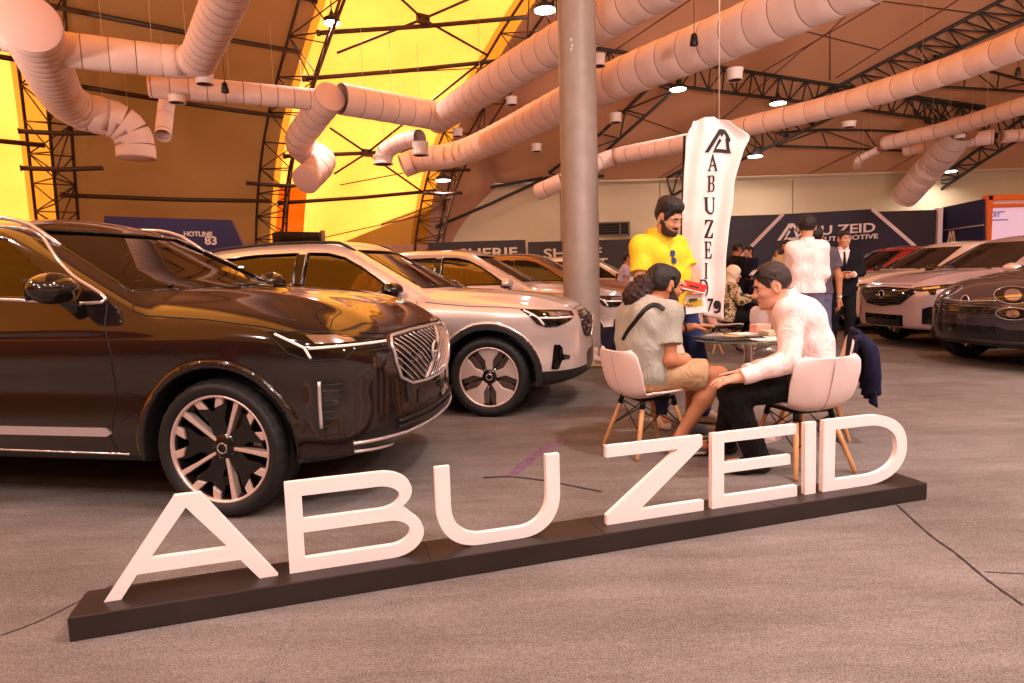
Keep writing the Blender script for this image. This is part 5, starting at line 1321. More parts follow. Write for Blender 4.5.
# ---------------------------------------------------------------- the man in yellow, standing
def up_joints(x, y, face, s=1.0, lean=0.0, stance=.12, arms=None, step=0, sw=.185):
    """relaxed standing pose; arms: per side (elbow offset, wrist offset) in (forward, left, up)"""
    f, l = az(face); p = np.array([x, y, 0.]); U = np.array([0, 0, 1.]); J = {}
    J['nk'] = p + U * 1.475 * s + f * lean
    for k, sg in (('R', -1), ('L', 1)):
        J['hp' + k] = p + U * .93 * s + l * sg * .09; J['kn' + k] = p + U * .50 * s + l * sg * stance * .95 + f * (.02 + step * sg * .5); J['an' + k] = p + U * .085 + l * sg * stance + f * (-.03 + step * sg); J['to' + k] = J['an' + k] + f * .16 + l * sg * .04 - U * .05
        J['sh' + k] = J['nk'] - U * .068 * s + l * sg * sw * s
        e, w = (arms or {}).get(k, ((-.02, sg * .06, -.28), (.04, sg * .07, -.52)))
        mk = lambda o: J['sh' + k] + (f * o[0] + l * o[1] + U * o[2]) * s
        J['el' + k], J['wr' + k] = mk(e), mk(w)
    return J
def yellow_man():
    f, l = az(152); P = np.array
    nk = P([1.165, 5.13, 1.515]); J = dict(nk=nk, shR=nk - l * .182 + P([0, 0, -.075]), shL=nk + l * .182 + P([0, 0, -.075]),
        hpR=P([1.215, 5.12, .97]), hpL=P([1.375, 5.21, .97]), knR=P([1.20, 5.10, .53]), knL=P([1.48, 5.17, .53]), anR=P([1.17, 5.19, .087]), anL=P([1.555, 5.25, .087]))
    J['toR'] = J['anR'] + f * .15 - l * .05 + P([0, 0, -.05]); J['toL'] = J['anL'] + f * .13 + l * .10 + P([0, 0, -.05])
    J['elR'] = at(640, 289, 4.96); J['wrR'] = at(668, 286, 4.82); J['elL'] = at(694, 281, 5.12); J['wrL'] = at(697, 302, 4.86)
    hands = dict(R=(P([.9, -.25, .05]), P([-.2, -.5, -.8]), P([.25, .6, .75]), .75, 0), L=(P([-.55, -.75, -.3]), P([-.1, -.3, .95]), P([-.8, .5, .1]), .45, 0))
    hc = at(668.5, 218, 5.02)
    R = person((1.33, 5.15), J, (hc, 142, 24, 4, 1.06), m_skin1, 'man in a yellow polo shirt and jeans, standing by the banner with a red booklet', .0075, hands)
    top_wear(R, 'polo_shirt', m_yellowpolo, 'short', -.005, .020, .032, .0032, .62, True)
    trousers(R, 'jeans', m_denim, .012, .07); shoes(R, m_whiteshoe, m_sole)
    hair_cap(R, m_hair, off=.010, front=.058, nape=-.045, top=.022); beard(R, m_beard, .0035)
    # sunglasses hooked into the placket
    A = unit(np.cross(unit(J['shL'] - J['shR']), [0, 0, 1.])) * -1
    c = nk - np.array([1.33, 5.15, 0]) + f * .145 + P([.01, 0, -.165]); gl = empty('sunglasses', c); gl.parent = R['root']
    for k, dz in ((0, .028), (1, -.028)):
        b = MB(); n = 16; V = [f * .004 + l * (.022 * math.cos(2 * PI * i / n) + .012 * k) + P([0, 0, dz + .024 * math.sin(2 * PI * i / n)]) for i in range(n)]; b.add(V + [v - f * .006 for v in V], [tuple(range(n)), tuple(range(2 * n - 1, n - 1, -1))] + [(i, (i + 1) % n, n + (i + 1) % n, n + i) for i in range(n)]); b.build('lens', mat('blue_lens', (70, 90, 150), .06, .3), gl)
    MB().tube([l * -.02 + P([0, 0, .05]), l * .03 + P([0, 0, -.05])], .004, 6).build('frame', m_black, gl, True)
    # placket and buttons
    b = MB()
    for k in range(3): b.lathe([(0, -.002), (.006, -.002), (.006, .002), (0, .002)], 8, 'z', nk - P([1.33, 5.15, 0]) + f * (.110 + .014 * k) + P([0, 0, -.05 - .045 * k]))
    return R
yellow_man()
# ---------------------------------------------------------------- pony-tailed man seated
def pony_man():
    f, l = az(68); P = np.array; pv = P([.925, 4.53, .552])
    J = dict(nk=P([.975, 4.555, 1.045]), bend=-f * .05); J['shR'] = J['nk'] - l * .18 + P([0, 0, -.07]) + f * .03; J['shL'] = J['nk'] + l * .18 + P([0, 0, -.07]) + f * .05
    J['hpR'] = pv - l * .09; J['hpL'] = pv + l * .09; J['knR'] = P([1.405, 4.40, .525]); J['knL'] = P([1.36, 4.78, .53]); J['anR'] = P([1.10, 4.335, .10]); J['anL'] = P([1.30, 4.74, .10])
    J['toR'] = J['anR'] + P([.17, -.06, -.06]); J['toL'] = J['anL'] + P([.17, -.03, -.06])
    J['elR'] = at(670, 361, 4.33); J['wrR'] = at(699, 364, 4.47); J['elL'] = at(661, 331, 4.86); J['wrL'] = at(690, 327, 4.84)
    hands = dict(R=(P([.75, .6, -.1]), P([-.3, .3, -.9]), P([-.5, .7, .2]), .5, 0), L=(P([.97, -.1, .02]), P([.1, 0, -1]), P([.15, -.9, .25]), .12, .5))
    hc = at(666, 286, 4.59)
    R = person((.925, 4.54), J, (hc, 78, 12, 0, 1.08), m_skin2, 'man with a bushy ponytail in a grey-green T-shirt and khaki shorts, seated', .007, hands, 1.05)
    top_wear(R, 't_shirt', m_greytee, 'short', -.075, .029, .0, .0042, .66); trousers(R, 'shorts', m_khaki, .018, .03, .80, .005, 1.3)
    shoes(R, m_greyshoe, m_sole)
    A, h0, s = R['A'], R['hc'], R['hs']
    hair_cap(R, m_hair, off=.014, front=.064, nape=-.05, fold=.002, back=.018)
    # loose curly pony tail hanging behind the head
    def tail(x, y, z):
        a, b, c = to_local(x, y, z, h0, A, s)
        q = smins([cone(a, b, c, (-.11, 0, .02), (-.15, .0, -.02), .040, .056), cone(a, b, c, (-.155, 0, -.03), (-.185, .005, -.10), .070, .082), cone(a, b, c, (-.185, .005, -.10), (-.150, .005, -.165), .074, .05)], .04)
        return (q + .009 * np.sin(95 * a + 40 * c) * np.sin(88 * c + 30 * b) * np.sin(80 * b + 25 * a) + .005 * np.sin(180 * a) * np.sin(170 * b + 60 * c)) * s
    sdf_obj('ponytail', tail, h0 - .42, h0 + .3, .007, m_hairb, R['root']); beard(R, m_beard, .003)
    c = h0 + (A[0] * -.105 + A[2] * .03) * s; MB().tube([c + (A[1] * math.cos(t) + A[2] * math.sin(t)) * .036 for t in np.linspace(0, 2 * PI, 17)[:-1]], .006, 6, closed=True).build('hair_tie', m_black, R['root'], True)
    # watch
    w = R['J']['wrL']; d = unit(R['J']['wrL'] - R['J']['elL']); u = unit(np.cross(d, [0, 0, 1])); v = np.cross(u, d); c = w - d * .035
    MB().tube([c + (u * math.cos(t) + v * math.sin(t)) * .034 for t in np.linspace(0, 2 * PI, 19)[:-1]], .009, 8, closed=True).build('watch_strap', m_black, R['root'], True)
    return R
PONY = pony_man()
# ---------------------------------------------------------------- man in the white shirt, seated leaning forward
def white_man():
    f, l = az(272); P = np.array; pv = P([1.83, 4.01, .552])
    J = dict(nk=P([1.695, 4.03, 1.035]), bend=P([.055, 0, .02])); J['shL'] = J['nk'] + l * .185 + P([-.03, 0, -.055]); J['shR'] = J['nk'] - l * .17 + P([.05, 0, -.055])
    J['hpL'] = pv + l * .09; J['hpR'] = pv - l * .09; J['knL'] = P([1.315, 3.86, .50]); J['knR'] = P([1.43, 4.16, .51]); J['anL'] = P([1.475, 3.88, .095]); J['anR'] = P([1.42, 4.31, .095])
    J['toL'] = J['anL'] + P([-.17, .0, -.06]); J['toR'] = J['anR'] + P([-.17, .03, -.06])
    J['elL'] = at(789, 361, 3.76); J['wrL'] = at(740, 378, 3.74); J['elR'] = at(794, 357, 4.20); J['wrR'] = at(745, 373, 3.98)
    hands = dict(L=(P([-.97, .02, -.12]), P([-.1, .25, -.95]), P([.1, .9, .3]), .28, .4), R=(P([-.98, -.1, .05]), P([-.1, -.3, -.9]), P([-.1, -.9, .2]), .2, .4))
    hc = at(772, 286.5, 3.98)
    R = person((1.87, 4.03), J, (hc, 280, 16, 0, 1.08), m_skin3, 'man in a white shirt and black trousers, seated leaning forward, sunglasses on his head', .007, hands, 1.05)
    top_wear(R, 'dress_shirt', m_white_shirt, 'long', -.06, .024, .03, .0045, collar=True); trousers(R, 'trousers', m_black_cloth, .016, .05, None, .003, 1.2); shoes(R, m_darkshoe, m_darksole)
    A, h0, s = R['A'], R['hc'], R['hs']
    hair_cap(R, mat('hair_cropped', (50, 32, 26), .6, noise=70, namt=.25, bump=.4, bscale=200), off=.004, front=.066, nape=-.03, side=.0, top=.012, fade=.06)
    # sunglasses pushed up on the head
    g = empty('sunglasses', h0); g.parent = R['root']
    for sg in (-1, 1):
        pts = [(A[0] * .078 + A[1] * sg * .062 + A[2] * .088) * s, (A[0] * .02 + A[1] * sg * .086 + A[2] * .062) * s, (A[0] * -.045 + A[1] * sg * .083 + A[2] * .012) * s, (A[0] * -.06 + A[1] * sg * .08 + A[2] * -.006) * s]
        MB().tube(spline(pts, 5), .0045, 6).build('temple', m_black, g, True)
        n = 16; c = (A[0] * .074 + A[1] * sg * .034 + A[2] * .104) * s; u = A[1]; v = unit(A[2] * .55 - A[0] * .83); w = np.cross(u, v)
        V = [c + u * .031 * math.cos(2 * PI * i / n) + v * .024 * math.sin(2 * PI * i / n) + w * .003 for i in range(n)]; MB().add(V + [q - w * .006 for q in V], [tuple(range(n)), tuple(range(2 * n - 1, n - 1, -1))] + [(i, (i + 1) % n, n + (i + 1) % n, n + i) for i in range(n)]).build('lens', m_gloss, g)
    return R
white_man()
# ---------------------------------------------------------------- people farther back
def bystander(x, y, face, top, legs, shoe, skin, label, s=1.0, sleeve='long', h=.014, head=(0, 5), arms=None, hairm=None, hair=True, collar=True, beardy=False, lean=0, hem=-.0, hands=True, jacket=None, sw=.185, girth=None):
    J = up_joints(x, y, face, s, lean, arms=arms, sw=sw); f, l = az(face); U = np.array([0, 0, 1.])
    hd = {}
    for k, sg in (('R', -1), ('L', 1)):
        d = unit(J['wr' + k] - J['el' + k]); n = unit(-l * sg * 1.0 + f * .2); sdv = unit(np.cross(n, d)) * (1 if sg > 0 else -1); sdv = sdv if sdv @ f > 0 else -sdv; hd[k] = (d, n, sdv, .45, 0)
    R = person((x, y), J, (J['nk'] + U * .155 * s + f * (.03 + .0), face + head[0], head[1], 0, 1.02 * s), skin, label, h, hd if hands else None, girth or s, None, h < .02)
    top_wear(R, 'shirt', top, sleeve, hem, .018, .004, .003, .6, collar); trousers(R, 'trousers', legs, .014, .06); shoes(R, shoe, m_darksole)
    if hair: hair_cap(R, hairm or m_hair, off=.010, h=.009)
    if beardy: beard(R, m_beard, .004)
    return R
def folded(sg, up=-.30, fw=.26): return ((.06, sg * .05, -.27), (fw, -sg * .10, up))
# white shirt seen from behind
Rb = bystander(3.26, 7.2, 22, m_white_shirt, m_slate, m_darkshoe, m_skin1, 'man in a white shirt seen from behind, standing beyond the seated pair', 1.03, h=.011, sw=.150, girth=.88, arms=dict(R=((.05, -.03, -.28), (.20, .03, -.44)), L=((.05, .03, -.28), (.20, -.03, -.44))))
# plum T-shirt beside him
Rp = bystander(3.70, 7.95, 30, m_plum, m_slate, m_darkshoe, m_skin2, 'man in a plum grey T-shirt mostly hidden behind the standing white shirt', .985, 'short', h=.012, collar=False, arms=dict(R=((.02, -.08, -.28), (.02, -.09, -.55)), L=((.03, .05, -.28), (.14, .02, -.44))))
w = Rp['J']['wrR']; MB().lathe([(.030, -.012), (.034, -.012), (.034, .012), (.030, .012)], 18, 'z', w + np.array([0, 0, .03]), True).build('watch', m_chrome, Rp['root'], True)
# man in the black suit facing us
Rs = bystander(4.95, 9.75, 196, m_white_shirt, m_suit, m_darkshoe, m_skin1, 'man in a black suit and tie facing the viewer with hands together', 1.0, h=.011, head=(-22, 0), arms=dict(R=folded(-1), L=folded(1)))
def jacket(R, m, off=.034, h=.012):
    J, g = R['J'], R['g']; T = torso_prims(J, g, off); pv = (J['hpR'] + J['hpL']) / 2; up = unit(J['nk'] - pv); hem = pv - up * .14; npl = J['nk'] + up * .03; lat = unit(J['shL'] - J['shR']); fw = np.cross(lat, up) * 1.0
    fw = fw if fw @ (J['toR'] - J['anR']) > 0 else -fw
    def f(x, y, z):
        t = smins([cone(x, y, z, *p) for p in T] + [cone(x, y, z, pv, hem, .14 * g, .145 * g)], .07)
        for s in 'RL':
            a, b, c = J['sh' + s], J['el' + s], J['wr' + s]; dv = unit(c - b); e = b + (c - b) * .86
            t = smin(t, smin(cone(x, y, z, a, b, .078 * g, .066 * g), np.maximum(cone(x, y, z, b, c, .066 * g, .052), (x - e[0]) * dv[0] + (y - e[1]) * dv[1] + (z - e[2]) * dv[2]), .02), .03)
        X, Y, Z = x - npl[0], y - npl[1], z - npl[2]; hgt = X * up[0] + Y * up[1] + Z * up[2]; sd = np.abs(X * lat[0] + Y * lat[1] + Z * lat[2]); fr = X * fw[0] + Y * fw[1] + Z * fw[2]
        vee = np.maximum(sd - np.clip((hgt + .34) * .26, -.02, .08), .03 - fr); t = np.maximum(t, -vee)
        t = np.maximum(t, hgt); t = np.maximum(t, -((x - hem[0]) * up[0] + (y - hem[1]) * up[1] + (z - hem[2]) * up[2])); return t + wr_noise(x, y, z, .003)
    sdf_obj('jacket', f, R['lo'] - .05, R['hi'] + .05, h, m, R['root'])
    t0 = J['nk'] + fw * .105 - up * .03; MB().tube([t0, t0 + fw * .035 - up * .12, t0 + fw * .045 - up * .30, t0 + fw * .05 - up * .36], [.014, .018, .024, .006], 8).build('necktie', m_suit, R['root'], True)
jacket(Rs, m_suit)
# man in black and man in navy at the booth wall, man raising a hand, man between the cars
Rk = bystander(4.62, 13.4, 75, m_black_cloth, m_black_cloth, m_darkshoe, m_skin2, 'man in black holding a tablet, standing behind the woman in a headscarf', 1.0, h=.016, head=(0, 18), arms=dict(R=folded(-1, -.34), L=folded(1, -.34)))
Rn = bystander(5.55, 15.2, 250, m_navy, m_navy, m_darkshoe, m_skin1, 'man in a navy jacket facing the man in black, by the dark booth wall', 1.0, h=.018, arms=dict(R=folded(-1, -.34), L=folded(1, -.34)))
Rh = bystander(5.08, 12.0, 235, fabric('beige_shirt_cloth', (214, 190, 150)), m_slate, m_darkshoe, m_skin2, 'man in a beige shirt raising a hand to his face, left of the white shirt', .99, h=.016, beardy=True, arms=dict(R=((.10, -.06, -.24), (.24, .10, .06)), L=((-.02, .06, -.28), (.04, .07, -.52))))
Rl = bystander(2.32, 13.72, 100, fabric('lilac_shirt_cloth', (196, 180, 200)), m_denim, m_darkshoe, m_skin2, 'man in a lilac shirt bending beside the cream SUV', .93, 'short', h=.018, collar=False, lean=.12)
# woman in a headscarf, seated at the far table
def scarf_woman():
    f, l = az(95); P = np.array; pv = P([3.22, 9.75, .545]); J = dict(nk=P([3.29, 9.75, 1.015]), bend=-f * .02)
    for k, sg in (('R', -1), ('L', 1)):
        J['sh' + k] = J['nk'] + l * sg * .165 + P([0, 0, -.045]); J['hp' + k] = pv + l * sg * .085; J['kn' + k] = pv + f * .42 + l * sg * .10 + P([0, 0, -.03]); J['an' + k] = pv + f * .24 + l * sg * .10 + P([0, 0, -.44]); J['to' + k] = J['an' + k] + f * .16 - P([0, 0, .05])
        J['el' + k] = J['sh' + k] + f * .10 + l * sg * .05 - P([0, 0, .20]); J['wr' + k] = J['sh' + k] + f * .30 - l * sg * .04 - P([0, 0, .155])
    hd = {k: (f * .9 - l * sg * .3, P([0, 0, -1.]), -l * sg + f * .1, .3, 0) for k, sg in (('R', -1), ('L', 1))}
    R = person((3.22, 9.75), J, (J['nk'] + P([.04, 0, .155]), 95, 12, 0, 1.0), m_skin3, 'seated woman in a pale headscarf and patterned blouse at the far table', .012, hd, .95)
    m = bpy.data.materials.new('leaf_print_blouse'); m.use_nodes = True; nt = m.node_tree; b = nt.nodes['Principled BSDF']; tc = nt.nodes.new('ShaderNodeTexCoord'); n = nt.nodes.new('ShaderNodeTexNoise'); n.inputs['Scale'].default_value = 14; r = nt.nodes.new('ShaderNodeValToRGB')
    r.color_ramp.interpolation = 'CONSTANT'; r.color_ramp.elements[0].color = lin((72, 74, 48)); r.color_ramp.elements[1].position = .47; r.color_ramp.elements[1].color = lin((214, 186, 150)); e = r.color_ramp.elements.new(.6); e.color = lin((150, 120, 70))
    nt.links.new(tc.outputs['Object'], n.inputs['Vector']); nt.links.new(n.outputs['Fac'], r.inputs[0]); nt.links.new(r.outputs[0], b.inputs['Base Color']); b.inputs['Roughness'].default_value = .9
    top_wear(R, 'blouse', m, 'long', -.08, .022, 0, .004); trousers(R, 'trousers', m_black_cloth, .02, .04, None, .003, 1.3); shoes(R, m_darkshoe, m_darksole)
    A, h0, s = R['A'], R['hc'], R['hs']
    def scarf(x, y, z):
        a, b_, c = to_local(x, y, z, h0, A, s)
        q = smin(ell(a, b_, c, (-.012, 0, .028), (.114, .094, .108)), cone(a, b_, c, (-.02, 0, -.03), (-.03, 0, -.14), .082, .085), .05); q = smin(q, ell(a, b_, c, (-.02, 0, -.17), (.10, .13, .05)), .05)
        face = ell(a, b_, c, (.10, 0, -.025), (.075, .060, .085)); return smax(q, -face, .02) + .003 * np.sin(60 * c + 30 * a)
    sdf_obj('headscarf', scarf, h0 - .32, h0 + .22, .01, mat('cream_scarf', (236, 214, 186), .85, noise=8, namt=.06), R['root'])
scarf_woman()
# ================================================================== FURNITURE AND PROPS
m_shell = mat('white_chair_shell', (246, 220, 214), .42); m_beech = mat('beech_wood', (206, 150, 100), .5, noise=14, namt=.15); m_wire = mat('black_wire', (18, 15, 15), .4, .5)
def chair_shape():
    """one moulded shell: seat that narrows at the waist and opens into a low curled back"""
    prof = [(.228, .412), (.195, .428), (.10, .416), (.0, .398), (-.09, .388), (-.155, .396), (-.200, .430), (-.228, .49), (-.246, .56), (-.260, .63), (-.272, .695), (-.278, .722)]
    P = np.array(spline([np.array(q) for q in prof], 4)); L = np.cumsum([0] + list(np.linalg.norm(np.diff(P, axis=0), axis=1))); n = len(P); T = L / L[-1]
    W = pchip([(0, .165), (.06, .195), (.2, .215), (.40, .205), (.50, .203), (.62, .232), (.80, .246), (.93, .236), (.98, .205), (1, .17)])
    m = 25; V = []; tn = np.gradient(P, axis=0); tn /= np.linalg.norm(tn, axis=1, keepdims=True); nr = np.stack([tn[:, 1], -tn[:, 0]], 1); nr = np.where((nr[:, :1] * 0 + 1) > 0, nr, nr)
    for i in range(n):
        w = float(W(T[i])); curl = .045 * float(np.clip(1 - abs(T[i] - .42) / .42, 0, 1)) + .035 * float(np.clip((T[i] - .5) / .3, 0, 1)) + .008
        for j in range(m):
            u = -1 + 2 * j / (m - 1); up = np.array([-tn[i][1], tn[i][0]]); up = -up if up[1] < 0 and T[i] < .45 else up
            q = P[i] + (np.array([tn[i][1], -tn[i][0]])) * (curl * abs(u) ** 3)
            V.append((q[0], u * w, q[1]))
    F = [(i * m + j, i * m + j + 1, (i + 1) * m + j + 1, (i + 1) * m + j) for i in range(n - 1) for j in range(m - 1)]
    return V, F
def make_chair(x, y, face, label, group='white shell chairs with wooden legs'):
    root = empty('shell_chair', (x, y, 0), PI / 2 - math.radians(face), label, 'chair', group)
    V, F = chair_shape(); s = mesh_obj('seat_shell', V, F, m_shell, root, True); md = s.modifiers.new('thick', 'SOLIDIFY'); md.thickness = .014; md.offset = 0; b = s.modifiers.new('edge', 'BEVEL'); b.width = .004; b.segments = 2; b.limit_method = 'ANGLE'
    MB().tube([(-.150, 0, .381), (-.190, 0, .401), (-.221, 0, .447), (-.2435, 0, .513), (-.2605, 0, .58), (-.274, 0, .645), (-.286, 0, .705)], .0035, 6).build('shell_seam', mat('shell_seam_tone', (196, 168, 160), .6), root, True)  # seam line down the back, a duller tone than the shell
    top = [(.125, .125, .372), (.125, -.125, .372), (-.115, .125, .366), (-.115, -.125, .366)]; bot = [(.245, .215, 0), (.245, -.215, 0), (-.225, .215, 0), (-.225, -.215, 0)]
    for a, c in zip(top, bot):
        a, c = np.array(a), np.array(c); l = MB().tube([a, a * .5 + c * .5, c + [0, 0, .012], c], [.0155, .0165, .0135, .011], 14).build('leg', m_beech, root, True)
        MB().tube([a + [0, 0, .02], a + (c - a) * .12], .0185, 12).build('leg_socket', m_wire, l, True)
    lerp = lambda i, t: np.array(top[i]) * (1 - t) + np.array(bot[i]) * t
    for i, j in ((0, 1), (1, 3), (3, 2), (2, 0)):
        b = MB(); b.tube([lerp(i, .05), lerp(j, .55)], .0042, 6); b.tube([lerp(j, .05), lerp(i, .55)], .0042, 6); b.build('cross_wire', m_wire, root, True)
    MB().box((0, 0, .378), (.26, .26, .014)).build('mount_plate', m_wire, root, bevel=.004)
    return root
ch1 = make_chair(.93, 4.50, 67, 'white shell chair under the pony-tailed man, nearest the silver SUV')
def put_chair(x, y, face, label):
    c = copy_tree(ch1); c.location = (x, y, 0); c.rotation_euler = (0, 0, PI / 2 - math.radians(face)); c['label'] = label; return c
put_chair(1.775, 3.985, 343, 'white shell chair under the man in the white shirt, its back to the viewer')
put_chair(2.24, 4.80, 292, 'white shell chair with a navy jacket over its back')
put_chair(3.56, 9.0, 20, 'white shell chair turned away at the far table, seen beside the white-shirted man')
put_chair(3.20, 9.74, 95, 'white shell chair under the woman in the headscarf')
put_chair(2.78, 9.6, 60, 'white shell chair below the hanging banner hem')
put_chair(1.52, 6.1, 185, 'white shell chair standing behind the man in yellow')
# round glass table
m_tglass = bpy.data.materials.new('table_glass'); m_tglass.use_nodes = True
def _tg():
    b = m_tglass.node_tree.nodes['Principled BSDF'].inputs; b['Base Color'].default_value = lin((196, 220, 206)); b['Roughness'].default_value = .02; b['Transmission Weight'].default_value = .85; b['IOR'].default_value = 1.25
_tg()
def table(x, y, z, r, label):
    root = empty('round_table', (x, y, 0), 0, label, 'table', 'round glass tables')
    MB().lathe([(0, z - .012), (r - .006, z - .012), (r, z - .008), (r, z - .004), (r - .004, z), (0, z)], 64).build('table_top', m_tglass, root, True, auto=.6)
    MB().lathe([(0, .0), (.235, .0), (.235, .006), (.20, .016), (.07, .032), (.036, .06), (.033, .10), (.033, z - .05), (.06, z - .02), (.09, z - .013), (0, z - .013)], 40).build('pedestal', m_chrome, root, True, auto=.5)
    for k in range(4):
        a = PI / 4 + k * PI / 2; MB().tube([(.03 * math.cos(a), .03 * math.sin(a), z - .10), (.24 * math.cos(a), .24 * math.sin(a), z - .014)], .007, 8).build('brace', m_chrome, root, True)
    return root
TZ = .742
table(1.745, 4.77, TZ, .405, 'round glass table with a chrome stem between the seated men')
table(3.98, 9.85, .74, .40, 'round glass table farther back by the woman in the headscarf')
# things lying on the near table
m_paper = mat('paper_white', (244, 228, 222), .8); m_folder = mat('black_folder', (26, 24, 30), .4); m_redp = mat('red_print', (176, 24, 34), .45)
def sheet(name, x, y, z, w, d, rz, m, label, cat, t=.002, curl=0.0, group=None, bend=0):
    n = 8; V = []
    for s in (0, 1):
        for i in range(n + 1):
            for j in range(n + 1):
                u, v = i / n - .5, j / n - .5; V.append((u * w, v * d, curl * (abs(u) * 2) ** 3 + t * (1 - s)))
    k = (n + 1) ** 2; F = []
    for i in range(n):
        for j in range(n):
            q = (i * (n + 1) + j, (i + 1) * (n + 1) + j, (i + 1) * (n + 1) + j + 1, i * (n + 1) + j + 1); F.append(q); F.append(tuple(k + a for a in q[::-1]))
    e = [i * (n + 1) for i in range(n + 1)] + [n * (n + 1) + j for j in range(1, n + 1)] + [i * (n + 1) + n for i in range(n - 1, -1, -1)] + [j for j in range(n - 1, 0, -1)]
    for a, c in zip(e, e[1:] + e[:1]): F.append((c, a, k + a, k + c))
    o = mesh_obj(name, V, F, m, None, False); o.location = (x, y, z); o.rotation_euler = (0, 0, rz)
    return tag(o, label, cat, group)
T0 = TZ + .0015
sheet('black_folder', 1.47, 4.72, T0, .23, .17, .3, m_folder, 'black folder lying near the table edge under the outstretched hand', 'folder', .012)
sheet('black_folder', 1.56, 4.60, T0, .24, .16, -.2, m_folder, 'second black folder nearer the viewer on the glass table', 'folder', .008)
sheet('brochure', 1.60, 4.84, T0, .21, .15, .5, mat('ochre_print', (196, 158, 70), .5), 'ochre printed brochure behind the black folders', 'brochure', .006)
sheet('paper_sheet', 1.78, 4.56, T0, .21, .15, .15, m_paper, 'white paper sheet at the front edge of the glass table', 'paper', .003, .006)
sheet('paper_sheet', 1.93, 4.66, T0, .21, .15, -.1, m_paper, 'white paper sheet near the seated white-shirt man on the table', 'paper', .003, .004)
sheet('paper_sheet', 1.80, 5.03, T0, .21, .15, .4, m_paper, 'white paper sheet at the far edge of the glass table', 'paper', .004)
sheet('notepad', 2.0, 4.93, T0, .20, .14, .2, mat('cream_block', (232, 196, 160), .7), 'cream notepad stack at the far side of the glass table', 'notepad', .03)
def phone(x, y, rz, label):
    r = empty('mobile_phone', (x, y, T0), rz, label, 'phone'); MB().box((0, 0, .005), (.075, .15, .009)).build('case', m_black, r, bevel=.003); MB().box((0, 0, .0103), (.068, .142, .001)).build('screen', m_gloss, r); return r
phone(1.64, 4.70, 1.3, 'black phone lying between the folder and the papers')
def pen(x, y, rz, label):
    r = empty('pen', (x, y, T0 + .005), rz, label, 'pen'); MB().tube([(-.07, 0, 0), (.055, 0, 0)], .005, 8).build('barrel', m_black, r, True); MB().tube([(.055, 0, 0), (.07, 0, 0)], [.005, .001], 8).build('tip', m_chrome, r, True)
pen(1.80, 4.74, .2, 'black pen lying among the white papers')
def tissue_box():
    r = empty('tissue_box', (1.94, 5.07, T0), .3, 'pinkish box standing at the back of the glass table', 'box'); MB().box((0, 0, .035), (.13, .09, .068)).build('carton', mat('pink_carton', (226, 160, 140), .6), r, bevel=.004); MB().box((0, 0, .0697), (.07, .03, .001)).build('slot', m_paper, r)
tissue_box()
# held papers
def held(name, c, u, v, m, label, cat, w, h, stripes=(), t=.003, fold=.0):
    u, v = unit(u), unit(v); v = unit(v - u * (u @ v)); n = np.cross(u, v); r = empty(name, c, 0, label, cat)
    V = []; N = 7
    for s in (1, -1):
        for i in range(N):
            for j in range(2): a = i / (N - 1) - .5; V.append(u * w * a + v * h * (j - .5) + n * (s * t / 2 + fold * (2 * abs(a)) ** 2))
    F = []
    for i in range(N - 1): F += [(2 * i, 2 * i + 2, 2 * i + 3, 2 * i + 1), tuple(2 * N + q for q in (2 * i, 2 * i + 1, 2 * i + 3, 2 * i + 2)), (2 * i, 2 * N + 2 * i, 2 * N + 2 * i + 2, 2 * i + 2), (2 * i + 1, 2 * i + 3, 2 * N + 2 * i + 3, 2 * N + 2 * i + 1)]
    F += [(0, 1, 2 * N + 1, 2 * N), (2 * N - 2, 4 * N - 2, 4 * N - 1, 2 * N - 1)]
    mesh_obj('cover', V, F, m, r, False)
    for (a, b, ww, hh, mm, nm) in stripes:
        for s in (1, -1):
            q = [u * (a + dx * ww) + v * (b + dy * hh) + n * s * (t / 2 + .0012 + fold * .0) for dx, dy in ((-.5, -.5), (.5, -.5), (.5, .5), (-.5, .5))]; q2 = [p - n * s * .0011 for p in q]
            MB().add(q + q2, [(0, 1, 2, 3), (7, 6, 5, 4), (0, 4, 5, 1), (1, 5, 6, 2), (2, 6, 7, 3), (3, 7, 4, 0)]).build(nm, mm, r)
    return r
cR = at(694, 287, 4.76); cL = at(695.5, 303.5, 4.74)
held('red_booklet', cR, (.88, -.35, -.25), (.25, .75, .45), m_redp, 'red booklet held out by the man in yellow', 'booklet', .17, .13, [(0, .0, .07, .025, m_black, 'cover_emblem'), (0, -.055, .16, .012, m_paper, 'cover_band')])
held('car_leaflet', cL, (.93, -.3, .1), (-.1, .35, .92), m_paper, 'white leaflet with a yellow car picture in the other hand of the man in yellow', 'leaflet', .145, .145, [(-.005, .0, .11, .05, mat('yellow_print', (208, 178, 36), .5), 'picture_body'), (-.015, .024, .06, .03, mat('dark_print', (60, 50, 40), .5), 'picture_roof')])
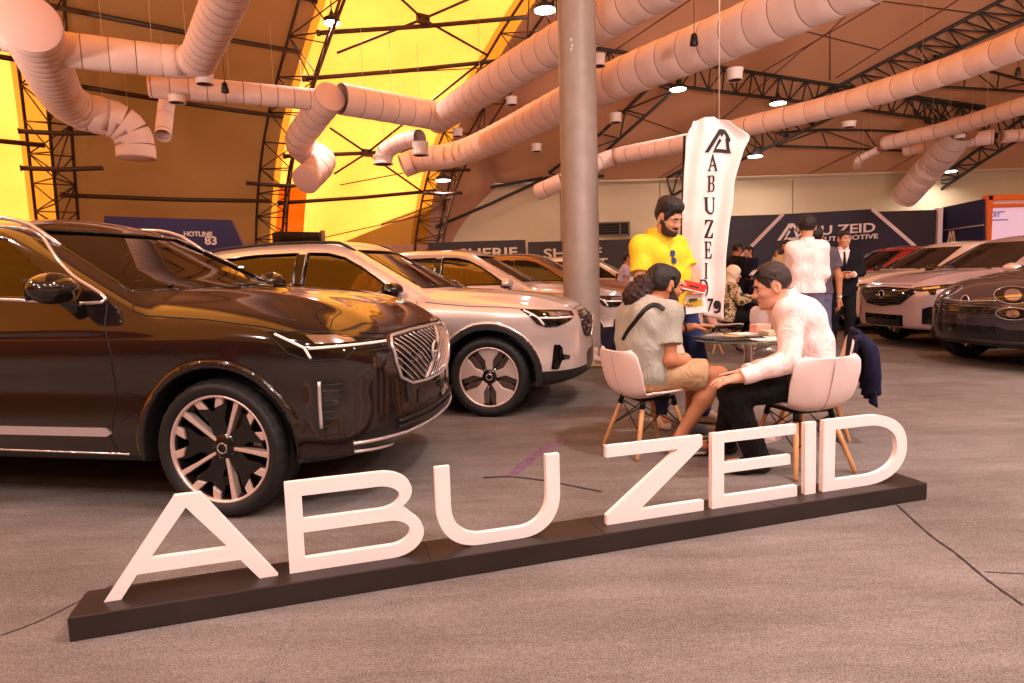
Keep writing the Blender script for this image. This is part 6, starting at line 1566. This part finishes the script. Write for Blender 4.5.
# shoulder bag of the pony-tailed man: its own thing, hanging at his back
def sling_bag():
    c = at(617, 342, 4.66); r = empty('sling_bag', c, 0, 'navy sling bag with a black strap worn by the pony-tailed man', 'bag')
    f, l = az(68); U = np.array([0, 0, 1.])
    def g(x, y, z):
        a = x * f[0] + y * f[1]; b = x * l[0] + y * l[1]; return np.maximum(np.maximum(np.abs(a) - .018 - .02 * np.exp(-((z + .02) / .08) ** 2), np.abs(b) - .10), np.abs(z) - .085) - .022 + .004 * np.sin(40 * z + 30 * b)
    sdf_obj('pouch', g, (-.2, -.2, -.16), (.2, .2, .16), .009, m_navy, r)
    tf = PONY['top_f']; o = np.array(PONY['root'].location); P = []
    for (px, py) in [(623, 340), (628, 331), (635, 322), (641, 314), (647, 308), (653, 305), (659, 306), (664, 310)]:
        v = sight(px, py); k = v / np.linalg.norm(v); ts = np.linspace(3.8, 5.4, 500); Q = np.array([0, 0, H_CAM]) + ts[:, None] * k - o; d = tf(Q[:, 0], Q[:, 1], Q[:, 2]); i = np.where(d < .007)[0]
        P.append((Q[i[0]] if len(i) else Q[np.argmin(d)]) + o - c)
    S = spline(P, 4); V = []
    for i, p in enumerate(S):
        t = unit(S[min(i + 1, len(S) - 1)] - S[max(i - 1, 0)]); w = unit(np.cross(t, [0.25, -1, .35])); V += [p + w * .016, p - w * .016]
    N_ = len(S); o = mesh_obj('strap', V, [(2 * i, 2 * i + 1, 2 * i + 3, 2 * i + 2) for i in range(N_ - 1)], m_black, r, True); md = o.modifiers.new('t', 'SOLIDIFY'); md.thickness = .004
sling_bag()
# navy jacket over the chair back
def draped_jacket():
    f, l = az(292); c = np.array([2.24, 4.80, 0]) - f * .265; r = empty('navy_jacket', c, 0, 'navy jacket draped over the back of a white shell chair', 'jacket')
    U = np.array([0, 0, 1.]); n = 30; m_ = 26; V = []
    for i in range(n + 1):
        s = i / n; # from the front hem over the top to the back hem
        if s < .28: a, z = .035 + .02 * (1 - s / .28), .50 + .23 * s / .28
        elif s < .40: t = (s - .28) / .12 * PI; a, z = .035 * math.cos(t), .742 + .025 * math.sin(t)
        else: t = (s - .40) / .60; a, z = -.035 - .05 * math.sin(t * 1.8), .735 - .42 * t
        for j in range(m_ + 1):
            u = j / m_ - .5; w = .275 + .07 * max(0, s - .35); dz = -.05 * (2 * abs(u)) ** 2.5 * (1 if s > .25 else .4) - (.05 * math.sin(u * 9 + 1) * max(0, s - .6)); fo = .016 * math.sin(u * 26 + 3 * s) * (max(0, s - .38) * 1.8 + .2)
            V.append(f * (a + fo - .10 * (abs(u) * 2) ** 4 * .3) + l * u * 2 * w + U * (z + dz))
    F = [(i * (m_ + 1) + j, i * (m_ + 1) + j + 1, (i + 1) * (m_ + 1) + j + 1, (i + 1) * (m_ + 1) + j) for i in range(n) for j in range(m_)]
    o = mesh_obj('jacket_body', V, F, m_navy, r, True); md = o.modifiers.new('t', 'SOLIDIFY'); md.thickness = .012
    for sg in (-1, 1):
        P = [l * sg * .235 + U * .74 - f * .02, l * sg * .27 + U * .66 - f * .07, l * sg * .28 + U * .50 - f * .09, l * sg * .265 + U * .36 - f * .10]; MB().tube(spline(P, 5), [.045] * 4 + [.05] * 8 + [.045] * 4, 12).build('sleeve', m_navy, r, True)
    P = [l * -.12 + U * .772, l * 0 + U * .782 + f * .02, l * .12 + U * .772]; MB().tube(spline(P, 5), .02, 8).build('collar', m_navy, r, True)
draped_jacket()
# ---- post plinth with bottle and tissues
m_plinth2 = mat('stone_block', (150, 138, 122), .7, noise=6, namt=.12); m_top2 = mat('beige_board', (226, 196, 156), .5)
PL = np.array([.86, 8.0, 0])
def post_block():
    r = empty('stone_block', PL, 0, 'low grey stone block with a beige top round the foot of the grey post', 'block')
    b = MB()
    b.box((0, -.30, .075), (.62, .14, .15)); b.box((0, .33, .075), (.62, .1, .15)); b.box((-.28, 0, .075), (.06, .5, .15)); b.box((.28, 0, .075), (.06, .5, .15))
    b.build('block_body', m_plinth2, r); b = MB(); b.box((0, -.31, .16), (.64, .17, .02)); b.build('top_board', m_top2, r, bevel=.003)
post_block()
m_pet = bpy.data.materials.new('bottle_plastic'); m_pet.use_nodes = True
_b = m_pet.node_tree.nodes['Principled BSDF'].inputs; _b['Base Color'].default_value = (.93, .95, .97, 1); _b['Transmission Weight'].default_value = .9; _b['Roughness'].default_value = .08; _b['IOR'].default_value = 1.2
def bottle():
    r = empty('water_bottle', (1.075, 7.69, .1705), 0, 'clear water bottle with a blue label standing on the stone block', 'bottle')
    MB().lathe([(0, .0), (.034, .0), (.040, .01), (.040, .07), (.037, .085), (.040, .10), (.040, .17), (.036, .20), (.018, .245), (.014, .25), (.014, .265), (0, .265)], 28).build('bottle_body', m_pet, r, True, auto=.9)
    MB().lathe([(.0408, .09), (.0412, .092), (.0412, .15), (.0408, .152)], 28, cap=False).build('bottle_label', mat('blue_label', (70, 110, 190), .4), r, True)
    MB().lathe([(0, .262), (.016, .262), (.016, .284), (.014, .287), (0, .287)], 18).build('cap', mat('blue_cap', (60, 90, 180), .4), r, True, auto=.6)
bottle()
def tissue_pack():
    r = empty('tissue_pack', (.95, 7.68, .1705), 0, 'crumpled white tissue pack beside the water bottle', 'tissues')
    def f(x, y, z): return ell(x, y, z, (0, 0, .09), (.085, .06, .10)) + .012 * np.sin(34 * x + 20 * z) * np.sin(40 * z - 22 * y) + .007 * np.sin(75 * x - 30 * z)
    g = lambda x, y, z: np.maximum(f(x, y, z), .0005 - z)
    sdf_obj('wrapper', g, (-.14, -.12, -.02), (.14, .12, .24), .008, m_paper, r); MB().box((0, -.052, .10), (.05, .012, .03)).build('pack_label', m_redp, r)
tissue_pack()
# ================================================================== LETTERING
def glyphs(txt, size, depth, sx=1.0, bold=0.0):
    cu = bpy.data.curves.new('t', 'FONT'); cu.body = txt; cu.size = size; cu.extrude = depth; cu.align_x = 'CENTER'; cu.align_y = 'CENTER'; cu.offset = bold; cu.resolution_u = 3
    o = bpy.data.objects.new('t', cu); COL.objects.link(o); bpy.context.view_layer.update()
    me = bpy.data.meshes.new_from_object(o.evaluated_get(bpy.context.evaluated_depsgraph_get())); bpy.data.objects.remove(o)
    V = np.array([v.co[:] for v in me.vertices]); F = [tuple(p.vertices) for p in me.polygons]; bpy.data.meshes.remove(me); V[:, 0] *= sx; return V, F
def board_text(parent, txt, c, u, v, size, m, sx=1.0, name='lettering', bold=0.0, depth=.004):
    u, v = unit(u), unit(v); n = np.cross(u, v); V, F = glyphs(txt, size, depth, sx, bold)
    W = np.asarray(c) + V[:, :1] * u + V[:, 1:2] * v + V[:, 2:3] * n; o = mesh_obj(name, W, F, m, parent, False); return o
X1, Z1 = np.array([1., 0, 0]), np.array([0, 0, 1.])
def strokes(parent, polys, o, u, v, m, name, t=.006):
    n = np.cross(unit(u), unit(v)); b = MB()
    for p in polys: b.prism(p, np.asarray(o) + n * .0, u, v, n, t)
    return b.build(name, m, parent)
TRI = [[(-.50, -.40), (-.36, -.40), (.02, .28), (.06, .16), (.14, .30), (.06, .46), (-.02, .46)], [(.06, .46), (.20, .46), (.42, .06), (.32, -.02)], [(-.22, -.40), (.44, -.40), (.36, -.27), (-.12, -.27)], [(.44, -.40), (.30, .24), (.20, .10), (.30, -.30)], [(-.22, -.40), (-.12, -.27), (.06, .03), (.00, .12), (-.06, .02)]]
# ---- hanging banner
m_flag = mat('white_banner_cloth', (246, 222, 216), .75, noise=2, namt=.04, bump=.1, bscale=60); m_flagtx = mat('banner_print', (38, 28, 30), .7)
def banner():
    Y = 5.95; c = at(715, 120, Y); r = empty('hanging_banner', c, 0, 'tall white cloth banner lettered down its length, hanging behind the man in yellow', 'banner')
    # edge lines from the photo: left and right borders by height
    Lp = [(124, 694), (130, 690), (140, 687), (160, 686), (200, 684), (240, 683), (280, 686), (300, 689), (312, 691)]; Rp = [(118, 724), (126, 733), (137, 749), (150, 743), (170, 737), (185, 733.5), (205, 732), (225, 729), (250, 726), (280, 724.5), (300, 723), (320, 722)]
    lx = pchip([(y, x) for y, x in Lp]); rx = pchip([(y, x) for y, x in Rp]); n, m = 60, 26; V = []
    def pos(s, u):
        yl = 123 + (312 - 123) * s; yr = 118 + (320 - 118) * s; yy = yl + (yr - yl) * u
        # rounded gathered top
        top = 121 - 4 * math.sin(PI * u) if s < .02 else yy
        x = float(lx(yy)) + (float(rx(yy)) - float(lx(yy))) * u; dep = .045 * math.sin(u * 9.0 + .9 + .5 * s) * (.45 + .55 * s) + .014 * math.sin(u * 17 + 4 * s) * (1 - s * .5) + .006 * math.sin(30 * s + 5 * u)
        return at(x, yy if s > 0 else top, Y) + np.array([0, dep, 0]) - c
    for i in range(n + 1):
        for j in range(m + 1): V.append(pos(i / n, j / m))
    F = [(i * (m + 1) + j, (i + 1) * (m + 1) + j, (i + 1) * (m + 1) + j + 1, i * (m + 1) + j + 1) for i in range(n) for j in range(m)]
    o = mesh_obj('cloth', V, F, m_flag, r, True); md = o.modifiers.new('t', 'SOLIDIFY'); md.thickness = .004
    def map_print(polys, cx, cy, w, h, name):
        b = MB()
        for p in polys:
            # fine outline, laid on the cloth
            q = []
            for i in range(len(p)):
                a0, a1 = np.array(p[i]), np.array(p[(i + 1) % len(p)]); q += [a0 + (a1 - a0) * k / 4 for k in range(4)]
            v, e, fc, *_ = delaunay_2d_cdt([Vector(x) for x in q], [(i, (i + 1) % len(q)) for i in range(len(q))], [], 1, 1e-6)
            pts = []
            for a in v:
                px, py = cx + a[0] * w, cy - a[1] * h; s = (py - 121) / 196; u = (px - float(lx(py))) / (float(rx(py)) - float(lx(py)))
                for _ in range(5):
                    yl = 123 + 189 * s; yr = 118 + 202 * s; s += (py - (yl + (yr - yl) * u)) / 196
                pts.append(pos(max(s, .001), u) + np.array([0, -.009, 0]))
            k = len(pts); b.add(pts + [x + np.array([0, .005, 0]) for x in pts], [tuple(f) for f in fc] + [tuple(k + i for i in f[::-1]) for f in fc])
        return b.build(name, m_flagtx, r)
    S = .5; T = .10
    A_ = [[(-.5, -.5), (-.2, -.5), (-.2, -.45), (-.28, -.44), (.04, .3), (.0, .5), (-.04, .42), (-.40, -.44), (-.5, -.45)], [(0, .5), (.06, .5), (.44, -.44), (.5, -.45), (.5, -.5), (.14, -.5), (.14, -.45), (.22, -.44), (-.03, .32)], [(-.18, -.2), (.16, -.2), (.15, -.13), (-.15, -.13)]]
    B_ = [[(-.4, -.5), (-.13, -.5), (-.13, .5), (-.4, .5), (-.4, .45), (-.31, .44), (-.31, -.44), (-.4, -.45)], [(-.14, .5), (.15, .5), (.32, .40), (.32, .15), (.16, .03), (.06, .03), (.14, .12), (.14, .38), (.06, .44), (-.14, .44)], [(-.14, .06), (.16, .05), (.40, -.10), (.40, -.36), (.2, -.5), (-.14, -.5), (-.14, -.44), (.1, -.44), (.20, -.34), (.20, -.12), (.1, -.01), (-.14, 0)]]
    U_ = [[(-.5, .5), (-.16, .5), (-.16, .45), (-.24, .44), (-.24, -.25), (-.12, -.40), (.1, -.40), (.22, -.25), (.22, .44), (.12, .45), (.12, .5), (.42, .5), (.42, .45), (.32, .44), (.32, -.28), (.14, -.5), (-.18, -.5), (-.42, -.28), (-.42, .44), (-.5, .45)]]
    Z_ = [[(-.4, .5), (.42, .5), (.42, .44), (-.16, -.43), (.2, -.43), (.36, -.2), (.42, -.2), (.40, -.5), (-.45, -.5), (-.45, -.44), (.14, .43), (-.2, .43), (-.36, .22), (-.42, .22)]]
    E_ = [[(-.4, -.5), (.38, -.5), (.42, -.2), (.36, -.2), (.22, -.43), (-.12, -.43), (-.12, -.03), (.12, -.03), (.16, -.15), (.2, -.15), (.2, .19), (.16, .19), (.12, .05), (-.12, .05), (-.12, .43), (.2, .43), (.32, .22), (.38, .22), (.35, .5), (-.4, .5), (-.4, .45), (-.31, .44), (-.31, -.44), (-.4, -.45)]]
    I_ = [[(-.2, -.5), (.2, -.5), (.2, -.45), (.1, -.44), (.1, .44), (.2, .45), (.2, .5), (-.2, .5), (-.2, .45), (-.1, .44), (-.1, -.44), (-.2, -.45)]]
    D_ = [[(-.42, -.5), (-.14, -.5), (-.14, .5), (-.42, .5), (-.42, .45), (-.33, .44), (-.33, -.44), (-.42, -.45)], [(-.15, .5), (.12, .5), (.34, .36), (.45, .1), (.45, -.1), (.34, -.36), (.12, -.5), (-.15, -.5), (-.15, -.43), (.06, -.43), (.2, -.3), (.26, -.1), (.26, .1), (.2, .3), (.06, .43), (-.15, .43)]]
    map_print(TRI, 719, 142, 30, 27, 'emblem')
    for p, x, y, w, h in ((A_, 712, 163, 10, 17), (B_, 710.5, 184, 10, 16), (U_, 710, 206, 14, 17), (Z_, 709, 229, 13, 18), (E_, 708, 250, 12, 17), (I_, 705.5, 271, 11, 16), (D_, 702, 288, 15, 17)): map_print(p, x, y, w, h, 'letter')
    seven = [[(-.5, .5), (.4, .5), (.4, .34), (-.1, -.5), (-.34, -.5), (.12, .30), (-.5, .30)]]
    nine = [[(-.4, .1), (-.2, .1), (-.2, .25), (0, .33), (.18, .25), (.18, .08), (0, 0), (-.2, .1), (-.4, .1), (-.25, -.12), (.0, -.17), (.18, -.08), (.12, -.25), (-.05, -.33), (-.3, -.3), (-.3, -.47), (0, -.5), (.3, -.38), (.4, 0), (.38, .3), (.2, .46), (0, .5), (-.22, .46), (-.38, .3)]]
    map_print(seven, 711, 305, 8, 13, 'number'); map_print(nine, 717.5, 307, 7.5, 13, 'number')
    p0, p1 = at(684.5, 136, Y + .06) - c, at(681.5, 236, Y + .06) - c; MB().tube([p0 + (p0 - p1) * .0, p1, p1 + (p1 - p0) * .3], .012, 8).build('flag_pole', m_black, r, True)
    MB().tube([at(719, 119, Y) - c, at(719, 119, Y) - c + np.array([.0, 0, 2.6])], .006, 5).build('hanging_cord', mat('wire', (196, 170, 150), .5), r, True)
banner()
# ---- booths and boards
m_dkwall = mat('booth_dark_board', (40, 27, 36), .45); m_navyb = mat('booth_navy_board', (24, 21, 58), .5); m_whiteletter = mat('white_letter_board', (238, 224, 222), .5); m_orange = mat('orange_frame_paint', (232, 104, 28), .45)
m_indigo = mat('indigo_board', (36, 25, 88), .5); m_screen = mat('screen_lilac', (210, 180, 196), .3, emit=(222, 186, 204), estr=.55); m_charcoal = mat('charcoal_fascia', (58, 48, 48), .6); m_strip = mat('pale_strip', (222, 200, 200), .5)
def booth_main():
    Y = 17.2; a, b = at(700, 219, Y), at(937, 207.5, Y); w = b[0] - a[0]; c = np.array([(a[0] + b[0]) / 2, Y, 0]); zt = (a[2] + b[2]) / 2
    r = empty('booth_wall', c, 0, 'dark plum booth wall with a white logo behind the standing people', 'booth')
    MB().box((0, .08, zt / 2), (w, .14, zt)).build('back_panel', m_dkwall, r)
    def loc(px, py, y=Y - .002): return at(px, py, y) - c
    # lighter navy field between the two slanting strips
    q = [loc(742, 258), loc(785, 214), loc(873, 209), loc(920, 251), loc(920, 330), loc(742, 330)]; q = [np.array([p[0], 0, max(p[2], .02)]) for p in q]; MB().add(q + [p + np.array([0, .012, 0]) for p in q], [tuple(range(6)), tuple(range(11, 5, -1))] + [(i, 6 + i, 6 + (i + 1) % 6, (i + 1) % 6) for i in range(6)]).build('navy_field', mat('booth_field', (36, 27, 50), .45), r)
    for nm, p0, p1 in (('slanting_strip', (783, 214), (739, 259)), ('slanting_strip', (872, 209), (918, 249))):
        A_, B_ = loc(*p0), loc(*p1); d = unit(B_ - A_); n = np.array([-d[2], 0, d[0]]) * .045; V = [A_ + n, A_ - n, B_ - n, B_ + n]; V = [np.array([v[0], -.012, v[2]]) for v in V]; MB().add(V + [v + np.array([0, .012, 0]) for v in V], [(0, 1, 2, 3), (7, 6, 5, 4), (0, 4, 5, 1), (1, 5, 6, 2), (2, 6, 7, 3), (3, 7, 4, 0)]).build(nm, m_strip, r)
    k = 17.2 / 652
    o = loc(789, 232.5); strokes(r, TRI, np.array([o[0], -.004, o[2]]), X1 * .62, Z1 * .50, m_whiteletter, 'emblem', .012)
    o = loc(837, 230); board_text(r, 'ABU ZEID', np.array([o[0], -.006, o[2]]), X1 + Z1 * .03, Z1, .33, m_whiteletter, 1.40, 'company_name', .006)
    o = loc(848, 238); board_text(r, 'AUTOMOTIVE', np.array([o[0], -.006, o[2]]), X1 + Z1 * .03, Z1, .17, m_whiteletter, 1.45, 'company_line', .003)
    MB().box((w / 2 + .06, .03, zt / 2 + .02), (.12, .2, zt + .04)).build('white_post', m_strip, r)
    return r
booth_main()
def panel_board(name, label, cat, pts, y0, y1, t, m, texts=()):
    """upright board given by its photo corners; y0 depth at the first edge, y1 at the far edge"""
    P = [at(px, py, y) for px, py, y in pts]; c = np.array([P[0][0], P[0][1], 0]); r = empty(name, c, 0, label, cat)
    u = unit(np.array([P[1][0] - P[0][0], P[1][1] - P[0][1], 0])); n = np.array([-u[1], u[0], 0]) * t; Q = [p - c for p in P]; k = len(Q)
    MB().add(Q + [q + n for q in Q], [tuple(range(k)), tuple(range(2 * k - 1, k - 1, -1))] + [(i, k + i, k + (i + 1) % k, (i + 1) % k) for i in range(k)]).build('board', m, r)
    return r, c, u
r_, c_, u_ = panel_board('booth_side_panel', 'navy side panel with a pale letter emblem, between the white post and the orange frame', 'booth panel', [(940, 208, 17.3), (983, 199, 16.2), (983, 262, 16.2), (940, 264, 17.3)], 0, 0, .08, m_navyb)
o_ = at(951, 239, 17.0) - c_; strokes(r_, [[(-.5, -.5), (-.34, -.5), (-.14, .28), (.02, -.1), (.16, .3), (.36, -.5), (.52, -.5), (.24, .5), (.1, .5), (0, .16), (-.1, .5), (-.22, .5)], [(-.20, -.5), (-.06, -.5), (.02, -.2), (.1, -.5), (.24, -.5), (.08, .1), (-.04, .1)]], o_ + np.array([-.0, -.02, 0]), u_ * .26, Z1 * .42, mat('pale_gold_letter', (214, 186, 160), .4), 'emblem', .01)
A1, B1_ = at(940, 231, 17.28) - c_, at(983, 225, 16.18) - c_
MB().tube([A1 + [0, -.02, 0], B1_ + [0, -.02, 0]], .02, 6).build('divider_line', mat('line_gold', (150, 130, 120), .4), r_, True)
def orange_booth():
    Y = 16.9; c = np.array([at(985, 200, Y)[0], Y, 0]); r = empty('orange_booth_frame', c, 0, 'orange booth frame round a lit lilac screen at the far right', 'booth')
    z0 = at(985, 196, Y)[2]; w = .13
    MB().box((.06, 0, z0 / 2), (w, .25, z0)).build('post', m_orange, r, bevel=.01); MB().box((1.5, 0, z0 - .06), (3.0, .25, w)).build('beam', m_orange, r, bevel=.01); MB().box((1.5, 0, z0 - .26), (3.0, .22, .08)).build('lower_beam', m_orange, r, bevel=.01)
    MB().box((1.5, .0, z0 - .17), (2.85, .1, .10)).build('header_strip', mat('header_pale', (230, 190, 176), .5), r)
    MB().box((1.55, .02, (z0 - .3) / 2 + .15), (2.86, .06, z0 - .62)).build('screen', m_screen, r)
    mt = mat('blue_print', (50, 70, 180), .5)
    for i, (tx, dy, s) in enumerate((('BANK', 0, .11), ('SUIT', -.12, .13), ('offers', -.22, .07))):
        pass
    o = at(994, 215.5, Y - .03) - c; board_text(r, 'SUIT', o + [0.0, 0, 0], X1, Z1, .14, mt, 1.2, 'screen_text')
    for k, (px, wd) in enumerate(((994, .4), (996, .46))):
        q = at(px + 3, 212 if k == 0 else 220, Y - .02) - c; MB().box(q, (wd, .006, .025)).build('screen_line', mt, r)
orange_booth()
def fascia(px0, px1, py, Y, label, lines):
    a, b = at(px0, py, Y), at(px1, py, Y); c = np.array([(a[0] + b[0]) / 2, Y, 0]); r = empty('booth_fascia', c, 0, label, 'booth', 'charcoal booth fascias'); w = b[0] - a[0]; zt = a[2]
    MB().box((0, .1, zt - .55), (w, .18, 1.1)).build('fascia_board', m_charcoal, r, bevel=.01)
    for sg in (-1, 1): MB().box((sg * (w / 2 - .06), .1, (zt - 1.1) / 2), (.1, .16, zt - 1.1)).build('post', m_charcoal, r)
    for (tx, px, py_, s, sx) in lines:
        o = at(px, py_, Y - .004) - c; board_text(r, tx, o, X1, Z1, s, mat('cream_letter', (226, 206, 180), .5), sx, 'lettering', .008)
    return r
fascia(428, 525.5, 242.5, 19.6, 'charcoal booth fascia with cream lettering above the silver SUV hood', [('SHERIF', 488, 253.5, .40, 1.45)])
fascia(528, 642, 242, 19.6, 'charcoal booth fascia with two lines of cream lettering crossed by the grey post', [('SHERIF', 572.5, 253.5, .40, 1.45), ('CONCEPT', 570, 264, .36, 1.35)])
fascia(644, 724, 242, 19.6, 'charcoal booth fascia behind the hanging banner and the man in yellow', [])
def hotline():
    Y = 12.6; P = [at(104, 216, Y), at(231, 220, Y), at(243, 246, Y), at(243, 275, Y), at(104, 275, Y)]; c = np.array([P[0][0], Y, 0]); r = empty('hotline_board', c, 0, 'indigo board with a white hotline number behind the dark SUV windscreen', 'sign board')
    Q = [p - c for p in P]; n = np.array([0, .10, 0]); k = 5; MB().add(Q + [q + n for q in Q], [tuple(range(k)), tuple(range(2 * k - 1, k - 1, -1))] + [(i, k + i, k + (i + 1) % k, (i + 1) % k) for i in range(k)]).build('board', m_indigo, r)
    for x in (.3, 2.2): MB().box((x, .06, .65), (.08, .06, 1.3)).build('post', m_charcoal, r)
    o = at(198, 234.2, Y - .004) - c; board_text(r, 'HOTLINE', o, X1 - Z1 * .05, Z1, .125, m_whiteletter, 1.05, 'lettering', .004)
    o = at(211, 241, Y - .004) - c; board_text(r, '83', o, X1 - Z1 * .05, Z1, .22, m_whiteletter, 1.1, 'number', .006)
hotline()
def brand_panel():
    # indigo stand with a diamond outline, seen mirrored in the SUV's windscreen
    pass
def wall_vent():
    Y = WALL_Y - .06; a, b = at(597, 223, Y), at(629, 235, Y); c = np.array([(a[0] + b[0]) / 2, Y, (a[2] + b[2]) / 2]); w, h = b[0] - a[0], a[2] - b[2]; r = empty('wall_vent', c, 0, 'dark louvred vent on the pale end wall right of the grey post', 'vent')
    b_ = MB(); 
    for x, z, sx, sz in ((0, h / 2, w + .06, .05), (0, -h / 2, w + .06, .05), (-w / 2, 0, .05, h), (w / 2, 0, .05, h), (w * .22, 0, .04, h)): b_.box((x, 0, z), (sx, .08, sz))
    b_.build('frame', mat('vent_frame', (120, 100, 84), .6), r)
    MB().box((0, .03, 0), (w, .02, h)).build('backing', mat('vent_dark', (34, 26, 24), .8), r); s = MB()
    for k in range(5): s.box((0, .01, -h / 2 + (k + .5) * h / 5), (w * .98, .05, .02), R=Matrix.Rotation(.6, 3, 'X'))
    s.build('slat', mat('vent_slat', (74, 60, 52), .6), r)
wall_vent()
def dark_unit():
    Y = 17.0; a, b = at(275, 233, Y), at(318, 240, Y); c = np.array([(a[0] + b[0]) / 2, Y, 0]); w = b[0] - a[0]; r = empty('dark_cabinet', c, .6, 'dark air unit standing low before the yellow panel beside the arch', 'cabinet')
    MB().box((0, 0, a[2] / 2), (w, .5, a[2])).build('casing', mat('unit_dark', (46, 34, 28), .6), r, bevel=.02); MB().box((0, -.26, a[2] - .35), (w * .9, .02, .5)).build('grille_panel', m_gloss, r)
    MB().box((w / 2 + .14, 0, a[2] / 2 + .03), (.1, .1, a[2] + .06)).build('corner_post', mat('unit_post', (150, 110, 80), .6), r)
dark_unit()
# ---- carpet seams and wrinkles
m_fseam = mat('carpet_seam', (44, 36, 33), .95)
def floor_line(pts, r, name='floor_seam', m=None, z=.0):
    P = [ground(*p) for p in pts]; P = [np.array([p[0], p[1], z]) for p in spline(P, 6)]; b = MB()
    V = []
    for i, p in enumerate(P):
        t = unit(P[min(i + 1, len(P) - 1)] - P[max(i - 1, 0)]); n = np.array([-t[1], t[0], 0]); k = r * (.4 + .6 * abs(math.sin(i * 1.3))); V += [p - n * k, p + np.array([0, 0, r * .55]), p + n * k]
    F = []
    for i in range(len(P) - 1): F += [(3 * i, 3 * i + 1, 3 * i + 4, 3 * i + 3), (3 * i + 1, 3 * i + 2, 3 * i + 5, 3 * i + 4)]
    return tag(mesh_obj(name, V, F, m or m_fseam, None, True), kind='structure')
floor_line([(0, 636), (40, 621), (78, 602), (112, 586)], .006); floor_line([(897, 505), (930, 535), (955, 553), (990, 582), (1024, 606)], .009); floor_line([(985, 572), (1024, 574)], .005)
floor_line([(296, 607), (292, 632), (280, 655), (262, 683)], .012, 'floor_wrinkle', m_carpet); floor_line([(483, 478), (510, 477), (545, 481), (566, 485), (602, 492)], .012)
P_ = [ground(*p) for p in ((506, 477), (512, 470), (541, 447), (566, 438), (570, 441), (548, 450), (520, 473), (514, 478))]
tag(MB().add([(p[0], p[1], .002) for p in P_], [(0, 1, 6, 7), (1, 2, 5, 6), (2, 3, 4, 5)]).build('floor_tape', mat('worn_purple_tape', (112, 82, 104), .9, noise=30, namt=.4)), kind='structure')
# ================================================================== LIGHT
def _lights():
    flood(332, 24, on_side(332, 24, .9), 'floodlight glowing on the arch against the yellow panel', power=150)
    for px, py, lab in [(545, 11, 'floodlight by the far arch, just left of the grey post top'), (678, 90, 'floodlight under the level truss right of the grey post'), (778, 104, 'floodlight below the level truss near the longest duct'), (755, 157, 'floodlight beside the hanging banner top'), (949, 172, 'floodlight above the orange frame, far right'), (443, 181, 'floodlight low on the far arch')]:
        flood(px, py, on_hip(px, py, .8) if px != 443 else at(443, 181, 19.8), lab, .42 if px != 545 else .5, 60)
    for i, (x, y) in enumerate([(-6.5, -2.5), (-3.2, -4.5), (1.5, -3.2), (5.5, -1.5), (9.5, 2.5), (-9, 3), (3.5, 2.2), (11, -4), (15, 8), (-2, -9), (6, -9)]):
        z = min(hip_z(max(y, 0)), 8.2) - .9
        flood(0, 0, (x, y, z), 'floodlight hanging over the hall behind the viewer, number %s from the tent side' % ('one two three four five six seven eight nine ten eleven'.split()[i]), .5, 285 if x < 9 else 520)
_lights()
def _uplights():  # unseen fill lamps added to brighten the ducts and ceiling from below
    for i, (x, y, tx, ty) in enumerate([(-7.5, -1.0, -5, 8), (-1.5, -3.5, -1, 9), (4.0, -2.0, 5, 12), (9.0, 1.5, 9, 14), (-9.0, 5.5, -7, 14)]):
        r = empty('added_uplight', (x, y, 0), 0, 'added fill lamp turned up at the roof, %s one along the line behind the viewer' % ['first', 'second', 'third', 'fourth', 'fifth'][i], 'lamp', 'added fill lamps behind the viewer')
        for k in range(3): MB().tube([(0, 0, .9), (.4 * math.cos(k * 2.1), .4 * math.sin(k * 2.1), 0)], .015, 6).build('leg', m_steel2, r, True)
        MB().tube([(0, 0, .7), (0, 0, 2.5)], .02, 8).build('pole', m_steel2, r, True); d = Vector(((tx - x) * .7, (ty - y) * .7, 6.5)).normalized(); q = d.to_track_quat('-Z', 'Y')
        b = MB().box((0, 0, 0), (.62, .42, .12), R=np.array(q.to_matrix())); hd = b.build('lamp_head', m_steel2, r); hd.location = (0, 0, 2.6)
        l = bpy.data.lights.new('added_uplight_beam', 'AREA'); l.shape = 'RECTANGLE'; l.size = .6; l.size_y = .4; l.energy = UPL * (.36, .75, 1, 1, .36)[i]; l.color = (1, .84, .80); l.spread = math.radians(110); lo = bpy.data.objects.new('added_uplight_beam', l); COL.objects.link(lo); lo.parent = r; lo.location = Vector((0, 0, 2.6)) + d * .08; lo.rotation_euler = q.to_euler()
UPL = 330
_uplights()
def red_booth():
    r = empty('red_booth_wall', (-6.5, -2.2, 0), .9, 'red booth wall behind the viewer, mirrored in the dark SUV door', 'booth'); MB().box((0, 0, .95), (6, .12, 1.9)).build('back_panel', mat('red_board', (150, 20, 16), .5), r); MB().box((0, -.02, 1.95), (6.05, .16, .1)).build('top_rail', m_charcoal, r)
red_booth()
sun = bpy.data.lights.new('sun', 'SUN'); sun.energy = 11.0; sun.angle = .02; sun.color = (1, .95, .86)
so = bpy.data.objects.new('sun', sun); COL.objects.link(so)
d = Vector((.45, -.72, -.62)); so.rotation_euler = d.to_track_quat('-Z', 'Y').to_euler(); so.location = (-20, 40, 30)
W = bpy.data.worlds.new('world'); SC.world = W; W.use_nodes = True
W.node_tree.nodes['Background'].inputs[0].default_value = (1, .93, .85, 1); W.node_tree.nodes['Background'].inputs[1].default_value = .6
SC.view_settings.exposure = 0.0
SC.cycles.max_bounces = 8; SC.cycles.diffuse_bounces = 4; SC.cycles.transparent_max_bounces = 12; SC.cycles.sample_clamp_indirect = 6; SC.cycles.caustics_reflective = False; SC.cycles.caustics_refractive = False
